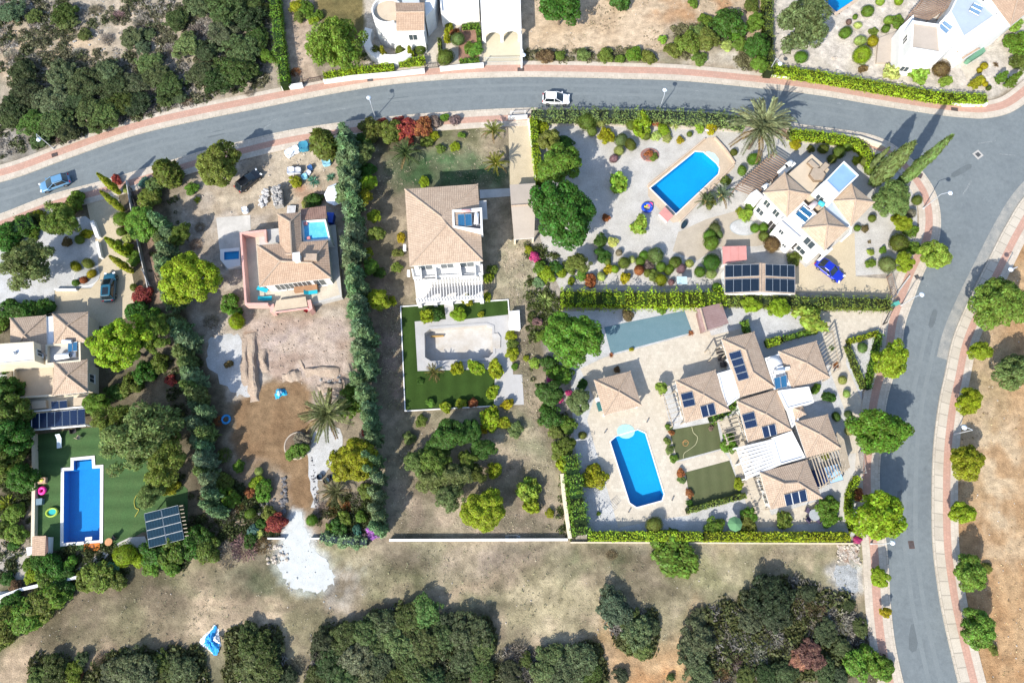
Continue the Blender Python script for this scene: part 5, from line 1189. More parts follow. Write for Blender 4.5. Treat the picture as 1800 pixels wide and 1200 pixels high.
def ball(seed, n, leaf, rag=.28, lump=.03, squash=.92):
    q = np.random.RandomState(seed); d = unit(q.randn(n, 3)); d = d[d[:, 2] > -.75]; ph = q.rand(6) * 6
    r_ = 1 + lump * (np.sin(d[:, 0] * 5 + ph[0]) + np.sin(d[:, 1] * 6 + ph[1]) + np.sin(d[:, 2] * 5 + ph[2])) + .03 * q.randn(len(d))
    P = d * r_[:, None] * np.array([1, 1, squash]); N = unit(d + rag * q.randn(len(d), 3)); L1 = leaf_quads(P, N, leaf, 1.2, q)
    d2 = unit(q.randn(260, 3)); L2 = leaf_quads(d2 * .86 * np.array([1, 1, squash]), d2, .2, 1.0, q); return np.concatenate([L1, L2])
def twiggy(seed, n, ln, wd, squash=.6, core=60):
    q = np.random.RandomState(seed); d = unit(q.randn(n, 3) + [0, 0, .35]); d[:, 2] = np.abs(d[:, 2]); P = d * (.35 + .62 * q.rand(n) ** .7)[:, None] * np.array([1, 1, squash])
    N = unit(np.cross(d, q.randn(n, 3))); up = unit(d + .45 * q.randn(n, 3)); return leaf_quads(P, N, wd, ln / wd, q, up=up)
def blades(seed, n, ln, wd, flat=.5):
    """stiff sword leaves from one crown"""
    q = np.random.RandomState(seed); a = q.rand(n) * 6.283; e = np.arcsin(q.rand(n) ** 1.2 * .95); d = np.stack([np.cos(a) * np.cos(e), np.sin(a) * np.cos(e), np.sin(e) * .8 + .05], 1)
    l = ln * (.6 + .4 * q.rand(n)); s = np.stack([-np.sin(a), np.cos(a), np.zeros(n)], 1) * wd; m = d * (l * .45)[:, None]; t = d * l[:, None] - np.array([0, 0, 1]) * (l * .12 * np.cos(e))[:, None]; z = d * .06
    return np.stack([z, m + s, t, m - s], 1)
LIB = {
    't': [quads('broad_crown', crown_cloud(10 + i, 64, 150, .25, .036), LEAF) for i in range(4)],
    'T': [quads('great_crown', crown_cloud(20 + i, 150, 140, .18, .024, .8), LEAF) for i in range(3)],
    'o': [quads('olive_crown', crown_cloud(30 + i, 100, 130, .20, .021, .85, spread=(.35, .92), aspect=2.2, upb=.7, core=90, rag=.6), LEAF) for i in range(3)],
    'p': [quads('pine_crown', crown_cloud(40 + i, 80, 170, .18, .022, .75, spread=(.62, .9), aspect=1.8, upb=.8, core=160, rag=.4), LEAF) for i in range(3)],
    's': [quads('shrub_leaves', crown_cloud(50 + i, 36, 100, .31, .052, .8, low=-.2, rag=.45), LEAF) for i in range(4)],
    'w': [quads('scrub_leaves', crown_cloud(150 + i, 110, 62, .17, .034, .62, low=-.1, spread=(.45, .98), aspect=1.7, upb=.7, core=160, rag=.65), LEAF) for i in range(5)],
    'l': [quads('loose_leaves', crown_cloud(60 + i, 26, 42, .30, .092, .85, spread=(.3, .85), aspect=2.0, upb=.6, core=40, rag=.6), LEAF) for i in range(4)],
    'b': [quads('clipped_leaves', ball(70 + i, 2600, .036), LEAF) for i in range(3)],
    'k': [quads('conifer_sprays', plumes(80 + i, 58, 85, .026), LEAF) for i in range(5)],
    'c': [quads('cypress_sprays', spindle(90 + i, 4600, .016, lambda t: .088 * np.sin(np.clip(t * .94 + .06, 0, 1) * np.pi) ** .62 * (1 - .25 * t), .5, 1.4), LEAF) for i in range(3)],
    'C': [quads('stout_cypress_sprays', spindle(96 + i, 5200, .024, lambda t: .18 * np.sin(np.clip(t * .93 + .07, 0, 1) * np.pi) ** .6 * (1 - .2 * t), .5, 1.2), LEAF) for i in range(2)],
    'd': [quads('dry_twigs', twiggy(110 + i, 900, .11, .018), TWIG) for i in range(3)],
    'y': [quads('sword_leaves', blades(120 + i, 60, 1.0, .055), LEAF) for i in range(3)],
}
tr = Mesh(); tr.tube([(0, 0, 0), (.01, .0, .3), (-.01, .015, .62), (.0, 0, 1)], [.085, .065, .055, .04], 7)
for a in range(4): tr.tube([(0, 0, .55 + .06 * a), (.16 * math.cos(a * 1.7), .16 * math.sin(a * 1.7), .86), (.38 * math.cos(a * 1.7), .38 * math.sin(a * 1.7), 1.25)], [.04, .028, .012], 5)
BARK = M('bark', (.16, .12, .085), .95, .3, 3, .3, 14, .02, 20, obj=True)
TRUNK = pymesh('trunk', tr.v, tr.f, BARK, True)

COL = {'dk': ((.024, .055, .020), 'dark green'), 'gr': ((.048, .086, .024), 'green'), 'mg': ((.060, .104, .034), 'mid-green'), 'br': ((.094, .132, .019), 'bright yellow-green'), 'yl': ((.24, .21, .012), 'yellow'),
       'yg': ((.100, .120, .016), 'yellowish'), 'ol': ((.060, .080, .034), 'olive'), 'od': ((.046, .062, .024), 'dark olive'), 'oo': ((.060, .084, .060), 'grey-olive'), 'sg': ((.135, .165, .105), 'sage'), 'ds': ((.060, .088, .062), 'dark sage'),
       'sv': ((.070, .108, .118), 'silver-green'), 'te': ((.042, .095, .15), 'blue-green'), 'rd': ((.20, .034, .034), 'red'), 'mv': ((.17, .115, .125), 'mauve'), 'pk': ((.36, .05, .20), 'magenta'), 'pu': ((.30, .11, .42), 'purple'),
       'rs': ((.23, .085, .038), 'rust-red'), 'gy': ((.175, .160, .135), 'grey'), 'bn': ((.125, .085, .045), 'brown-olive'), 'lg': ((.105, .155, .048), 'light green'), 'pg': ((.19, .225, .15), 'pale green')}
KIND = {'t': ('broadleaf_tree', 'leafy tree', 'tree'), 'T': ('broadleaf_tree', 'spreading tree', 'tree'), 'o': ('olive_tree', 'feathery tree', 'tree'), 'p': ('pine_tree', 'pine with rounded tufts', 'tree'), 's': ('leafy_shrub', 'leafy shrub', 'shrub'),
        'l': ('open_shrub', 'loose-leaved shrub', 'shrub'), 'b': ('ball_bush', 'clipped ball bush', 'bush'), 'k': ('conifer_tree', 'conifer', 'tree'), 'c': ('cypress_tree', 'slender cypress', 'tree'), 'C': ('cypress_tree', 'stout cypress', 'tree'), 'd': ('dry_shrub', 'dry twiggy shrub', 'shrub'), 'y': ('spiky_plant', 'spiky-leaved plant', 'plant')}
NPL = [0]; DULL = (2.0, 2.0, 1.2); TWIGGY = (1.5, 1.45, 1.25); WARM = (2.75, 2.60, 1.12)
def plant(k, x, y, r_, col, label=None, zf=None, h=None, group=None, wild=False):
    """a plant whose crown the photo shows centred at (x, y), r_ photo pixels in radius"""
    NPL[0] += 1; q = random.Random(NPL[0] * 7919 + 3); s0 = mpp(x, y); name, noun, cat = KIND[k] if not (wild and k == 's') else ('scrub_bush', 'scrub bush', 'bush'); rgb, cw = COL[col]
    r_ = r_ * (.93 if k in 'tTop' else 1); rad = r_ * s0
    if wild and col == 'rd': rgb = (.15, .055, .045)
    if wild and col == 'dk': rgb = (.034, .052, .024)
    if wild and col == 'gr': rgb = (.045, .070, .022)
    v = [c * g * q.uniform(.9, 1.1) for c, g in zip(rgb, TWIGGY if col in ('gy', 'mv', 'pu', 'pk', 'rd', 'rs', 'bn', 'yl') else DULL if wild else WARM)]; sc = lambda: q.uniform(.84, 1.16)
    if wild: b_ = q.uniform(.72, 1.45); g_ = q.uniform(0, .45); m_ = sum(v) / 3 * 1.05; v = [(c * (1 - g_) + m_ * g_) * b_ for c in v]
    w_ = wild and k == 's'; me = q.choice(LIB['w' if w_ else k]); size = 'tiny ' if rad < .55 else 'small ' if rad < 1.0 else 'mid-sized ' if rad < 1.8 else 'large ' if rad < 3.2 else 'huge '
    lab = label or where(size + cw + ' ' + noun, x, y)
    if k in 'tTop':
        zc = zf if zf is not None else rad * .95 + .7; rad = r_ * mpp(x, y, zc); p = G(x, y, zc)
        t = empty(name, (p.x, p.y, 0), q.uniform(0, 6.28)); tag(t, lab, cat, group)
        o = link('trunk', TRUNK, t); o.scale = (rad * .9, rad * .9, zc * .95)
        c = link('crown', me, t); c.location = (0, 0, zc); c.scale = (rad * sc(), rad * sc(), rad * sc()); c.color = (*v, 1); return t
    if k in 'kcC':
        t = empty(name, (0, 0, 0), q.uniform(0, 6.28)); tag(t, lab, cat, group)
        # (x, y) is where the stem meets the ground, h the height, r_ the radius of the crown
        p = G(x, y); t.location = p; o = link('trunk', TRUNK, t); o.scale = (h * .12, h * .12, h * .4)
        base = {'k': .36, 'c': .088, 'C': .18}[k]; f = rad / base
        c = link('crown', me, t); c.scale = (f, f, h * .97); c.location = (0, 0, h * .03); c.color = (*v, 1); return t
    zc = {'b': rad * .88, 's': rad * .45, 'l': rad * .6, 'd': .02, 'y': .05}[k] if zf is None else zf
    if h and k == 'b': zc = h - rad * .92
    p = G(x, y, zc); o = link(name, me); o.location = p; o.rotation_euler = (0, 0, q.uniform(0, 6.28)); rad = r_ * mpp(x, y, zc)
    sz = rad * sc() * (.62 if w_ else .95 if k != 'y' else .8)
    if h and k == 'b': o.scale = (rad, rad, h * .55); o.location.z = h * .5
    else: o.scale = (rad * sc(), rad * sc(), sz)
    o.color = (*v, 1); return tag(o, lab, cat, group)
def many(text, group=None, wild=False):
    for ln in text.replace(';', '\n').split('\n'):
        f = ln.split()
        if len(f) >= 5: plant(f[0], float(f[1]), float(f[2]), float(f[3]), f[4], h=float(f[5]) if len(f) > 5 else None, group=group, wild=wild)
def hedge(label, pts, wpx, h, col, rough=.10, dens=34, leaf=.085, px=True, group=None, sm=4):
    """hedge along photo pixels of its top line, wpx wide; rough = how uneven it is"""
    NPL[0] += 1; q = np.random.RandomState(NPL[0]); P = smooth(GP(pts, h), sm) if sm else GP(pts, h)
    wd = wpx * mpp(*pts[len(pts) // 2], h); L_ = [0.0]
    for a, b in zip(P, P[1:]): L_.append(L_[-1] + (b - a).length)
    per = wd + 2 * h; n = int(L_[-1] * per * dens); u = q.rand(n) * L_[-1]; s = q.rand(n) * per
    A = np.array([[p.x, p.y] for p in P]); Lc = np.array(L_); cx, cy = np.interp(u, Lc, A[:, 0]), np.interp(u, Lc, A[:, 1])
    tx, ty = np.interp(u + .2, Lc, A[:, 0]) - np.interp(u - .2, Lc, A[:, 0]), np.interp(u + .2, Lc, A[:, 1]) - np.interp(u - .2, Lc, A[:, 1]); l = np.sqrt(tx * tx + ty * ty) + 1e-6; nx_, ny_ = -ty / l, tx / l
    off = np.where(s < h, -wd / 2, np.where(s < h + wd, s - h - wd / 2, wd / 2)); z = np.where(s < h, s, np.where(s < h + wd, h, per - s))
    lum = 1 + rough * 1.4 * (np.sin(u * 1.9 + 1) + np.sin(u * 3.7 + 2.2) + .6 * np.sin(u * 7.9)) * .5
    on = np.where(s < h, -1.0, np.where(s < h + wd, 0, 1.0)); uz = np.where((s >= h) & (s < h + wd), 1.0, .25)
    off = off * (1 + (lum - 1) * .6) + rough * q.randn(n) * .8; z = z * lum + rough * q.randn(n) * .5
    Pp = np.stack([cx + nx_ * off, cy + ny_ * off, np.maximum(z, .03)], 1); N = unit(np.stack([nx_ * on, ny_ * on, uz * 1.3], 1) + .30 * q.randn(n, 3))
    Q = leaf_quads(Pp, N, leaf, 1.3, q)
    o = link('hedge', quads('hedge_leaves', Q, LEAF)); o.color = tuple(min(.5, c * g * 1.3) for c, g in zip(COL[col][0], WARM)) + (1,)
    m = Mesh(); wall_run(m, P, 0, h * .88, wd * .8); k = m.build('stems', LEAF, o); k.color = tuple(c * .6 for c in COL[col][0]) + (1,)
    return tag(o, label, 'hedge', group)

LANDMARKS += [(810, 605, 'the empty pool'), (1120, 820, 'the eight-sided blue pool'), (1205, 320, 'the angled blue pool'), (145, 880, 'the stepped blue pool'), (1085, 690, 'the square gazebo'), (1253, 558, 'the mauve shed'), (1335, 490, 'the black-panelled garage'),
    (1290, 445, 'the rose-red shed'), (1460, 473, 'the bright blue car'), (977, 174, 'the white parked car'), (98, 322, 'the silver-blue parked car'), (192, 504, 'the dark teal car'), (435, 318, 'the black car'), (780, 395, 'the square villa'), (515, 460, 'the house under repair'),
    (1142, 273, 'the mauve chip bed'), (1307, 400, 'the grey-edged bed'), (153, 486, 'the kidney bed'), (523, 783, 'the stone-ringed bed'), (550, 980, 'the white limestone spill'), (1490, 1015, 'the blue-grey gravel patch'), (372, 1122, 'the crumpled blue tarpaulin'),
    (288, 925, 'the tilted solar carport'), (70, 960, 'the small tiled shelter'), (1220, 770, 'the upper olive lawn'), (1252, 850, 'the lower olive lawn'), (1135, 590, 'the grey-blue court'), (1428, 905, 'the round patio table'), (1284, 921, 'the green parasol'), (1460, 825, 'the hot tub'),
    (988, 375, 'the great dark tree'), (1335, 225, 'the great palm'), (1567, 350, 'the sage-green corner tree'), (212, 600, 'the yellow-green pine'), (332, 490, 'the round lime tree'), (622, 808, 'the lime tree by the pit'), (575, 727, 'the dirt-drive palm'), (850, 897, 'the bright round tree'),
    (1720, 272, 'the square manhole'), (720, 30, 'the terracotta roof'), (880, 25, 'the white carport'), (590, 75, 'the feathery tree'), (1410, 40, 'the pale rounded tree'), (1470, 5, 'the edge pool'), (1630, 65, 'the tan-roofed villa'), (915, 370, 'the beige carport'),
    (840, 948, 'the long white wall'), (1340, 340, 'the timber pergola'), (1490, 312, 'the pale blue roof'), (1390, 680, 'the rambling villa'), (1518, 630, 'the hedged triangle'), (1611, 957, 'the rusty manhole'), (1757, 530, 'the big kerbside bush'),
    (1183, 970, 'the half-round bush'), (1079, 1070, 'the lone dark bush'), (1420, 1150, 'the red thicket'), (840, 690, 'the artificial lawn'), (80, 740, 'the solar pergola'), (60, 620, 'the western villa'), (495, 690, 'the blue dirt-lot tarps'), (485, 345, 'the rubble stack'), (404, 455, 'the little plunge pool'),
    (95, 265, 'the northwest lamp'), (1660, 340, 'the junction lamp'), (790, 770, 'the dark grove'), (868, 232, 'the two yellow palms'), (290, 180, 'the upper roadside litter'), (430, 80, 'the dense dark thicket'), (1230, 1130, 'the olive scrub strip'), (750, 1110, 'the big lower thicket'), (437, 1160, 'the thicket by the tarpaulin'), (200, 1180, 'the lower edge scrub')]

# --- trees and shrubs, plot by plot (kind, photo x, photo y, radius in photo pixels, colour)
many('''s 350 8 30 od;s 400 18 36 gr;s 440 34 30 dk;s 452 70 24 gr;s 425 88 32 dk;s 392 58 30 od;s 418 128 34 gr;s 385 142 28 dk;s 355 130 28 od;s 330 80 24 ol;s 310 36 22 ol;s 365 92 24 dk;s 440 8 26 gr;d 345 58 18 gy
s 40 128 26 od;s 110 130 28 ol;s 150 150 30 od;s 192 128 26 ol;s 205 155 28 dk;s 236 150 25 od;s 262 112 22 ol;s 28 190 26 dk;s 60 215 26 gr;s 96 215 30 od;s 118 232 24 od;s 160 195 30 od;s 186 204 30 gr;s 214 182 25 od;s 242 182 24 dk;s 275 132 26 od;s 300 152 25 dk;s 290 178 14 gr
s 45 165 28 od;s 92 176 30 ol;s 130 176 26 dk;s 18 214 20 od;s 72 246 18 dk;s 112 26 24 od;s 120 40 16 ol;s 22 22 22 ds;s 60 30 14 ol;s 232 66 20 ol;s 252 84 14 ds;s 150 62 12 ol;s 262 60 12 gr;d 190 70 14 gy;d 250 40 16 gy;d 60 110 15 gy;d 140 95 14 gy;d 20 100 14 gy;d 300 90 15 gy;d 170 20 14 gy;d 210 30 14 mv;s 316 172 14 gr;d 330 178 12 bn;d 110 245 12 mv''', wild=True)
many('''s 470 100 14 gr;d 440 165 10 gy;d 520 128 11 rs''')
many('''o 590 76 56 mg;s 522 12 13 yg;s 538 14 12 gr;s 527 30 12 ol;s 545 28 10 gr;s 552 36 8 br;s 560 27 9 gr;b 704 90 10 od;b 739 85 12 od;b 783 101 15 od;b 805 69 12 ds;s 826 84 10 gr;s 838 90 13 mg;b 660 92 11 od;s 790 50 9 yg;s 800 58 7 rs;d 645 100 12 od
k 676 104 7 yg 3.2;k 723 103 7 yg 3.0;k 787 76 7 yg 3.4
t 985 14 36 dk;s 1085 -4 24 dk;s 1280 44 26 dk;s 1292 56 16 gr;s 1240 36 13 gr;s 1218 6 9 gr;s 1115 98 14 gr;s 1165 70 8 lg;s 1210 76 20 ol;s 1182 90 14 ol;s 1245 72 22 ol;s 1225 60 14 ds;s 1140 102 12 ol;s 1065 98 13 ol;s 1025 97 12 ds;s 960 100 14 bn;s 985 98 10 ol;s 1300 78 14 ol;s 1090 104 9 gr;s 1230 104 11 ol
t 1326 42 18 gr;t 1332 84 24 dk;t 1336 114 16 gr;s 1322 12 14 od;s 1276 82 11 sg''')
many('''o 1410 42 56 oo;b 1408 101 11 gr;b 1486 58 11 gr;b 1508 45 7 pg;b 1512 72 10 sg;b 1534 73 9 yl;b 1515 97 16 br;b 1525 20 11 gr;b 1562 36 8 lg;b 1557 51 8 gr;s 1578 40 13 gr;b 1547 3 8 lg;b 1580 2 7 br;b 1655 122 14 bn;l 1566 128 17 pg;l 1615 131 18 lg;s 1788 78 18 gr;s 1790 110 16 od;b 1730 116 6 yl;b 1722 124 5 yl;b 1726 142 6 yl;b 1732 148 5 yl;b 1738 155 5 od;b 1492 39 5 mv;s 1535 57 7 ol;b 1503 30 5 gr;y 1750 114 8 bn;s 1780 40 14 lg;s 1517 122 9 bn;s 1662 143 10 lg
k 1708 152 10 yg 2.6;k 1752 144 9 gr 2.6;k 1768 152 10 gr 3.6''')
many('''o 45 465 46 oo;o 106 388 34 ol;s 136 352 18 gr;s 68 378 11 yg;s 12 418 24 dk;s 40 398 20 dk;s 58 385 14 od;s 128 362 14 od;b 140 421 8 ol;s 152 412 10 yg;s 118 425 9 bn;s 60 412 10 gr;s 25 440 12 od
s 205 316 11 rd;b 214 385 13 gr;b 213 407 9 gr;t 248 392 27 mg;s 225 420 9 sg;s 223 437 10 yg;b 208 426 6 ol;s 262 350 16 ol;s 272 330 17 oo;s 222 332 8 sg;s 255 322 9 te;b 133 468 9 yg;b 155 463 10 ol;b 161 481 8 yl;b 147 492 7 rs;b 133 497 6 gr;s 222 400 7 pk;s 235 455 12 gr;b 235 505 7 ol;s 228 445 8 br
s 250 520 15 rd;s 20 545 20 dk;s 50 546 16 dk;s 80 541 14 dk;s 5 570 16 gr;t 170 708 20 gr;s 300 855 14 yg;s 262 560 20 gr;s 240 545 16 dk;s 205 690 18 dk;s 232 675 18 od;s 255 655 20 dk;s 280 640 16 od;s 300 668 9 rd
t 14 684 28 dk;t 20 722 36 od;t 26 772 38 dk;t 8 818 34 od;t 36 838 28 dk;s 20 640 20 gr;y 14 888 24 yg;s 26 902 18 mg;s 30 938 20 mg;s 8 930 14 od;s 24 958 9 dk;s 14 1018 10 dk;s 28 1030 10 bn;s 52 992 10 gr
b 221 974 20 br 2.6;s 246 984 14 br;s 275 968 24 dk;s 305 970 26 od;s 335 958 24 dk;s 268 990 18 gr;s 300 996 16 gr;s 195 1000 14 te;s 193 1010 7 rs;s 176 1010 26 ol;s 150 1020 18 od;s 205 1018 18 ol;s 92 996 22 dk;s 72 985 16 dk;s 82 1015 18 gr;s 55 1012 12 yg;s 110 1010 16 dk;s 125 990 12 gr;s 355 940 20 dk
s 14 1094 30 od;s 42 1080 30 gr;s 70 1064 28 od;s 95 1048 26 gr;s 114 1034 18 dk;s 5 1120 22 od;s 60 1085 22 gr;s 20 1060 18 dk;d 430 962 25 mv;d 402 975 24 gy;d 462 958 18 bn;s 440 950 12 dk;s 365 965 20 od''')
plant('T', 332, 490, 49, 'br', 'round lime-green tree between the silver conifer row and the plunge pool')
plant('p', 210, 604, 60, 'br', 'biggest pine, yellow-green and domed, east of the western villa', zf=6.5)
plant('p', 266, 588, 34, 'gr', 'darker pine tucked behind the domed yellow-green pine', zf=5.5)
plant('o', 250, 772, 72, 'oo', 'huge feathery olive tree overhanging the green pool turf', zf=5.5)
plant('o', 208, 742, 40, 'ol', 'feathery tree beside the solar pergola, in front of the huge olive', zf=4.2)
plant('o', 292, 806, 46, 'ol', 'feathery tree on the east flank of the huge olive', zf=4.5)
plant('o', 264, 868, 27, 'ds', 'grey-leaved bushy tree at the edge of the turf near solar carport')
CYW = 'leaning-looking cypresses along the western drive'
for x, y, r_, h, l in ((211, 340, 5.6, 6.0, 'northernmost slender cypress along the drive, beside the red bush'), (217, 370, 5.6, 6.0, 'second slender cypress along the drive, above the green ball bush'), (227, 449, 7, 6.2, 'third cypress along the drive, stouter, above the dark car'), (233, 478, 5.6, 6.0, 'last cypress along the drive, close to the dark teal car')):
    plant('c', x, y, r_, 'yg' if r_ < 8 else 'gr', l, h=h, group=CYW).children[1].color = (.26, .31, .03, 1)
plant('C', 308, 318, 19, 'od', 'stout dark cypress at the street above the olive verge of plot', h=5.2)
plant('C', 578, 272, 19, 'od', 'stout dark cypress at the head of the tall silver hedge', h=6.5)
SILW = 'silver-green conifers between the western plots'; SIL = 'silver-green conifers in the tall hedgerow'
for x, y, r_ in ((300, 408, 20), (297, 436, 21), (300, 465, 20), (305, 494, 19), (310, 528, 20), (322, 566, 21), (334, 596, 22), (334, 630, 22), (344, 660, 22), (354, 690, 22), (360, 719, 20), (359, 748, 20), (362, 777, 20), (368, 806, 20), (372, 835, 20), (378, 864, 18), (384, 889, 18)):
  for dx, dy in ((-6, 0), (6, 13)): plant('k', x + 4 + dx + rnd.uniform(-5, 5), y + dy + rnd.uniform(-5, 5), r_ * rnd.uniform(.7, 1.05), rnd.choice(('sv', 'sv', 'sv', 'ds')), h=rnd.uniform(3.6, 6.0), group=SILW)
for x, y, r_ in ((612, 250, 18), (616, 272, 20), (613, 300, 20), (614, 328, 20), (616, 357, 20), (619, 386, 20), (624, 415, 20), (622, 444, 20), (625, 473, 20), (631, 502, 20), (632, 531, 20), (636, 560, 22), (639, 589, 22), (641, 618, 22), (643, 647, 22), (639, 676, 20), (648, 705, 20), (650, 734, 18), (656, 763, 18), (661, 802, 17), (661, 833, 16), (662, 862, 16), (666, 891, 17), (666, 920, 17)):
  for dx, dy in ((-5, 0), (6, 14)): plant('k', x + 4 + dx + rnd.uniform(-4, 4), y + dy + rnd.uniform(-5, 5), r_ * rnd.uniform(.75, 1.05), 'sv', h=rnd.uniform(4.4, 6.6), group=SIL)
many('''o 318 410 22 ol;T 385 290 42 ol;s 338 332 11 gr;y 347 352 9 yg;s 519 320 11 yg;y 551 318 15 te;y 582 312 13 te;s 552 352 13 dk;s 538 360 9 sg;s 404 534 17 gr;s 418 550 9 dk;b 416 565 15 yg;d 372 566 14 gy;d 345 430 14 gy;d 352 400 12 gy
T 622 808 49 yg;s 620 694 18 gr;s 614 718 20 gr;s 528 792 16 gr;s 514 797 12 mg;s 532 772 13 gy;b 455 828 8 sg;s 452 848 12 br;s 464 862 18 gr;s 390 850 20 od;s 402 872 20 gr;b 440 902 9 gr;s 474 902 12 ol;s 460 920 10 dk;s 486 918 15 rd;s 444 932 9 te;s 456 938 7 pg;b 548 914 10 gr;s 636 908 10 gr;s 606 910 13 ol;s 596 925 14 dk;s 628 932 10 te;s 657 936 11 pu;s 644 944 8 mv;d 566 896 14 gy;d 626 880 15 gy;d 584 900 14 bn;s 642 862 12 ol;d 402 905 18 gy;d 420 890 12 bn;s 440 865 9 rs;d 610 890 12 rs;s 580 946 12 sv;s 604 950 12 sv;s 628 952 11 sv;s 580 930 9 gr
s 420 820 10 gr;d 395 800 14 od;s 402 640 7 bn;d 385 740 10 rs;s 644 760 9 rd''')
many('''s 640 246 14 dk;s 655 230 20 od;s 686 233 22 ol;s 714 228 21 rd;s 744 226 18 rs;s 765 214 11 mv;s 800 213 11 mv;s 782 208 8 gr;s 700 216 10 rd;s 672 216 9 rd;o 640 268 22 oo;s 644 300 14 dk;s 720 248 8 rd;s 775 262 8 ol;s 800 258 8 yg;s 750 250 10 ol;s 762 240 8 yg;s 746 320 9 yg;s 812 238 7 gr
t 647 322 18 br;t 640 348 15 yg;t 658 380 13 br;t 662 410 16 ol;s 632 386 6 yl;s 645 446 10 yg;t 652 468 15 gr;s 668 480 10 dk;t 665 526 19 br;s 705 418 9 yl;s 700 445 10 ol;s 697 470 9 ol;s 655 592 7 lg;s 690 530 8 yg
s 858 490 9 yg;s 866 474 8 ol;s 822 528 10 yg;s 857 522 8 yg;l 752 556 15 yg;s 768 554 12 dk;s 806 552 13 br;s 846 553 6 yg;l 804 648 13 yg;l 838 646 14 br;l 872 650 15 yg;l 866 690 11 yg;l 783 716 12 yg;s 810 709 9 br;s 832 708 8 rs;s 756 708 8 mg;l 892 710 11 yl;s 898 590 9 yg;s 900 604 9 ol;s 901 622 11 yg;s 905 645 7 gr;s 925 630 6 yg;s 738 670 5 dk
t 790 764 30 dk;t 826 758 20 dk;t 762 788 18 dk;o 770 812 30 ol;o 735 812 22 oo;o 760 842 28 oo;o 800 836 30 oo;o 822 806 22 ol;o 792 872 28 oo;o 836 832 20 od;s 868 826 16 yg;t 850 790 22 dk;T 850 897 37 br;l 928 860 22 lg;l 934 888 17 yg;s 966 902 8 yg;l 862 736 20 yg;l 842 756 11 yl;l 885 744 12 yg;s 905 755 12 oo;s 740 740 10 ol;s 720 770 10 oo;s 945 890 8 gy
s 940 638 10 lg;y 958 528 22 sg;s 965 640 15 dk;t 965 690 24 dk;s 985 660 20 gr;t 1018 706 25 ds;s 985 702 7 pk;s 1000 690 6 pk;y 950 742 10 mg;s 970 734 18 dk;s 1000 746 15 gr;t 998 780 16 od;s 986 792 15 ol;l 990 816 15 yg;s 970 670 8 pk;s 945 566 9 mv;s 955 590 10 gr;s 970 590 10 dk;s 975 760 12 ol;s 960 720 10 dk
s 975 470 12 dk;s 950 472 12 gr;s 962 482 14 br;s 946 498 10 sv;s 940 452 8 pk;s 930 440 8 yg''')
plant('T', 990, 374, 64, 'dk', 'great dark green tree beside the beige carport, the largest in its row', zf=6.0).children[1].color = (.066, .190, .030, 1)
plant('T', 1006, 594, 58, 'gr', 'great tree flecked with orange beside the grey-blue court', zf=5.0).children[1].color = (.105, .185, .034, 1)
many('''t 985 288 36 gr;t 965 248 22 ol;s 992 250 14 dk;s 954 224 11 yg;b 1031 214 15 od;s 1053 217 9 sg;b 1041 231 10 ol;s 1066 239 14 yl;b 1092 246 11 ds;b 1108 254 11 od;b 1088 265 8 sg;b 1079 279 8 mv;l 1086 322 18 lg;l 1129 219 20 br;b 1110 220 9 ol;b 1136 239 8 ol;s 1154 216 8 rs;s 1166 230 11 br;y 1184 221 16 pg;s 1196 247 7 yl;b 1212 236 5 ol;s 1229 225 9 lg;s 1250 226 11 yl;l 1124 397 17 lg;s 1140 272 8 rs;s 1148 276 7 ol;s 1136 276 6 mv;s 1078 425 9 pg;b 1088 444 6 gy;s 1055 422 12 dk;s 1060 449 13 dk;s 1066 383 7 rs;s 1172 243 8 sg;s 1152 240 9 pg
o 1018 461 22 ol;s 987 480 9 br;s 1038 493 13 rs;b 1057 486 8 pg;b 1068 460 7 ol;s 1069 474 9 yl;b 1081 473 8 br;b 1097 462 12 ol;b 1111 456 7 pg;b 1132 449 9 gr;b 1152 449 13 ds;b 1125 459 8 gr;b 1123 475 10 rs;b 1162 469 10 mg;b 1176 474 9 gr;b 1187 461 11 od;b 1197 472 9 mv;b 1212 463 8 sg;s 1148 484 11 ol;b 1162 492 10 yg;l 1099 489 11 yl;b 1180 496 6 mv;b 1251 461 14 dk;b 1230 478 10 gr;b 1250 482 9 sg;b 1260 505 9 gr;b 1250 427 14 gr;s 1140 466 8 mv;b 1138 480 7 ol;s 1002 470 12 ol;s 1022 485 10 mg;s 1004 494 8 yg
b 1256 402 9 ds;b 1247 414 11 gr;b 1264 412 7 ds;b 1258 392 5 gy;b 1327 401 8 gr;b 1342 400 8 gr;b 1343 416 9 ol;b 1357 430 16 bn;b 1362 412 9 dk;s 1396 455 12 ol;b 1507 401 7 gr;b 1533 384 8 ol;s 1530 463 9 gr;s 1552 440 7 gr;b 1580 427 16 od;b 1560 465 15 ds;t 1587 392 14 yg;s 1600 408 14 gr;t 1590 462 19 br;t 1640 448 26 lg;s 1604 436 14 gr;s 1520 402 6 bn;b 1612 352 10 ol;b 1602 375 9 gy;s 1575 385 8 yg;y 1528 425 6 bn;s 1530 443 6 lg
T 1567 350 37 ds;b 1447 262 9 od;b 1475 268 11 od;b 1490 258 9 gr;b 1462 280 8 od;s 1398 254 10 yl;b 1325 280 11 gr;b 1304 300 9 mg;b 1290 268 6 od;y 1268 342 18 sg;s 1246 354 13 ol;s 1310 380 12 lg;s 1300 372 7 yg;y 1240 348 12 mg;b 1528 300 9 mg;b 1520 284 9 ol;s 1505 282 8 yg;s 1425 262 7 od;b 1545 278 9 ol;s 1275 318 9 ol;b 1550 345 7 gr;s 1318 365 8 gr''')
plant('C', 1534, 322, 13.5, 'oo', 'broad tall cypress at the rounded street corner', h=11.2).children[1].color = (.21, .31, .11, 1)
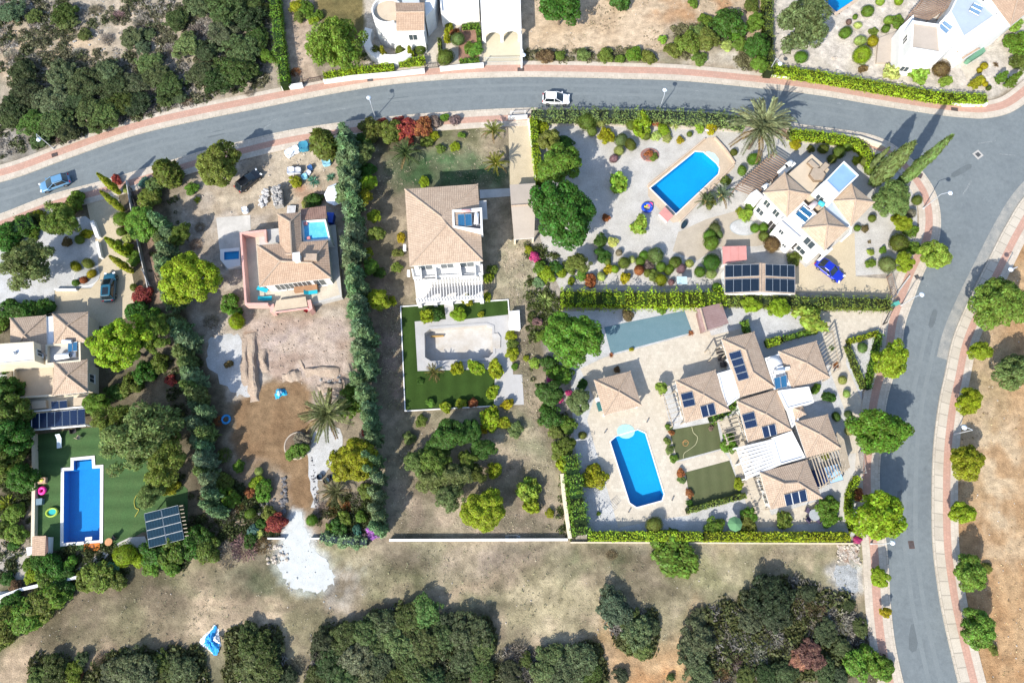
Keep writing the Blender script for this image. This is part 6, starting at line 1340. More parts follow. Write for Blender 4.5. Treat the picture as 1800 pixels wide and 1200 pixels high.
plant('c', 1570, 333, 8.5, 'oo', 'tallest slender cypress leaning its point over the junction', h=14.6).children[1].color = (.22, .32, .10, 1)
plant('c', 1524, 300, 4.5, 'oo', 'thin young cypress at the end of the clipped street hedge', h=6.6)
many('''t 1370 541 22 br;t 1320 536 16 br;l 1422 558 28 lg;s 1104 554 10 bn;s 1160 542 10 gr;y 1214 586 8 rs;s 1110 614 4 yl;y 1074 624 7 rs;t 1162 682 13 lg;s 1024 676 9 dk;b 1024 765 8 ol;s 1044 838 19 yg;b 1150 922 14 ol;s 1052 902 4 gr;s 1254 927 17 gr;s 1281 780 14 gr;s 1298 850 10 br;s 1175 751 6 gr;s 1173 775 7 ol;s 1177 790 7 ds;s 1184 806 6 gr;s 1197 831 8 rs;s 1198 843 7 ds;s 1212 867 7 rs;s 1211 884 7 dk;s 1316 903 14 gr;s 1312 920 15 ol;l 1379 912 16 ol;s 1454 892 18 gr;s 1457 912 14 gr;y 1477 912 7 dk;b 1491 728 8 ds;b 1492 757 8 sg;b 1470 732 8 dk;b 1481 668 8 sg;b 1488 692 7 sg;s 1434 683 9 gr;s 1457 698 10 dk;y 1470 642 11 rs;b 1516 611 9 ds;s 1507 948 7 pk;s 1180 760 5 rs;y 1462 612 8 gr;s 1250 752 5 mv;s 1085 650 6 bn;s 1450 800 8 yg''')
many('''t 1565 632 33 br;t 1543 757 46 gr;t 1540 906 47 br;s 1505 868 12 rs;t 1546 1014 18 br;t 1556 1076 10 yl;s 1530 1160 24 gr;s 1555 1176 18 gr;s 1505 1168 24 mg;t 1757 532 47 mg;t 1724 617 22 br;t 1703 706 25 yg;t 1700 812 34 yg;t 1690 902 24 br;t 1706 1008 32 mg;t 1719 1106 32 mg;t 1790 652 34 ds;s 1734 998 9 ol;s 1745 1140 8 ol''', )
many('''s 1079 1070 32 ds;s 1119 1113 30 ol;s 1140 1100 18 gr;s 1108 1092 20 od;s 1125 1135 22 ol;s 1229 1086 14 ol;s 1226 1126 28 ol;s 1214 1150 26 od;s 1230 1186 25 ol;s 1350 1048 42 dk;s 1362 1080 30 dk;s 1324 1060 24 od;d 1300 1078 18 gy;s 1316 1094 20 ol;s 1420 1044 15 dk;d 1438 1076 20 bn;d 1408 1064 22 bn;d 1354 1118 26 gy;d 1300 1128 22 gy;s 1424 1150 26 rd;s 1402 1162 18 rs;s 1345 1188 22 dk;s 1450 1112 22 dk;d 1476 1090 25 gy;d 1430 1104 18 gy;s 1512 1104 16 od;d 1380 1140 20 gy;s 1380 1186 22 dk;s 1450 1180 22 gr;d 1330 1150 20 gy;d 1290 1160 18 mv;s 1480 1140 20 od;d 1270 1110 15 gy;s 1310 1188 16 ol;s 1475 1190 18 dk;d 1270 1185 16 bn;s 1490 1064 12 od;s 1180 1190 8 od
s 749 1076 34 mg;s 714 1088 30 od;s 678 1098 30 od;s 642 1112 30 ol;s 604 1120 28 od;s 568 1131 25 od;s 702 1132 34 ol;s 744 1134 34 ol;s 782 1120 30 dk;s 824 1112 37 od;s 845 1136 28 ol;s 816 1158 30 od;s 580 1168 30 dk;s 628 1157 30 ol;s 672 1168 30 od;s 730 1168 34 od;d 774 1170 28 gy;s 602 1194 28 dk;s 648 1194 26 ol;s 694 1194 28 od;s 758 1195 28 dk;s 802 1194 25 od;s 845 1180 24 ol;s 660 1134 28 od;d 750 1150 20 bn;s 790 1095 22 dk;s 560 1194 22 od
s 144 1159 15 gr;s 131 1180 18 yg;s 140 1184 8 rs;s 96 1178 25 od;s 74 1192 22 od;s 228 1174 34 od;s 198 1182 24 ol;s 252 1180 30 od;s 285 1166 20 gr;s 322 1180 26 od;s 306 1164 18 ol;s 454 1140 36 od;s 446 1178 34 od;s 460 1176 38 od;s 440 1116 24 dk;s 478 1150 22 ol;s 300 1190 22 ol;d 180 1160 16 gy;d 352 1198 14 gy;s 505 1190 20 dk;d 520 1170 18 gy
s 968 1162 28 od;s 1016 1160 30 ol;s 992 1182 30 od;s 956 1190 25 ol;s 1038 1182 20 od;s 1092 1186 13 dk;d 908 1148 24 gy;d 928 1178 25 gy;s 895 1182 22 od;d 880 1160 16 gy;s 925 1160 14 od
d 1075 975 10 bn''', wild=True)
plant('s', 1183, 971, 40, 'gr', 'half-round green bush below the wall of the rambling villa', zf=.5).scale.z *= .55
# --- hedges
hedge('olive hedge along the street between white car and great palm', [(934, 199), (1010, 198), (1090, 199), (1160, 200), (1250, 204), (1312, 212)], 19, 2.0, 'oo', .16)
hedge('bright clipped hedge between the beige drive and great dark tree', [(938, 206), (942, 262), (949, 318)], 13, 1.9, 'br', .07)
hedge('bright clipped hedge curving round the junction corner villa', [(1388, 231), (1450, 237), (1500, 246), (1524, 262), (1536, 294)], 15, 1.6, 'br', .07)
hedge('thick yellow-green hedge between the ball bushes and grey-blue court', [(985, 521), (1060, 523), (1140, 524), (1220, 523), (1277, 521)], 27, 2.0, 'br', .28)
hedge('russet-olive hedge below the black-panelled garage and blue car', [(1277, 524), (1400, 529), (1480, 530), (1567, 533)], 20, 1.7, 'ol', .2)
hedge('tall leafy green hedge west of the eight-sided pool', [(1004, 800), (1010, 850), (1018, 900), (1024, 940)], 27, 2.6, 'gr', .25)
hedge('clipped bright green hedge under the pool terrace, along the field', [(1034, 942), (1120, 942), (1236, 942)], 15, 1.7, 'br', .08)
hedge('clipped yellowish hedge under the round patio table, along the field', [(1240, 943), (1350, 943), (1496, 943)], 15, 1.7, 'yg', .08)
hedge('curved hedge beside the grey path and street trees', [(1512, 838), (1498, 865), (1496, 900), (1504, 934)], 10, 1.3, 'br', .1)
hedge('golden hedge forming the top of the hedged triangle', [(1492, 600), (1518, 592), (1546, 583)], 9, .9, 'yg', .07); hedge('olive hedge forming the west arm of the hedged triangle', [(1491, 606), (1506, 645), (1521, 682)], 9, .9, 'ol', .07); hedge('green hedge forming the street arm of the hedged triangle', [(1549, 586), (1538, 635), (1527, 682)], 10, 1.1, 'gr', .1)
hedge('clipped hedge closing the lower olive lawn', [(1208, 898), (1260, 884), (1312, 870)], 9, 1.0, 'ol', .06)
hedge('dark box hedge beside the mauve shed', [(1310, 562), (1318, 588)], 11, 1.2, 'gr', .05); hedge('bright square of box hedge above the rambling villa', [(1349, 602), (1374, 596)], 14, 1.2, 'br', .05); hedge('dark low hedge leading to the loose light green tree', [(1376, 595), (1410, 586), (1438, 580)], 9, .9, 'gr', .07)
hedge('leafy green creeper hedge against the panelled western wing', [(1250, 736), (1272, 728), (1288, 714), (1292, 702)], 11, 1.4, 'gr', .2)
hedge('long clipped yellow-green hedge along the upper street below the tan-roofed villa', [(1362, 119), (1450, 132), (1560, 151), (1660, 167), (1736, 171)], 16, 1.6, 'br', .08)
hedge('narrow olive hedge running up from the street beside the pale rounded tree', [(1353, 126), (1352, 60), (1351, -20)], 16, 1.8, 'ol', .12)
hedge('tall narrow hedge along the sandy track', [(499, 146), (490, 80), (480, -20)], 17, 2.0, 'gr', .16)
hedge('bright hedge on the street wall under the feathery tree', [(568, 132), (620, 123), (692, 114)], 13, 1.3, 'br', .1); hedge('short bright hedge between the yellow conifers and the villa path', [(700, 108), (747, 103)], 12, 1.2, 'br', .1)
hedge('L-shaped clipped hedge enclosing the red chip bed', [(812, 44), (840, 42), (842, 74)], 7, 1.0, 'gr', .05, sm=0); hedge('low green hedge by the drive of white carport', [(808, 107), (842, 103)], 8, .9, 'gr', .06); hedge('narrow hedge along the path to the villa', [(772, 66), (774, 96)], 6, 1.0, 'od', .06)
hedge('silver-green low hedge beside the purple bougainvillea', [(562, 944), (600, 950), (645, 953)], 13, 1.2, 'sv', .2)
hedge('dark tall hedge at the street in front of the round olive tree', [(-40, 428), (10, 405), (55, 384)], 22, 2.2, 'dk', .25)

# --- undergrowth nobody could count
def scatter(name, polys, n, col, size, quads_per, mat, seed, tall=.6, avoid=()):
    quads_per = quads_per if name == 'dry_grass' else int(quads_per * (3.4 if mat is TWIG else 5.0))
    q = np.random.RandomState(seed); out = []
    for poly in polys:
        P = GP(poly); xs = [p.x for p in P]; ys = [p.y for p in P]; X_ = q.uniform(min(xs), max(xs), n * 4); Y_ = q.uniform(min(ys), max(ys), n * 4)
        w_ = inside_weight(X_, Y_, P, .05) > .5
        for a in avoid: w_ &= inside_weight(X_, Y_, GP(a), .05) < .5
        w_ &= fbm(X_, Y_, 5.0, seed) > .44 + .12 * q.rand(len(X_)); X_, Y_ = X_[w_][:n], Y_[w_][:n]; k = len(X_)
        if not k: continue
        s = size * (.45 + 1.1 * q.rand(k) ** 1.6); c = np.repeat(np.stack([X_, Y_, np.zeros(k)], 1), quads_per, 0); s = np.repeat(s, quads_per); d = unit(q.randn(len(c), 3)); d[:, 2] = np.abs(d[:, 2]) * tall
        Pp = c + d * (s * (.5 + .5 * q.rand(len(c))))[:, None]; N = unit(d + .6 * q.randn(len(c), 3) + [0, 0, .4])
        tw = mat is TWIG and name != 'dry_grass'; Qd = leaf_quads(np.zeros_like(Pp), N, .07 if tw else (.20 if name == 'dry_grass' else .115), 4.0 if tw else 1.6, q) * s[:, None, None] + Pp[:, None, :]; out.append(Qd)
    o = link(name, quads(name, np.concatenate(out), mat)); o.color = (*col, 1); return stuff(o)
TLP = [[(-40, -20), (480, -20), (470, 150), (330, 190), (100, 250), (-40, 290)]]
BOT = [[(-40, 1060), (330, 970), (680, 960), (1000, 960), (1515, 965), (1540, 1110), (1560, 1240), (-40, 1240)]]
SPILL = [(480, 890), (640, 985), (645, 1080), (480, 1050)]
scatter('undergrowth', TLP, 1300, (.17, .165, .095), .62, 14, LEAF, 301); scatter('undergrowth', TLP, 1500, (.25, .23, .205), .6, 12, TWIG, 302); scatter('undergrowth', TLP, 380, (.10, .115, .05), .8, 16, LEAF, 303)
THK = [[(560, 1110), (700, 1070), (860, 1090), (870, 1210), (540, 1210)], [(1230, 1080), (1400, 1010), (1500, 1060), (1560, 1190), (1240, 1210)], [(1060, 1050), (1150, 1080), (1140, 1150), (1090, 1130)], [(408, 1112), (480, 1105), (510, 1210), (402, 1210)], [(60, 1160), (350, 1140), (360, 1210), (60, 1210)], [(870, 1140), (1050, 1140), (1060, 1210), (870, 1210)]]
scatter('undergrowth', THK, 520, (.115, .125, .045), .9, 16, LEAF, 305); scatter('undergrowth', THK, 260, (.185, .17, .15), .8, 14, TWIG, 306)
scatter('undergrowth', [[(920, 90), (1340, 80), (1340, 125), (1200, 112), (920, 108)], [(1180, 40), (1300, 60), (1330, 120), (1190, 105)]], 260, (.19, .18, .09), .5, 12, LEAF, 307)
scatter('undergrowth', [[(225, 330), (300, 300), (345, 560), (400, 940), (330, 960), (300, 700), (262, 520)], [(-20, 640), (60, 650), (58, 990), (-20, 1040)], [(60, 970), (340, 950), (330, 1000), (60, 1040)], [(380, 830), (500, 880), (490, 945), (385, 945)], [(560, 890), (660, 860), (660, 945), (560, 940)]], 240, (.075, .095, .03), .6, 14, LEAF, 308)
scatter('undergrowth', [[(925, 430), (985, 440), (1005, 945), (985, 940), (950, 760), (925, 600)]], 260, (.10, .125, .035), .6, 14, LEAF, 310)
scatter('dry_grass', BOT, 2000, (.24, .225, .14), .19, 5, TWIG, 320, 1.0, [SPILL]); scatter('dry_grass', BOT, 1300, (.40, .35, .26), .15, 5, TWIG, 321, .8, [SPILL])
PLOTC = [[(690, 725), (990, 735), (1000, 944), (686, 944)], [(620, 220), (890, 220), (890, 325), (700, 325), (640, 470)], [(665, 480), (705, 540), (708, 720), (672, 720)], [(872, 425), (935, 425), (945, 740), (925, 720), (900, 540)]]
LAWNC = []
scatter('dry_grass', PLOTC, 600, (.27, .25, .15), .17, 5, TWIG, 323, .9); scatter('dry_grass', PLOTC, 800, (.43, .37, .27), .17, 5, TWIG, 324, .8)
EASTF = [[(1720, 500), (1900, 380), (1930, 1260), (1740, 1260), (1705, 1080), (1682, 850)]]
scatter('dry_grass', EASTF, 1500, (.50, .38, .23), .16, 5, TWIG, 325, .7); scatter('dry_grass', EASTF, 300, (.28, .20, .10), .2, 5, TWIG, 326, .8)
scatter('dry_grass', [[(920, 0), (1340, 0), (1340, 110), (920, 90)]], 700, (.22, .19, .12), .24, 5, TWIG, 327, .8)
# ------------------------------------------------------------------ cars
RUB = M('tyre_rubber', (.018, .018, .018), .9, .1, 3, .1, 20); RIMM = M('wheel_rim', (.45, .46, .47), .3, .05, 3, 0, 9, metal=.8)
GLS = M('car_glass', (.012, .018, .022), .06, .05, 2, 0, 9, spec=.7); LAMPW = M('headlamp', (.75, .77, .78), .1, .02, 2, 0, 9); LAMPR = M('tail_lamp', (.40, .01, .01), .2, .02, 2, 0, 9); BLK = M('black_trim', (.02, .02, .02), .5, .1, 3, .05, 12)
def sgn(v, e): return math.copysign(abs(v) ** e, v)
def car(label, front, rear, rgb, L=4.5, W=1.82, H=1.6, style='suv', sunroof=False, group='cars'):
    a, b = G(*front, .6), G(*rear, .6); c = (a + b) / 2; d = a - b
    t = empty('parked_car', (c.x, c.y, .012), math.atan2(d.y, d.x)); tag(t, label, 'car', group)
    low = style == 'sports'; belt = .80 if low else .98 if style == 'suv' else .90; hood = belt - (.06 if low else .04)
    # stations from tail to nose: x, half width, top
    st = [(-.5, .70, .55), (-.485, .84, belt - .16), (-.44, .93, belt - .03), (-.36, .985, belt), (-.2, 1, belt), (0, 1, belt), (.15, 1, belt - .01), (.25, .99, hood), (.36, .965, hood - .06), (.44, .90, hood - .14), (.485, .78, hood - .27), (.5, .62, hood - .38)]
    m = Mesh(); n = 20; k0 = 0
    for x, w_, top in st:
        zc, hz = (top + .22) / 2, (top - .22) / 2
        for j in range(n): th = 2 * math.pi * j / n + .001; m.v.append(Vector((x * L, W / 2 * w_ * sgn(math.cos(th), .42), zc + hz * sgn(math.sin(th), .5))))
    for i in range(len(st) - 1):
        for j in range(n): k = (j + 1) % n; m.f.append((i * n + j, (i + 1) * n + j, (i + 1) * n + k, i * n + k))
    m.f.append(tuple(range(n))); m.f.append(tuple((len(st) - 1) * n + j for j in reversed(range(n))))
    o = m.build('body', PAINT, t, True); o.color = (*rgb, 1)
    # glasshouse
    g0, g1, r0, r1 = {'suv': (-.47, .26, -.39, .01), 'hatch': (-.46, .25, -.35, .0), 'sports': (-.40, .20, -.22, .03)}[style]
    ring = lambda x0, x1, hw, z, e=.32: [Vector(((x0 + x1) / 2 * L + (x1 - x0) / 2 * L * sgn(math.cos(2 * math.pi * j / 28), e), hw * sgn(math.sin(2 * math.pi * j / 28), e), z)) for j in range(28)]
    A = ring(g0, g1, W / 2 * .93, belt - .03); B = ring(r0, r1, W / 2 * .76, H - .05); Tp = ring(r0 + .012, r1 - .01, W / 2 * .70, H)
    m = Mesh(); m.v = A + B; m.f = [(j, (j + 1) % 28, 28 + (j + 1) % 28, 28 + j) for j in range(28)]; m.build('window', GLS, t, True)
    m = Mesh(); m.v = [p * 1 for p in B] + Tp; m.f = [(j, (j + 1) % 28, 28 + (j + 1) % 28, 28 + j) for j in range(28)] + [tuple(28 + j for j in range(28))]
    rf = m.build('roof', PAINT, t); rf.color = (*rgb, 1)
    if sunroof:
        s = Mesh(); s.box((((r0 + r1) / 2 - .02) * L, 0, H - .002), ((r1 - r0) * L * .62, W * .46, .012)); s.build('sunroof', GLS, rf)
    else:
        for sy in (-1, 1): s = Mesh(); s.box(((r0 + r1) / 2 * L, sy * W * .33, H - .01), ((r1 - r0) * L * .8, .04, .04)); s.build('roof_rail', BLK if style != 'sports' else PAINT, rf).color = (*rgb, 1)
    for sy in (-1, 1):
        for xb, xt in ((g0 + .03, r0 + .02), (.0 - .06, -.07), (g1 - .025, r1 - .015)):
            s = Mesh(); s.tube([(xb * L, sy * W / 2 * .925, belt - .03), (xt * L, sy * W / 2 * .75, H - .05)], .045, 6); s.build('pillar', PAINT, t).color = (*rgb, 1)
        s = Mesh(); s.box(((g1 - .05) * L, sy * (W / 2 + .09), belt - .02), (.14, .2, .14)); s.build('mirror', PAINT, t).color = (*rgb, 1)
        s = Mesh(); s.box((.462 * L, sy * W * .33, hood - .27), (.24, .36, .14), sy * -.35); s.build('headlight', LAMPW, t)
        s = Mesh(); s.box((-.487 * L, sy * W * .36, belt - .26), (.10, .30, .16), sy * .2); s.build('tail_light', LAMPR, t)
        for x in (.32, -.30):
            s = Mesh(); s.tube([(x * L, sy * (W / 2 - .2), .33), (x * L, sy * (W / 2 - .0), .33)], .335, 16); wv = s.build('wheel', RUB, t)
            s = Mesh(); s.tube([(x * L, sy * (W / 2 - .01), .33), (x * L, sy * (W / 2 + .012), .33)], .20, 12); s.build('rim', RIMM, wv)
    s = Mesh(); s.box((.495 * L, 0, .30), (.08, W * .6, .16)); s.build('bumper', BLK, t)
    s = Mesh(); s.box((.17 * L, 0, belt - .005), (.05, W * .7, .02)); s.build('wiper', BLK, t)
    return t
CARS = 'cars parked on the street and drives'
car('white parked car with dark windscreen on the upper street by the hedge', (1002, 175), (953, 173), (.80, .81, .82), 4.4, 1.85, 1.62, 'suv', group=CARS)
car('silver-blue parked car on the street at the western bend', (70, 331), (122, 313), (.10, .23, .38), 4.7, 1.85, 1.5, 'hatch', group=CARS)
car('dark teal car with glass roof at the foot of the cypress drive', (194, 479), (190.5, 530), (.012, .085, .135), 4.6, 1.88, 1.6, 'suv', True, group=CARS)
car('black car half under the olive tree on the dirt lot', (459, 299), (414, 336), (.008, .010, .014), 4.5, 1.8, 1.45, 'hatch', group=CARS)
car('bright blue sports car turning on the beige drive of junction villa', (1481, 491), (1437, 457), (.006, .022, .36), 4.6, 1.92, 1.34, 'sports', group=CARS)

# ------------------------------------------------------------------ palms
def frond_mesh(seed, n=26):
    q = random.Random(seed); m = Mesh(); pts = []
    for i in range(9): s = i / 8; pts.append(Vector((s * .96, 0, .30 * math.sin(s * 2.2) - .30 * s * s)))
    m.tube(pts, [.016 * (1 - i / 10) for i in range(9)], 5, False)
    for i in range(n):
        s = .12 + .87 * i / n; k = min(7, int(s * 8)); f = s * 8 - k; p = pts[k].lerp(pts[k + 1], f); l = .185 * (1 - .5 * s) * (.5 + min(1, s * 2.4) * .5)
        for sd in (-1, 1):
            d = Vector((.75, sd * .8, -.16 + q.uniform(-.1, .1))).normalized() * l * q.uniform(.85, 1.1); wv = Vector((.016, -sd * .006, .004))
            m.quad(p - wv, p + d * .5 - wv * 1.1, p + d, p + d * .5 + wv * 1.1)
    return pymesh('frond', m.v, m.f, LEAF)
FRONDS = [frond_mesh(i) for i in range(4)]
def palm(label, x, y, h, Lm, n, rgb, seed, dry=5, group=None):
    """crown centre seen at (x, y), h metres up; fronds Lm long, each a part"""
    q = random.Random(seed); p = G(x, y, h); t = empty('palm_tree', (p.x, p.y, 0)); tag(t, label, 'palm tree', group)
    m = Mesh(); k = max(4, int(h * 4)); m.tube([(0, 0, h * i / k) for i in range(k + 1)], [(.30 if i % 2 else .25) * max(.55, Lm / 4.5) for i in range(k + 1)], 10); m.build('trunk', BARK, t)
    m = Mesh(); m.lathe([(.1, 0), (.34, .15), (.3, .5), (.08, .75)], (0, 0, h - .3), 10); m.build('crown_heart', M('palm_heart', (.26, .20, .07), .9), t)
    for i in range(n):
        u = (i + .5) / n; el = R(78 - 92 * u ** .9 + q.uniform(-6, 6)); az = i * 2.39996 + q.uniform(-.2, .2); o = link('frond', FRONDS[i % 4], t)
        s = Lm * (q.uniform(.88, 1.05) if u > .12 else .7); o.location = (0, 0, h); o.rotation_euler = (q.uniform(-.25, .25), -el, az); o.scale = (s, s, s)
        v = q.uniform(.8, 1.2); o.color = (rgb[0] * v, rgb[1] * v, rgb[2] * v, 1)
        if n - i <= dry: o.color = (.28, .20, .09, 1)
    return t
palm('great palm with long grey-green fronds at the street hedge', 1335, 228, 5.2, 5.3, 50, (.27, .30, .15), 1, 5)
palm('young palm with thin arching fronds at the edge of the dirt drive', 576, 729, 2.4, 4.1, 34, (.22, .25, .10), 2, 4)
palm('small green palm in the dry garden north of the square villa', 714, 272, 1.6, 2.7, 30, (.10, .15, .05), 3, 2)
palm('small spreading palm below the lime tree beside the dark tubs', 591, 864, 1.3, 2.5, 26, (.15, .16, .07), 4, 6)
palm('upper yellow-green palm beside the beige driveway gate', 867, 232, 2.2, 2.1, 26, (.20, .23, .045), 5, 3)
palm('lower yellow-green palm beside the beige driveway', 872, 288, 2.2, 2.2, 28, (.22, .23, .03), 6, 3)
palm('low cycad-like palm at the corner of the artificial lawn and pool', 763, 654, .5, 1.6, 24, (.20, .20, .055), 7, 6)
palm('palm with sage fronds between the angled pool and timber pergola', 1268, 344, 1.4, 2.2, 24, (.15, .20, .12), 8, 1)
palm('palm with green fronds at the foot of the angled pool terrace', 1240, 354, 1.2, 1.8, 22, (.11, .155, .06), 9, 1)

# ------------------------------------------------------------------ street lamps
POLE = M('lamp_pole', (.60, .63, .66), .4, .08, 2, .03, 9, metal=.4); LENS = M('lamp_lens', (.66, .74, .84), .2, .03, 2, 0, 9)
def lamp(label, x, y, h, ang, arm=1.1, z=.0):
    p = G(x, y, 0); t = empty('street_lamp', (p.x, p.y, z), R(ang)); tag(t, label, 'street lamp', 'street lamps along the two roads')
    m = Mesh(); m.tube([(0, 0, 0), (0, 0, h * .5), (0, 0, h)], [.085, .07, .055], 10); m.build('pole', POLE, t)
    m = Mesh(); m.lathe([(.16, 0), (.14, .35), (.09, .5)], (0, 0, 0), 12); m.build('base', POLE, t)
    m = Mesh(); m.tube([(0, 0, h - .25), (.08, 0, h + .05), (arm * .5, 0, h + .22), (arm, 0, h + .12)], .04, 8); m.build('arm', POLE, t)
    m = Mesh(); m.lathe([(.06, .30), (.16, .22), (.36, .06), (.36, .0), (.22, -.12), (.05, -.2)][::-1], (arm, 0, h - .02), 16); m.build('lantern', LENS, t, True)
for a in (('street lamp leaning out over the scrub at the northwest bend', 95, 262, 4.2, -60), ('street lamp among the red bougainvillea at the street edge', 660, 207, 3.8, 110), ('street lamp rising from the olive hedge along the upper street', 1159, 193, 3.6, 80),
          ('street lamp on the pavement at the junction corner beside sage tree', 1622, 367, 4.6, 10, 1.5), ('street lamp on the east pavement above the yellowish street tree', 1677, 763, 4.0, 160), ('street lamp by the blue-green box at the driveway hedge', 1583, 537, 3.8, 20),
          ('street lamp at the corner between the narrow olive hedge and clipped hedge', 1350, 129, 3.6, -60), ('street lamp at the corner of the white carport side wall', 918, 110, 3.2, -80), ('street lamp behind the street tree at hedge end corner', 1530, 955, 3.6, 10), ('street lamp over the big kerbside bush', 1757, 486, 3.8, 200)): lamp(*a)

# ------------------------------------------------------------------ gates and rails
def gate(label, A, B, h, mat, bars=8, cat='gate', name='metal_gate'):
    a, b = G(*A), G(*B); t = empty(name); tag(t, label, cat)
    for p in (a, b): beam('post', t, mat, (p.x, p.y, 0), (p.x, p.y, h + .1), .12, .12)
    for z in (.15, h - .05): beam('rail', t, mat, a + Vector((0, 0, z)), b + Vector((0, 0, z)), .05, .07)
    for k in range(bars): p = a.lerp(b, (k + .5) / bars); beam('bar', t, mat, p + Vector((0, 0, .12)), p + Vector((0, 0, h - .06)), .05, .03)
    return t
gate('brown metal driveway gate at the junction villa', (1558, 488), (1568, 527), 1.5, WOODB, 12); gate('grey slatted gate from the lattice pergola to the street', (1508, 796), (1514, 832), 1.4, M('gate_grey', (.30, .29, .28), .6), 12)
gate('small dark gate beside the blue-green box at the cream drive', (1551, 571), (1564, 545), 1.3, DARKF, 8); gate('grey gate across the carport drive of round-towered villa', (853, 110), (913, 109), 1.2, M('gate_pale', (.42, .44, .42), .6), 18)
gate('low metal gate between the white walls at the square villa driveway', (898, 204), (923, 203), 1.2, M('gate_white', (.6, .6, .6), .5), 10); gate('small iron gate to the path with clipped ball trees', (748, 121), (771, 119), 1.2, DARKF, 8); gate('rusty gate at the foot of the sandy track', (534, 148), (566, 142), 1.1, GRATE, 10)
gate('dark metal railing below the red bush on the cypress drive wall', (233, 334), (243, 366), 1.0, DARKF, 10, 'railing', 'railing'); gate('railing of pale bars beside the rusty soil and silver conifers', (255, 478), (268, 505), 1.0, STEEL, 8, 'railing', 'railing')

# ------------------------------------------------------------------ garden things
def colored(o, rgb): o.color = (*rgb, 1); return o
def thing_at(name, label, cat, x, y, z=0.0, ang=0.0, group=None): p = G(x, y, z); t = empty(name, (p.x, p.y, z), R(ang)); tag(t, label, cat, group); return t
# solar carport on the turf
t = empty('solar_carport'); tag(t, 'tilted solar carport of eight teal panels below the green turf', 'solar carport')
panel(t, [(253, 902), (313, 887), (324, 947), (262, 963)], 2, 4, PV_TEAL, z=2.1, gap=.03)
for u in ((256, 904), (312, 890), (322, 945), (264, 960)): p = G(*u, 2.0); beam('post', t, WOODL, (p.x, p.y, 0), (p.x, p.y, 1.98), .14, .14)
for k in range(9): a = G(315 + k * 1.2, 889 + k * 6.6, 1.95); b = G(322 + k * 1.2, 888 + k * 6.6, 1.95); beam('slat', t, WOODL, a, b, .10, .10)
# tiled shelter
t = empty('garden_shelter'); tag(t, 'small tile-roofed shelter on the sandy court beside the stepped blue pool', 'shelter')
PP = [G(57, 942, 1.5), G(56, 976, 1.5), G(79, 976, 1.8), G(81, 941, 1.8)]; m = Mesh(); uv_ = []; tiled(m, uv_, PP); o = m.build('roof', TILE_W, t); stuff(o); set_uv(o, uv_)
PP2 = [PP[3], PP[2], G(85, 968, 1.62), G(85, 944, 1.62)]; m = Mesh(); m.poly(PP2); m.build('roof_side', TILE_B, t)
walls(t, [p.lerp(sum(PP, Vector()) / 4, .14) for p in PP], 0, 1.5, WHITE); block(t, [(46, 962), (57, 960), (57, 974), (48, 976)], 0, .8, WHITE, 'counter')
# pump house of the square villa
t = empty('pump_house'); tag(t, 'low white flat-topped pump house at the corner of the artificial lawn', 'pump house'); block(t, [(895, 548), (912, 546), (914, 578), (896, 579)], 0, 1.1, WHITE); m = Mesh(); m.prism(GP([(894, 547), (913, 545), (915, 579), (895, 580)], 1.16), 1.102, 1.16, True); m.build('lid', WHITER, t)
# plunge pool of the house under repair
t = empty('plunge_pool'); tag(t, 'little raised plunge pool with white rim beside the pink-walled terrace', 'plunge pool'); P = GP([(387, 438), (421, 435), (423, 466), (400, 472), (387, 456)], .5); inn = GP([(394, 443), (420, 441), (420, 455), (394, 457)], .5)
m = Mesh(); m.cap(P, [inn]); 
for i in range(5): a, b = P[i], P[(i + 1) % 5]; dz = Vector((0, 0, .5)); m.quad(a - dz, b - dz, b, a)
m.build('rim', WHITE, t); m = Mesh(); dz = Vector((0, 0, .42))
for i in range(4): a, b = inn[i], inn[(i + 1) % 4]; m.quad(a - dz, b - dz, b, a)
m.cap([p - dz for p in inn]); m.build('basin', POOL_B, t); m = Mesh(); m.cap([p - Vector((0, 0, .1)) for p in inn]); m.build('water', WATER, t)
# parasol, table and chairs
t = thing_at('parasol', 'round green parasol among the shrubs of the lower hedge', 'parasol', 1284, 921, 0); m = Mesh(); m.tube([(0, 0, 0), (0, 0, 2.3)], .03, 8); m.build('pole', STEEL, t)
m = Mesh(); m.lathe([(1.0, 1.95), (.02, 2.4)], (0, 0, 0), 8); colored(m.build('canopy', FABRIC, t), (.08, .19, .085)); m = Mesh(); m.lathe([(.25, 0), (.25, .08)], (0, 0, 0), 12); m.build('base', GREYC, t)
t = thing_at('patio_table', 'round pale patio table on cream paving by the panelled south wing', 'table', 1428, 905); m = Mesh(); m.lathe([(.75, .70), (.75, .74)], (0, 0, 0), 24); m.build('table_top', M('grey_table', (.34, .36, .37), .5), t); m = Mesh(); m.lathe([(.28, 0), (.05, .06), (.05, .7)], (0, 0, 0), 10); m.build('leg', STEEL, t)
CH = M('purple_sling', (.07, .055, .10), .8, .1, 3, .1, 20)
def chair(label, x, y, ang, mat=CH, group=None, cat='chair', name='garden_chair', s=1.0):
    t = thing_at(name, label, cat, x, y, 0, ang, group)
    m = Mesh(); m.box((0, 0, .40), (.50 * s, .50 * s, .06)); m.build('seat', mat, t); m = Mesh(); m.prism([Vector((-.28 * s, -.25 * s, 0)), Vector((-.22 * s, -.25 * s, 0)), Vector((-.22 * s, .25 * s, 0)), Vector((-.28 * s, .25 * s, 0))], .45, .92); m.build('backrest', mat, t)
    for sx in (-1, 1):
        for sy in (-1, 1): m = Mesh(); m.tube([(sx * .21 * s, sy * .21 * s, 0), (sx * .21 * s, sy * .21 * s, .4)], .02, 5); m.build('leg', STEEL, t)
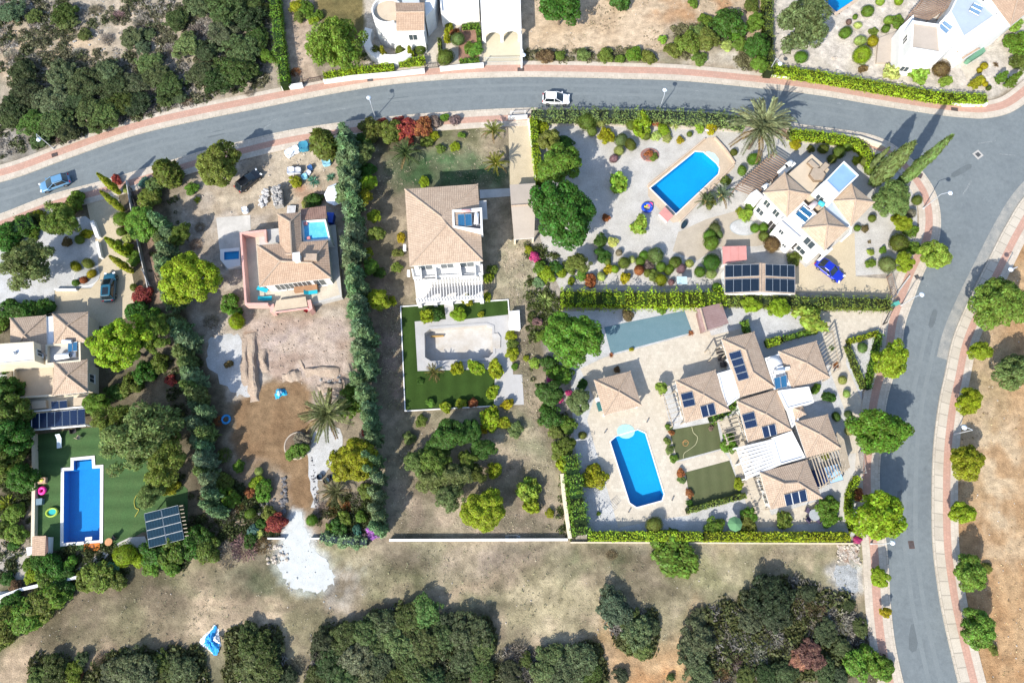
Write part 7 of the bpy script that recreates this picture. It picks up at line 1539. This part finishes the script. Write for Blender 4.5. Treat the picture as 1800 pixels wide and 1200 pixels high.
for x, y, a, l in ((1418, 897, -30, 'northwest'), (1438, 900, -150, 'northeast'), (1419, 913, 40, 'southwest'), (1437, 914, 140, 'southeast')): chair(f'purple patio chair at the {l} side of the round patio table', x, y, a, group='chairs at the round patio table', s=1.35)
for k, (x, y) in enumerate(((1262, 620), (1265, 631), (1269, 642))): chair(('top', 'middle', 'bottom')[k] + ' one of three dark lounge chairs beside the panelled long roof', x, y, 185, DARKF, 'dark chairs by the long roof', s=1.5)
for k, (x, y, a) in enumerate(((1242, 232, 60), (1249, 231, 120))): chair(('folding', 'second folding')[k] + ' white chair at the upper tip of the angled pool terrace', x, y, a, WHITE, 'white chairs above the angled pool')
chair('dark chair in shade under the solar pergola by the turf', 133, 758, 20, DARKF, s=1.3); chair('white chair by the stepped pool in front of solar pergola', 141, 769, 70, M('straw_chair', (.5, .42, .28), .8))
def lounger(label, x, y, ang, rgb, L=1.9, z=0.0, group=None):
    t = thing_at('sun_lounger', label, 'sun lounger', x, y, z, ang, group); m = Mesh(); m.box((.2, 0, .3), (1.3, .62, .1)); colored(m.build('mattress', FABRIC, t), rgb)
    m = Mesh(); m.add([(-.45, -.31, .3), (-.45, .31, .3), (-1.0, .31, .75), (-1.0, -.31, .75), (-.45, -.31, .4), (-.45, .31, .4), (-1.03, .31, .84), (-1.03, -.31, .84)], [(0, 1, 2, 3), (7, 6, 5, 4), (0, 4, 5, 1), (2, 6, 7, 3), (1, 5, 6, 2), (3, 7, 4, 0)]); colored(m.build('backrest', FABRIC, t), rgb)
    for sx in (-.35, .75):
        for sy in (-.25, .25): m = Mesh(); m.tube([(sx, sy, 0), (sx, sy, .3)], .025, 5); m.build('leg', STEEL, t)
LG = 'turquoise sun loungers on the terrace under repair'
lounger('turquoise sun lounger at the southwest corner of the tiled roof', 463, 510, 160, (.01, .36, .46), z=1.01, group=LG); lounger('turquoise sun lounger in the corner of the pink parapet', 469, 526, 5, (.01, .36, .46), z=1.01, group=LG); lounger('turquoise sun lounger on the terrace east of terracotta planter', 549, 515, 8, (.01, .36, .46), z=1.01, group=LG)
lounger('pale blue-white sun lounger on the turf north of the stepped pool', 107, 777, -80, (.55, .66, .70))
# hot tub
t = thing_at('hot_tub', 'square hot tub with blue cover under the long-slatted pergola', 'hot tub', 1449, 836, 0, 15); m = Mesh(); m.box((0, 0, 0), (3.9, 2.3, .9)); m.build('shell', M('tub_shell', (.10, .10, .11), .6), t)
for k, cx in enumerate((-.96, .96)): m = Mesh(); m.box((cx, 0, .902), (1.86, 2.2, .08)); colored(m.build('cover', FABRIC, t), ((.012, .03, .10), (.30, .47, .66))[k])
# inflatables and pool toys
def ring(label, x, y, R_, r_, rgb, name='inflatable_ring', cat='pool ring', z=0.0, group=None):
    t = thing_at(name, label, cat, x, y, z, 0, group); m = Mesh(); m.torus((0, 0, r_), R_, r_, 24, 10); colored(m.build('tube', PLASTIC, t, True), rgb); v = Mesh(); v.tube([(R_, 0, r_ * 1.9), (R_, 0, r_ * 2.15)], .03, 6); v.build('valve', TANKW, t); return t
ring('pink inflatable ring in the shade west of the stepped pool', 76, 862, .38, .22, (.75, .03, .30)); ring('blue inflatable ring at the edge of the brown dirt drive', 398, 737, .55, .16, (.02, .22, .50)); ring('blue inflatable ring at the lower end of the angled pool', 1137, 366, .68, .24, (.01, .06, .42))
ring('yellow inflatable ring lying inside the blue one by the angled pool', 1134, 361, .3, .14, (.55, .42, .02), z=.12); ring('pink inflatable ring leaning on the blue one by the angled pool', 1143, 360, .28, .13, (.60, .03, .22), z=.15)
t = thing_at('inflatable_boat', 'teal inflatable boat with yellow rim on the turf beside the pool', 'inflatable boat', 93, 900, 0, 10); m = Mesh(); m.torus((0, 0, .2), .72, .17, 22, 8, .75); colored(m.build('rim', PLASTIC, t, True), (.30, .42, .04)); m = Mesh(); m.lathe([(.72, .1), (.6, .16)], (0, 0, 0), 18)
for v in m.v: v.y *= .75
colored(m.build('floor', PLASTIC, t), (.02, .36, .36))
t = thing_at('toy_box', 'yellow and pink toy crate beside the pink inflatable ring', 'toy crate', 76, 845, 0, 8); m = Mesh(); m.box((0, 0, 0), (1.2, .8, .5)); colored(m.build('crate', PLASTIC, t), (.48, .32, .22)); m = Mesh(); m.rock((.1, .05, .5), .3, 4); colored(m.build('toy', PLASTIC, t), (.55, .52, .05))
t = thing_at('storage_box', 'grey-blue storage box in the shade by the pink ring', 'storage box', 70, 882, 0, 5); m = Mesh(); m.box((0, 0, 0), (1.3, .8, .55)); colored(m.build('body', PLASTIC, t), (.10, .16, .20)); m = Mesh(); m.box((0, 0, .552), (1.36, .86, .06)); colored(m.build('lid', PLASTIC, t), (.14, .21, .25))
t = thing_at('pool_mat', 'orange mat with a dark swirl at the end of stepped pool', 'mat', 162, 961, .02, 4); m = Mesh(); m.box((0, 0, .0), (2.1, .95, .12)); colored(m.build('pad', FABRIC, t), (.58, .16, .02))
for r_ in (.18, .32): m = Mesh(); m.torus((.05, 0, .125), r_, .035, 20, 5); m.build('swirl', DARKF, t)
t = thing_at('garden_table', 'round terracotta table on the path between pool and solar carport', 'table', 196, 952, 0); m = Mesh(); m.lathe([(.5, .68), (.5, .74)], (0, 0, 0), 18); m.build('table_top', M('terracotta', (.50, .25, .12), .8), t); m = Mesh(); m.tube([(0, 0, 0), (0, 0, .68)], .06, 8); m.build('leg', DARKF, t); chair('dark chair beside the round terracotta table', 203, 945, 220, DARKF)
def hose(label, pts, mat, r_=.035, name='garden_hose'):
    m = Mesh(); m.tube(smooth([G(x, y, .08) for x, y in pts], 6), r_, 6); return tag(m.build(name, mat), label, 'hose')
YH = M('yellow_hose', (.50, .46, .08), .6); PH = M('pale_hose', (.48, .46, .28), .6); OH = M('orange_cord', (.48, .26, .10), .6)
hose('yellow hose curling on the turf beside the grey bushy tree', [(240, 870), (236, 880), (238, 892), (244, 895), (240, 903), (237, 908)], YH, .05)
hose('pale garden hose looping across the upper olive lawn', [(1216, 750), (1219, 760), (1226, 768), (1223, 780), (1214, 788), (1203, 796), (1201, 805)], PH)
hose('orange hose coiled on the upper olive lawn', [(1199, 778), (1205, 773), (1210, 777), (1207, 783), (1201, 782), (1202, 776), (1207, 776)], OH)
# rose pool-pump box, dark oval tub, planks
t = empty('pump_box'); tag(t, 'rose-coloured pump box at the lower corner of the angled pool', 'pump box'); block(t, [(1159, 375), (1170, 364), (1183, 379), (1173, 389)], 0, .7, WHITE); m = Mesh(); m.prism(GP([(1158, 375), (1169, 363.5), (1184, 379), (1173, 390)], .76), .703, .76, True); m.build('lid', ROSE, t)
t = thing_at('oval_tub', 'dark oval tub on the tan patio below the angled pool', 'tub', 1202, 396, 0, 60); m = Mesh(); m.lathe([(.7, 0), (.8, .35), (.72, .35), (.66, .2)], (0, 0, 0), 20)
for v in m.v: v.y *= .5
colored(m.build('shell', PLASTIC, t), (.012, .03, .045)); m = Mesh(); m.torus((0, 0, .36), .77, .04, 20, 6, .5); m.build('rim', DARKF, t)
def lumber(label, x, y, ang, n, L, mat, wd=.2, cat='planks', z=0.0):
    t = thing_at('plank_pile', label, cat, x, y, z, ang)
    for k in range(n): beam('plank', t, mat, (-L / 2, (k - n / 2) * (wd + .05), .04 + .05 * (k % 2)), (L / 2 + .1 * (k % 3), (k - n / 2) * (wd + .05) + .06 * (k % 2), .04 + .05 * (k % 2)), wd, .05)
lumber('weathered planks leaning beside the rose pump box', 1186, 396, 50, 4, 1.7, WOODL); lumber('dark board lying on the gravel below the pump box', 1194, 406, -65, 2, 1.8, M('dark_board', (.06, .08, .08), .8), .12); lumber('short brown planks at the upper corner of the pool terrace', 1138, 324, 55, 3, .9, WOODB, .14)
t = thing_at('barbecue', 'teal barbecue trolley against the west eaves of the gazebo', 'barbecue', 1053, 716, 0, 105); m = Mesh(); m.box((0, 0, .3), (1.2, .6, .5)); colored(m.build('hood', PLASTIC, t), (.03, .13, .13)); m = Mesh(); m.box((1.0, 0, .5), (.7, .55, .1)); m.build('side_shelf', TANKW, t)
for sx in (-.5, .5): m = Mesh(); m.box((sx, 0, 0), (.08, .5, .3)); m.build('leg', STEEL, t)
t = thing_at('clothes_rack', 'folding wire clothes rack on the gravel beside the pool terrace', 'clothes rack', 1073, 893, 0, 40)
for k in range(6): m = Mesh(); m.tube([(-.7 + .28 * k, -.45, .9), (-.7 + .28 * k, .45, .9)], .018, 5); m.build('bar', STEEL, t)
for sy in (-.45, .45): m = Mesh(); m.tube([(-.75, sy, .9), (.75, sy, .9)], .02, 5); m.build('rail', STEEL, t); m = Mesh(); m.tube([(-.6, sy, 0), (.6, sy, .9)], .02, 5); m.build('leg', STEEL, t)
for k, (x, y, a) in enumerate(((1065, 757, 55), (1139, 738, 60), (1183, 875, 62), (1107, 896, 58))):
    t = thing_at('parasol_socket', 'dark slot let into the cream paving ' + ('northwest of the eight-sided pool', 'northeast of the eight-sided pool', 'southeast of the eight-sided pool', 'southwest of the eight-sided pool')[k], 'parasol socket', x, y, .035, a, 'slots around the eight-sided pool'); m = Mesh(); m.box((0, 0, 0), (.75, .16, .06)); m.build('cover', IRON, t); m = Mesh(); m.box((0, 0, .062), (.4, .08, .015)); m.build('handle', STEEL, t)
t = thing_at('utility_box', 'blue-green utility box at the hedge end on the pavement', 'utility box', 1570, 537, 0, 20); m = Mesh(); m.box((0, 0, 0), (.8, .5, 1.0)); colored(m.build('cabinet', PLASTIC, t), (.06, .28, .22)); m = Mesh(); m.box((0, 0, 1.002), (.86, .56, .06)); colored(m.build('lid', PLASTIC, t), (.08, .33, .27))
for k, (x, y, r_) in enumerate(((563, 838, .42), (575, 845, .46), (585, 838, .4))):
    t = thing_at('water_tub', ('northern', 'largest', 'eastern')[k] + ' dark water tub of the cluster beside the lime tree', 'tub', x, y, 0, 0, 'dark tubs below the lime tree'); m = Mesh(); m.lathe([(r_ * .85, 0), (r_, .45), (r_ * .9, .45), (r_ * .8, .2)], (0, 0, 0), 16); colored(m.build('shell', PLASTIC, t), (.015, .04, .07)); m = Mesh(); m.torus((0, 0, .45), r_ * .95, .035, 16, 6); m.build('rim', DARKF, t)
# ------------------------------------------------------------------ building site
def crumple(label, x, y, rx, ry, h, rgb, seed, ang=0, name='tarpaulin', cat='tarpaulin', group=None, z=0.0, out=None):
    """a creased sheet heaped on the ground"""
    q = np.random.RandomState(seed); n = 17; m = Mesh(); p = G(x, y, z); grid = {}
    O = [q_ - p for q_ in GP(out, z)] if out else None
    def reach(a):
        d = Vector((math.cos(a), math.sin(a), 0)); best = .3
        for k in range(len(O)):
            e, f = O[k - 1], O[k] - O[k - 1]; den = d.x * f.y - d.y * f.x
            if abs(den) > 1e-9:
                t_, w_ = (e.x * f.y - e.y * f.x) / den, (e.x * d.y - e.y * d.x) / den
                if t_ > 0 and 0 <= w_ <= 1: best = max(best, t_)
        return best
    for i in range(n):
        for j in range(n):
            u, v = i / (n - 1) * 2 - 1, j / (n - 1) * 2 - 1; s = max(abs(u), abs(v)) / max(1e-6, math.hypot(u, v)) if (u or v) else 1; s = s ** .55
            a = math.atan2(v, u); rr = 1 + .16 * math.sin(3 * a + seed) + .10 * math.sin(5 * a + seed * 2)
            d = max(abs(u), abs(v))
            if O: rr, s = reach(a) / max(1e-6, math.hypot(u, v)) * d, 1.0
            zz = h * (1 - d ** 2) * (.55 + .45 * math.sin(u * 7 + seed) * math.cos(v * 6 - seed)) + h * .35 * q.rand() * (1 - d * .8); grid[i, j] = len(m.v); m.v.append(Vector((u * s * rx * rr + .05 * q.randn(), v * s * ry * rr + .05 * q.randn(), max(.01, zz) + .01)))
    for i in range(n - 1):
        for j in range(n - 1): m.f.append((grid[i, j], grid[i + 1, j], grid[i + 1, j + 1], grid[i, j + 1]))
    o = m.build(name, FABRIC); o.location = p; o.rotation_euler = (0, 0, R(ang)); o.color = (*rgb, 1); return tag(o, label, cat, group)
BLU, WHT = (.03, .30, .66), (.72, .74, .76)
crumple('crumpled white side of the tarpaulin lying in the lower field', 370, 1126, 1, 1, .35, WHT, 3, 0, out=[(377, 1096), (383, 1102), (386, 1118), (389, 1134), (383, 1146), (375, 1150), (364, 1140), (349, 1130), (356, 1119), (366, 1110)]); crumple('crumpled blue tarpaulin lying on the white one in the lower field', 373, 1128, 1, 1, .55, BLU, 5, 0, z=.16, out=[(379, 1095), (382, 1104), (377, 1115), (384, 1126), (386, 1138), (383, 1149), (376, 1152), (367, 1140), (358, 1130), (362, 1118), (370, 1110)]); crumple('white fold of plastic on top of the crumpled blue tarpaulin', 380, 1122, 1, 1, .35, WHT, 6, 0, z=.5, out=[(381, 1112), (386, 1120), (387, 1130), (380, 1128)])
crumple('bright blue tarpaulin bundle on the brown dirt lot', 493, 691, .85, .6, .45, (.02, .33, .56), 9, 20); crumple('loose blue-white plastic on the bundle in the dirt lot', 491, 690, .4, .3, .35, (.40, .60, .72), 10, 60, z=.38)
SACK = 'sacks of building material on the dirt lot'
def bigbag(label, x, y, rgb, s=1.0, h=.9, ang=0, seed=1):
    t = thing_at('builders_sack', label, 'sack', x, y, 0, ang, SACK); q = random.Random(seed); m = Mesh(); n = 16
    rg = lambda k, z: [Vector((s * .5 * k * sgn(math.cos(2 * math.pi * j / n), .5) * q.uniform(.93, 1.07), s * .5 * k * sgn(math.sin(2 * math.pi * j / n), .5) * q.uniform(.93, 1.07), z)) for j in range(n)]
    for k, z in ((.9, 0), (1.06, h * .3), (1.0, h * .75), (.96, h), (.84, h - .05), (.4, h - .12)): m.v += rg(k, z)
    for i in range(5):
        for j in range(n): k = (j + 1) % n; m.f.append((i * n + j, i * n + k, (i + 1) * n + k, (i + 1) * n + j))
    m.f.append(tuple(5 * n + j for j in range(n))); colored(m.build('sack', FABRIC, t), rgb)
    for sx, sy in ((1, 1), (-1, 1), (-1, -1), (1, -1)): m = Mesh(); m.tube([(sx * s * .42, sy * s * .42, h * .9), (sx * s * .36, sy * s * .36, h + .16), (sx * s * .2, sy * s * .42, h * .95)], .025, 5); m.build('loop', M('strap', (.1, .25, .45), .8), t)
for a in (('white sack at the west end of the row by the street', 510, 272, (.70, .73, .77), 1.25, .8, 35, 1), ('white sack in the middle of the row by the street', 521, 266, (.68, .70, .72), 1.15, .8, 30, 2), ('teal-covered cube at the east end of the sack row', 536, 261, (.03, .19, .28), 1.5, 1.0, 10, 3), ('pale sack with open top above the yellowish bush', 513, 303, (.52, .53, .57), 1.2, .8, 5, 4), ('grey sack beside the pale open sack', 525, 303, (.45, .45, .47), 1.1, .75, 0, 5), ('light blue sack against the tall silver hedge', 575, 287, (.25, .52, .66), 1.3, .7, 20, 6), ('sky-blue sack between the bush and the agave', 536, 312, (.22, .50, .62), .9, .5, 30, 7), ('dark blue sack on the rubble above the agave', 546, 297, (.02, .08, .22), .8, .6, 30, 8), ('white sack beside the dark blue sack', 543, 305, (.70, .70, .72), .8, .4, 60, 9), ('small white sack near the concrete pad corner', 433, 372, (.66, .70, .74), .9, .9, 15, 10)): bigbag(*a)
t = empty('white_canopy'); tag(t, 'domed white canopy half under the tall silver hedge', 'canopy'); c = G(589, 340, 1.6); m = Mesh(); m.lathe([(1.75, 1.3), (1.5, 1.55), (.9, 1.85), (.05, 2.0)], (c.x, c.y, 0), 8)
for v in m.v: v.y = c.y + (v.y - c.y) * 1.1
colored(m.build('cover', FABRIC, t), (.72, .76, .82))
for sx, sy in ((1.1, 1.2), (-1.1, 1.2), (-1.1, -1.2), (1.1, -1.2)): beam('pole', t, STEEL, (c.x + sx, c.y + sy, 0), (c.x + sx, c.y + sy, 1.4), .05, .05)
STONE = M('grey_rubble', (.40, .385, .36), .95, .25, 3, .25, 12, tint=(.26, .25, .24)); PALES = M('pale_stone', (.46, .41, .35), .95, .2, 2, .2, 9, tint=(.36, .30, .24)); EXC = M('dug_earth', (.36, .29, .225), .95, .2, 1.5, .25, 8, tint=(.31, .235, .18)); BROWNS = M('reddish_earth', (.34, .245, .18), .95, .2, 1.5, .25, 8, tint=(.27, .175, .12))
t = empty('rubble_stack'); tag(t, 'tall stack of grey rubble with a straight dark shadow north of the house', 'rubble stack'); P = GP([(477, 326), (492, 324), (495, 357), (480, 360)], 1.5); m = Mesh(); m.prism(P, 0, 1.15); m.build('crate', STONE, t)
m = Mesh(); q = random.Random(5)
for k in range(70): u, v = q.random(), q.random(); p = (P[0].lerp(P[1], u)).lerp(P[3].lerp(P[2], u), v); m.rock((p.x, p.y, 1.15 + q.uniform(0, .3)), q.uniform(.14, .34), k)
o = m.build('stone', STONE, t); o['kind'] = 'stuff'
t = empty('scrap_heap'); tag(t, 'heap of white and grey scrap west of the rubble stack', 'scrap heap'); m = Mesh()
for k in range(46): u = q.random(); p = G(470 - 10 * u + q.uniform(-6, 6), 338 + 24 * u + q.uniform(-8, 8)); m.rock((p.x, p.y, q.uniform(.05, .7)), q.uniform(.14, .42), 100 + k, .5)
o = m.build('stone', M('white_scrap', (.55, .54, .53), .9, .3, 3, .2, 9), t); o['kind'] = 'stuff'; lumber('pale boards on the scrap heap by the rubble stack', 466, 352, 60, 3, 1.8, M('pale_board', (.6, .6, .6), .8), z=.7)
t = empty('pallet'); tag(t, 'pale stacked pallet above the tiled north wing', 'pallet'); c = G(512, 368, .4)
for k in range(7): box('slat', t, M('pale_board', (.6, .6, .6), .8), (c.x - .55 + k * .19, c.y, .4), (.14, 1.3, .04), 0)
for sy in (-.55, 0, .55): box('bearer', t, WOODL, (c.x, c.y + sy, 0), (1.3, .12, .38), 0)
t = thing_at('blue_container', 'dark blue plastic container beside the brown tiled lean-to', 'container', 583, 388, 0, 85); m = Mesh(); m.box((0, 0, 0), (1.6, 1.0, 1.1)); colored(m.build('body', PLASTIC, t), (.01, .06, .42)); m = Mesh(); m.box((0, 0, 1.102), (1.66, 1.06, .06)); colored(m.build('lid', PLASTIC, t), (.015, .08, .50))
t = thing_at('tipped_barrow', 'red wheelbarrow on the terrace corner of the house under repair', 'wheelbarrow', 541, 546, 0, 60); m = Mesh(); m.add([(-.45, -.3, .62), (.45, -.35, .62), (.45, .35, .62), (-.45, .3, .62), (-.3, -.2, .3), (.25, -.22, .3), (.25, .22, .3), (-.3, .2, .3)], [(4, 5, 1, 0), (5, 6, 2, 1), (6, 7, 3, 2), (7, 4, 0, 3), (7, 6, 5, 4)]); colored(m.build('tray', PAINT, t), (.50, .02, .05))
m = Mesh(); m.tube([(.62, -.05, .18), (.62, .05, .18)], .18, 12); m.build('wheel', RUB, t)
for sy in (-.28, .28): m = Mesh(); m.tube([(.6, sy * .3, .2), (-.3, sy, .38), (-.95, sy, .6)], .022, 5); m.build('handle', STEEL, t)
# excavation: banks of earth and loose stone
def bank(pts, wd, h, mat, seed):
    P = smooth(GP(pts), 10); q = np.random.RandomState(seed); m = Mesh(); n = len(P); k = 7
    for i, p in enumerate(P):
        d = P[min(i + 1, n - 1)] - P[max(i - 1, 0)]; d.normalize(); nn = Vector((-d.y, d.x, 0)); e = min(1, i / 6, (n - 1 - i) / 6); wv = wd * (1 + .22 * math.sin(i * .33 + seed) + .14 * math.sin(i * .81 + 2 * seed)); hk = h * (1 + .3 * math.sin(i * .27 + 3 * seed) + .15 * math.sin(i * .7 + seed))
        for j in range(k): s = j / (k - 1) * 2 - 1; m.v.append(p + nn * (s * wv / 2) + Vector((0, 0, (max(0, (s + 1) / 1.6) if s < .55 else max(0, (1 - s) / .46)) * hk * (.2 + .8 * e) * q.uniform(.93, 1.07) + .005)))
    for i in range(n - 1):
        for j in range(k - 1): m.f.append((i * k + j, (i + 1) * k + j, (i + 1) * k + j + 1, i * k + j + 1))
    return structure(m.build('earth_bank', mat))
bank([(441, 586), (444, 630), (446, 676), (448, 706)], 1.5, .85, EXC, 1); bank([(461, 614), (463, 640), (464, 655)], 1.4, .5, EXC, 2); bank([(431, 594), (429, 640), (433, 678)], 1.1, .35, EXC, 3)
bank([(496, 664), (514, 661), (530, 657)], 1.5, .5, EXC, 4); bank([(536, 655), (562, 652), (596, 655)], 1.5, .6, EXC, 9);  bank([(565, 692), (580, 683), (600, 686)], 2.4, .7, EXC, 7); bank([(526, 632), (536, 652)], .5, .25, EXC, 8)
def rubble(polys, n, s0, s1, mat, seed, name='rubble'):
    q = random.Random(seed); m = Mesh()
    for poly in polys:
        P = GP(poly); xs = [p.x for p in P]; ys = [p.y for p in P]; k = 0
        for _ in range(n * 6):
            p = Vector((q.uniform(min(xs), max(xs)), q.uniform(min(ys), max(ys)), 0))
            if inside(p, P): s = s0 + (s1 - s0) * q.random() ** 2.5; m.rock((p.x, p.y, s * .25), s, q.randrange(9999)); k += 1
            if k >= n: break
    return stuff(m.build(name, mat))
rubble([[(425, 565), (608, 556), (610, 645), (600, 690), (480, 665), (440, 640)]], 260, .04, .15, EXC, 11); rubble([[(432, 580), (452, 580), (452, 690), (430, 690)]], 60, .05, .2, EXC, 12); rubble([[(560, 668), (600, 660), (604, 700), (575, 700)]], 90, .06, .3, STONE, 13)
rubble([[(440, 880), (505, 872), (508, 905), (450, 905)], [(494, 838), (504, 842), (502, 900), (496, 898)]], 60, .08, .34, M('dark_rock', (.17, .165, .17), .95, .25, 3, .25, 12), 14); rubble([[(545, 800), (550, 800), (558, 868), (550, 868)], [(552, 868), (562, 866), (560, 890), (553, 892)]], 26, .06, .2, MATS['dark_rock'], 15)
rubble([[(335, 330), (480, 260), (590, 250), (595, 350), (470, 370), (370, 380)], [(610, 870), (660, 870), (650, 930), (600, 930)], [(365, 560), (395, 570), (395, 590), (365, 590)]], 110, .04, .2, PALES, 16); rubble([[(470, 958), (505, 955), (512, 990), (470, 990)], [(1470, 958), (1512, 955), (1512, 990), (1474, 990)]], 60, .06, .3, PALES, 17)
rubble([[(486, 905), (540, 905), (600, 1000), (640, 1010), (600, 1080), (490, 1030)]], 60, .04, .16, M('chalk_stone', (.40, .41, .40), .95), 18); rubble([[(0, 0), (300, 0), (300, 110), (0, 150)]], 200, .06, .24, STONE, 19); rubble([[(1700, 520), (1800, 480), (1830, 1190), (1740, 1190), (1690, 850)]], 120, .04, .13, PALES, 20); rubble([[(60, 1040), (600, 1040), (1050, 990), (1500, 960), (1500, 1060), (1060, 1120), (880, 1110), (380, 1140), (60, 1160)]], 110, .04, .13, PALES, 21); rubble([[(930, 5), (1335, 5), (1335, 115), (930, 85)]], 150, .04, .15, PALES, 22)
rubble([[(880, 430), (935, 430), (950, 700), (905, 700)], [(690, 740), (990, 740), (995, 935), (692, 935)]], 60, .04, .12, PALES, 23)
# stray things by the roads
t = thing_at('discarded_crate', 'turquoise crate dumped in the roadside scrub', 'crate', 291, 166, 0, 20); m = Mesh(); m.box((0, 0, 0), (.7, .6, .5)); colored(m.build('body', PLASTIC, t), (.03, .45, .40)); m = Mesh(); m.torus((0, 0, .5), .3, .04, 12, 5); colored(m.build('rim', PLASTIC, t), (.05, .5, .45))
crumple('blue-grey sheet dumped in the roadside scrub', 315, 160, .7, .8, .6, (.08, .18, .24), 21, name='dumped_sheet', cat='sheet'); crumple('white plastic sheet caught on the bushes of the sandy lot', 1136, 103, .7, .4, .4, WHT, 22, 15, name='plastic_sheet', cat='sheet')
t = thing_at('stone_block', 'pale stone block beside the clipped hedge in the upper corner', 'stone block', 1465, 103, 0, 10); m = Mesh(); m.rock((0, 0, .12), .35, 8); m.build('stone', PALES, t); m = Mesh(); m.rock((.5, .1, .1), .22, 9); m.build('chip', PALES, t)
lumber('bleached boards by the lattice frame in the ball-bush garden', 1199, 497, 0, 3, 1.2, WHITE, .14)
t = thing_at('trellis_arbour', 'white metal arbour with a glass top at the hedge', 'arbour', 1194, 500, 0, 0)
for sx in (-.75, .75):
    for sy in (-.6, .6): m = Mesh(); m.tube([(sx, sy, 0), (sx, sy, 1.7)], .03, 6); m.build('post', STEEL, t)
for sy in (-.6, .6): m = Mesh(); m.tube([(-.75, sy, 1.7), (.75, sy, 1.7)], .03, 6); m.build('rail', STEEL, t)
m = Mesh(); m.box((0, 0, 1.71), (1.5, 1.2, .03)); m.build('top', M('frosted_glass', (.42, .55, .56), .3), t)
# ------------------------------------------------------------------ every compound thing gets its own base point
bpy.context.view_layer.update()
kids_ = {}
for o in C.objects:
    if o.parent is not None: kids_.setdefault(o.parent.name, []).append(o)
for o in list(C.objects):
    if o.type == 'EMPTY' and o.parent is None and o.location.length < 1e-6 and o.name in kids_:
        pts = []
        for k in kids_[o.name]:
            mb = Matrix.LocRotScale(k.location, k.rotation_euler, k.scale) if False else k.matrix_basis
            pts += [mb @ Vector(c) for c in k.bound_box]
        if not pts: continue
        lo = [min(p[i] for p in pts) for i in range(3)]; hi = [max(p[i] for p in pts) for i in range(3)]
        b = Vector(((lo[0] + hi[0]) / 2, (lo[1] + hi[1]) / 2, lo[2]))
        o.location = b
        for k in kids_[o.name]: k.matrix_basis = Matrix.Translation(-b) @ k.matrix_basis
bpy.context.view_layer.update()
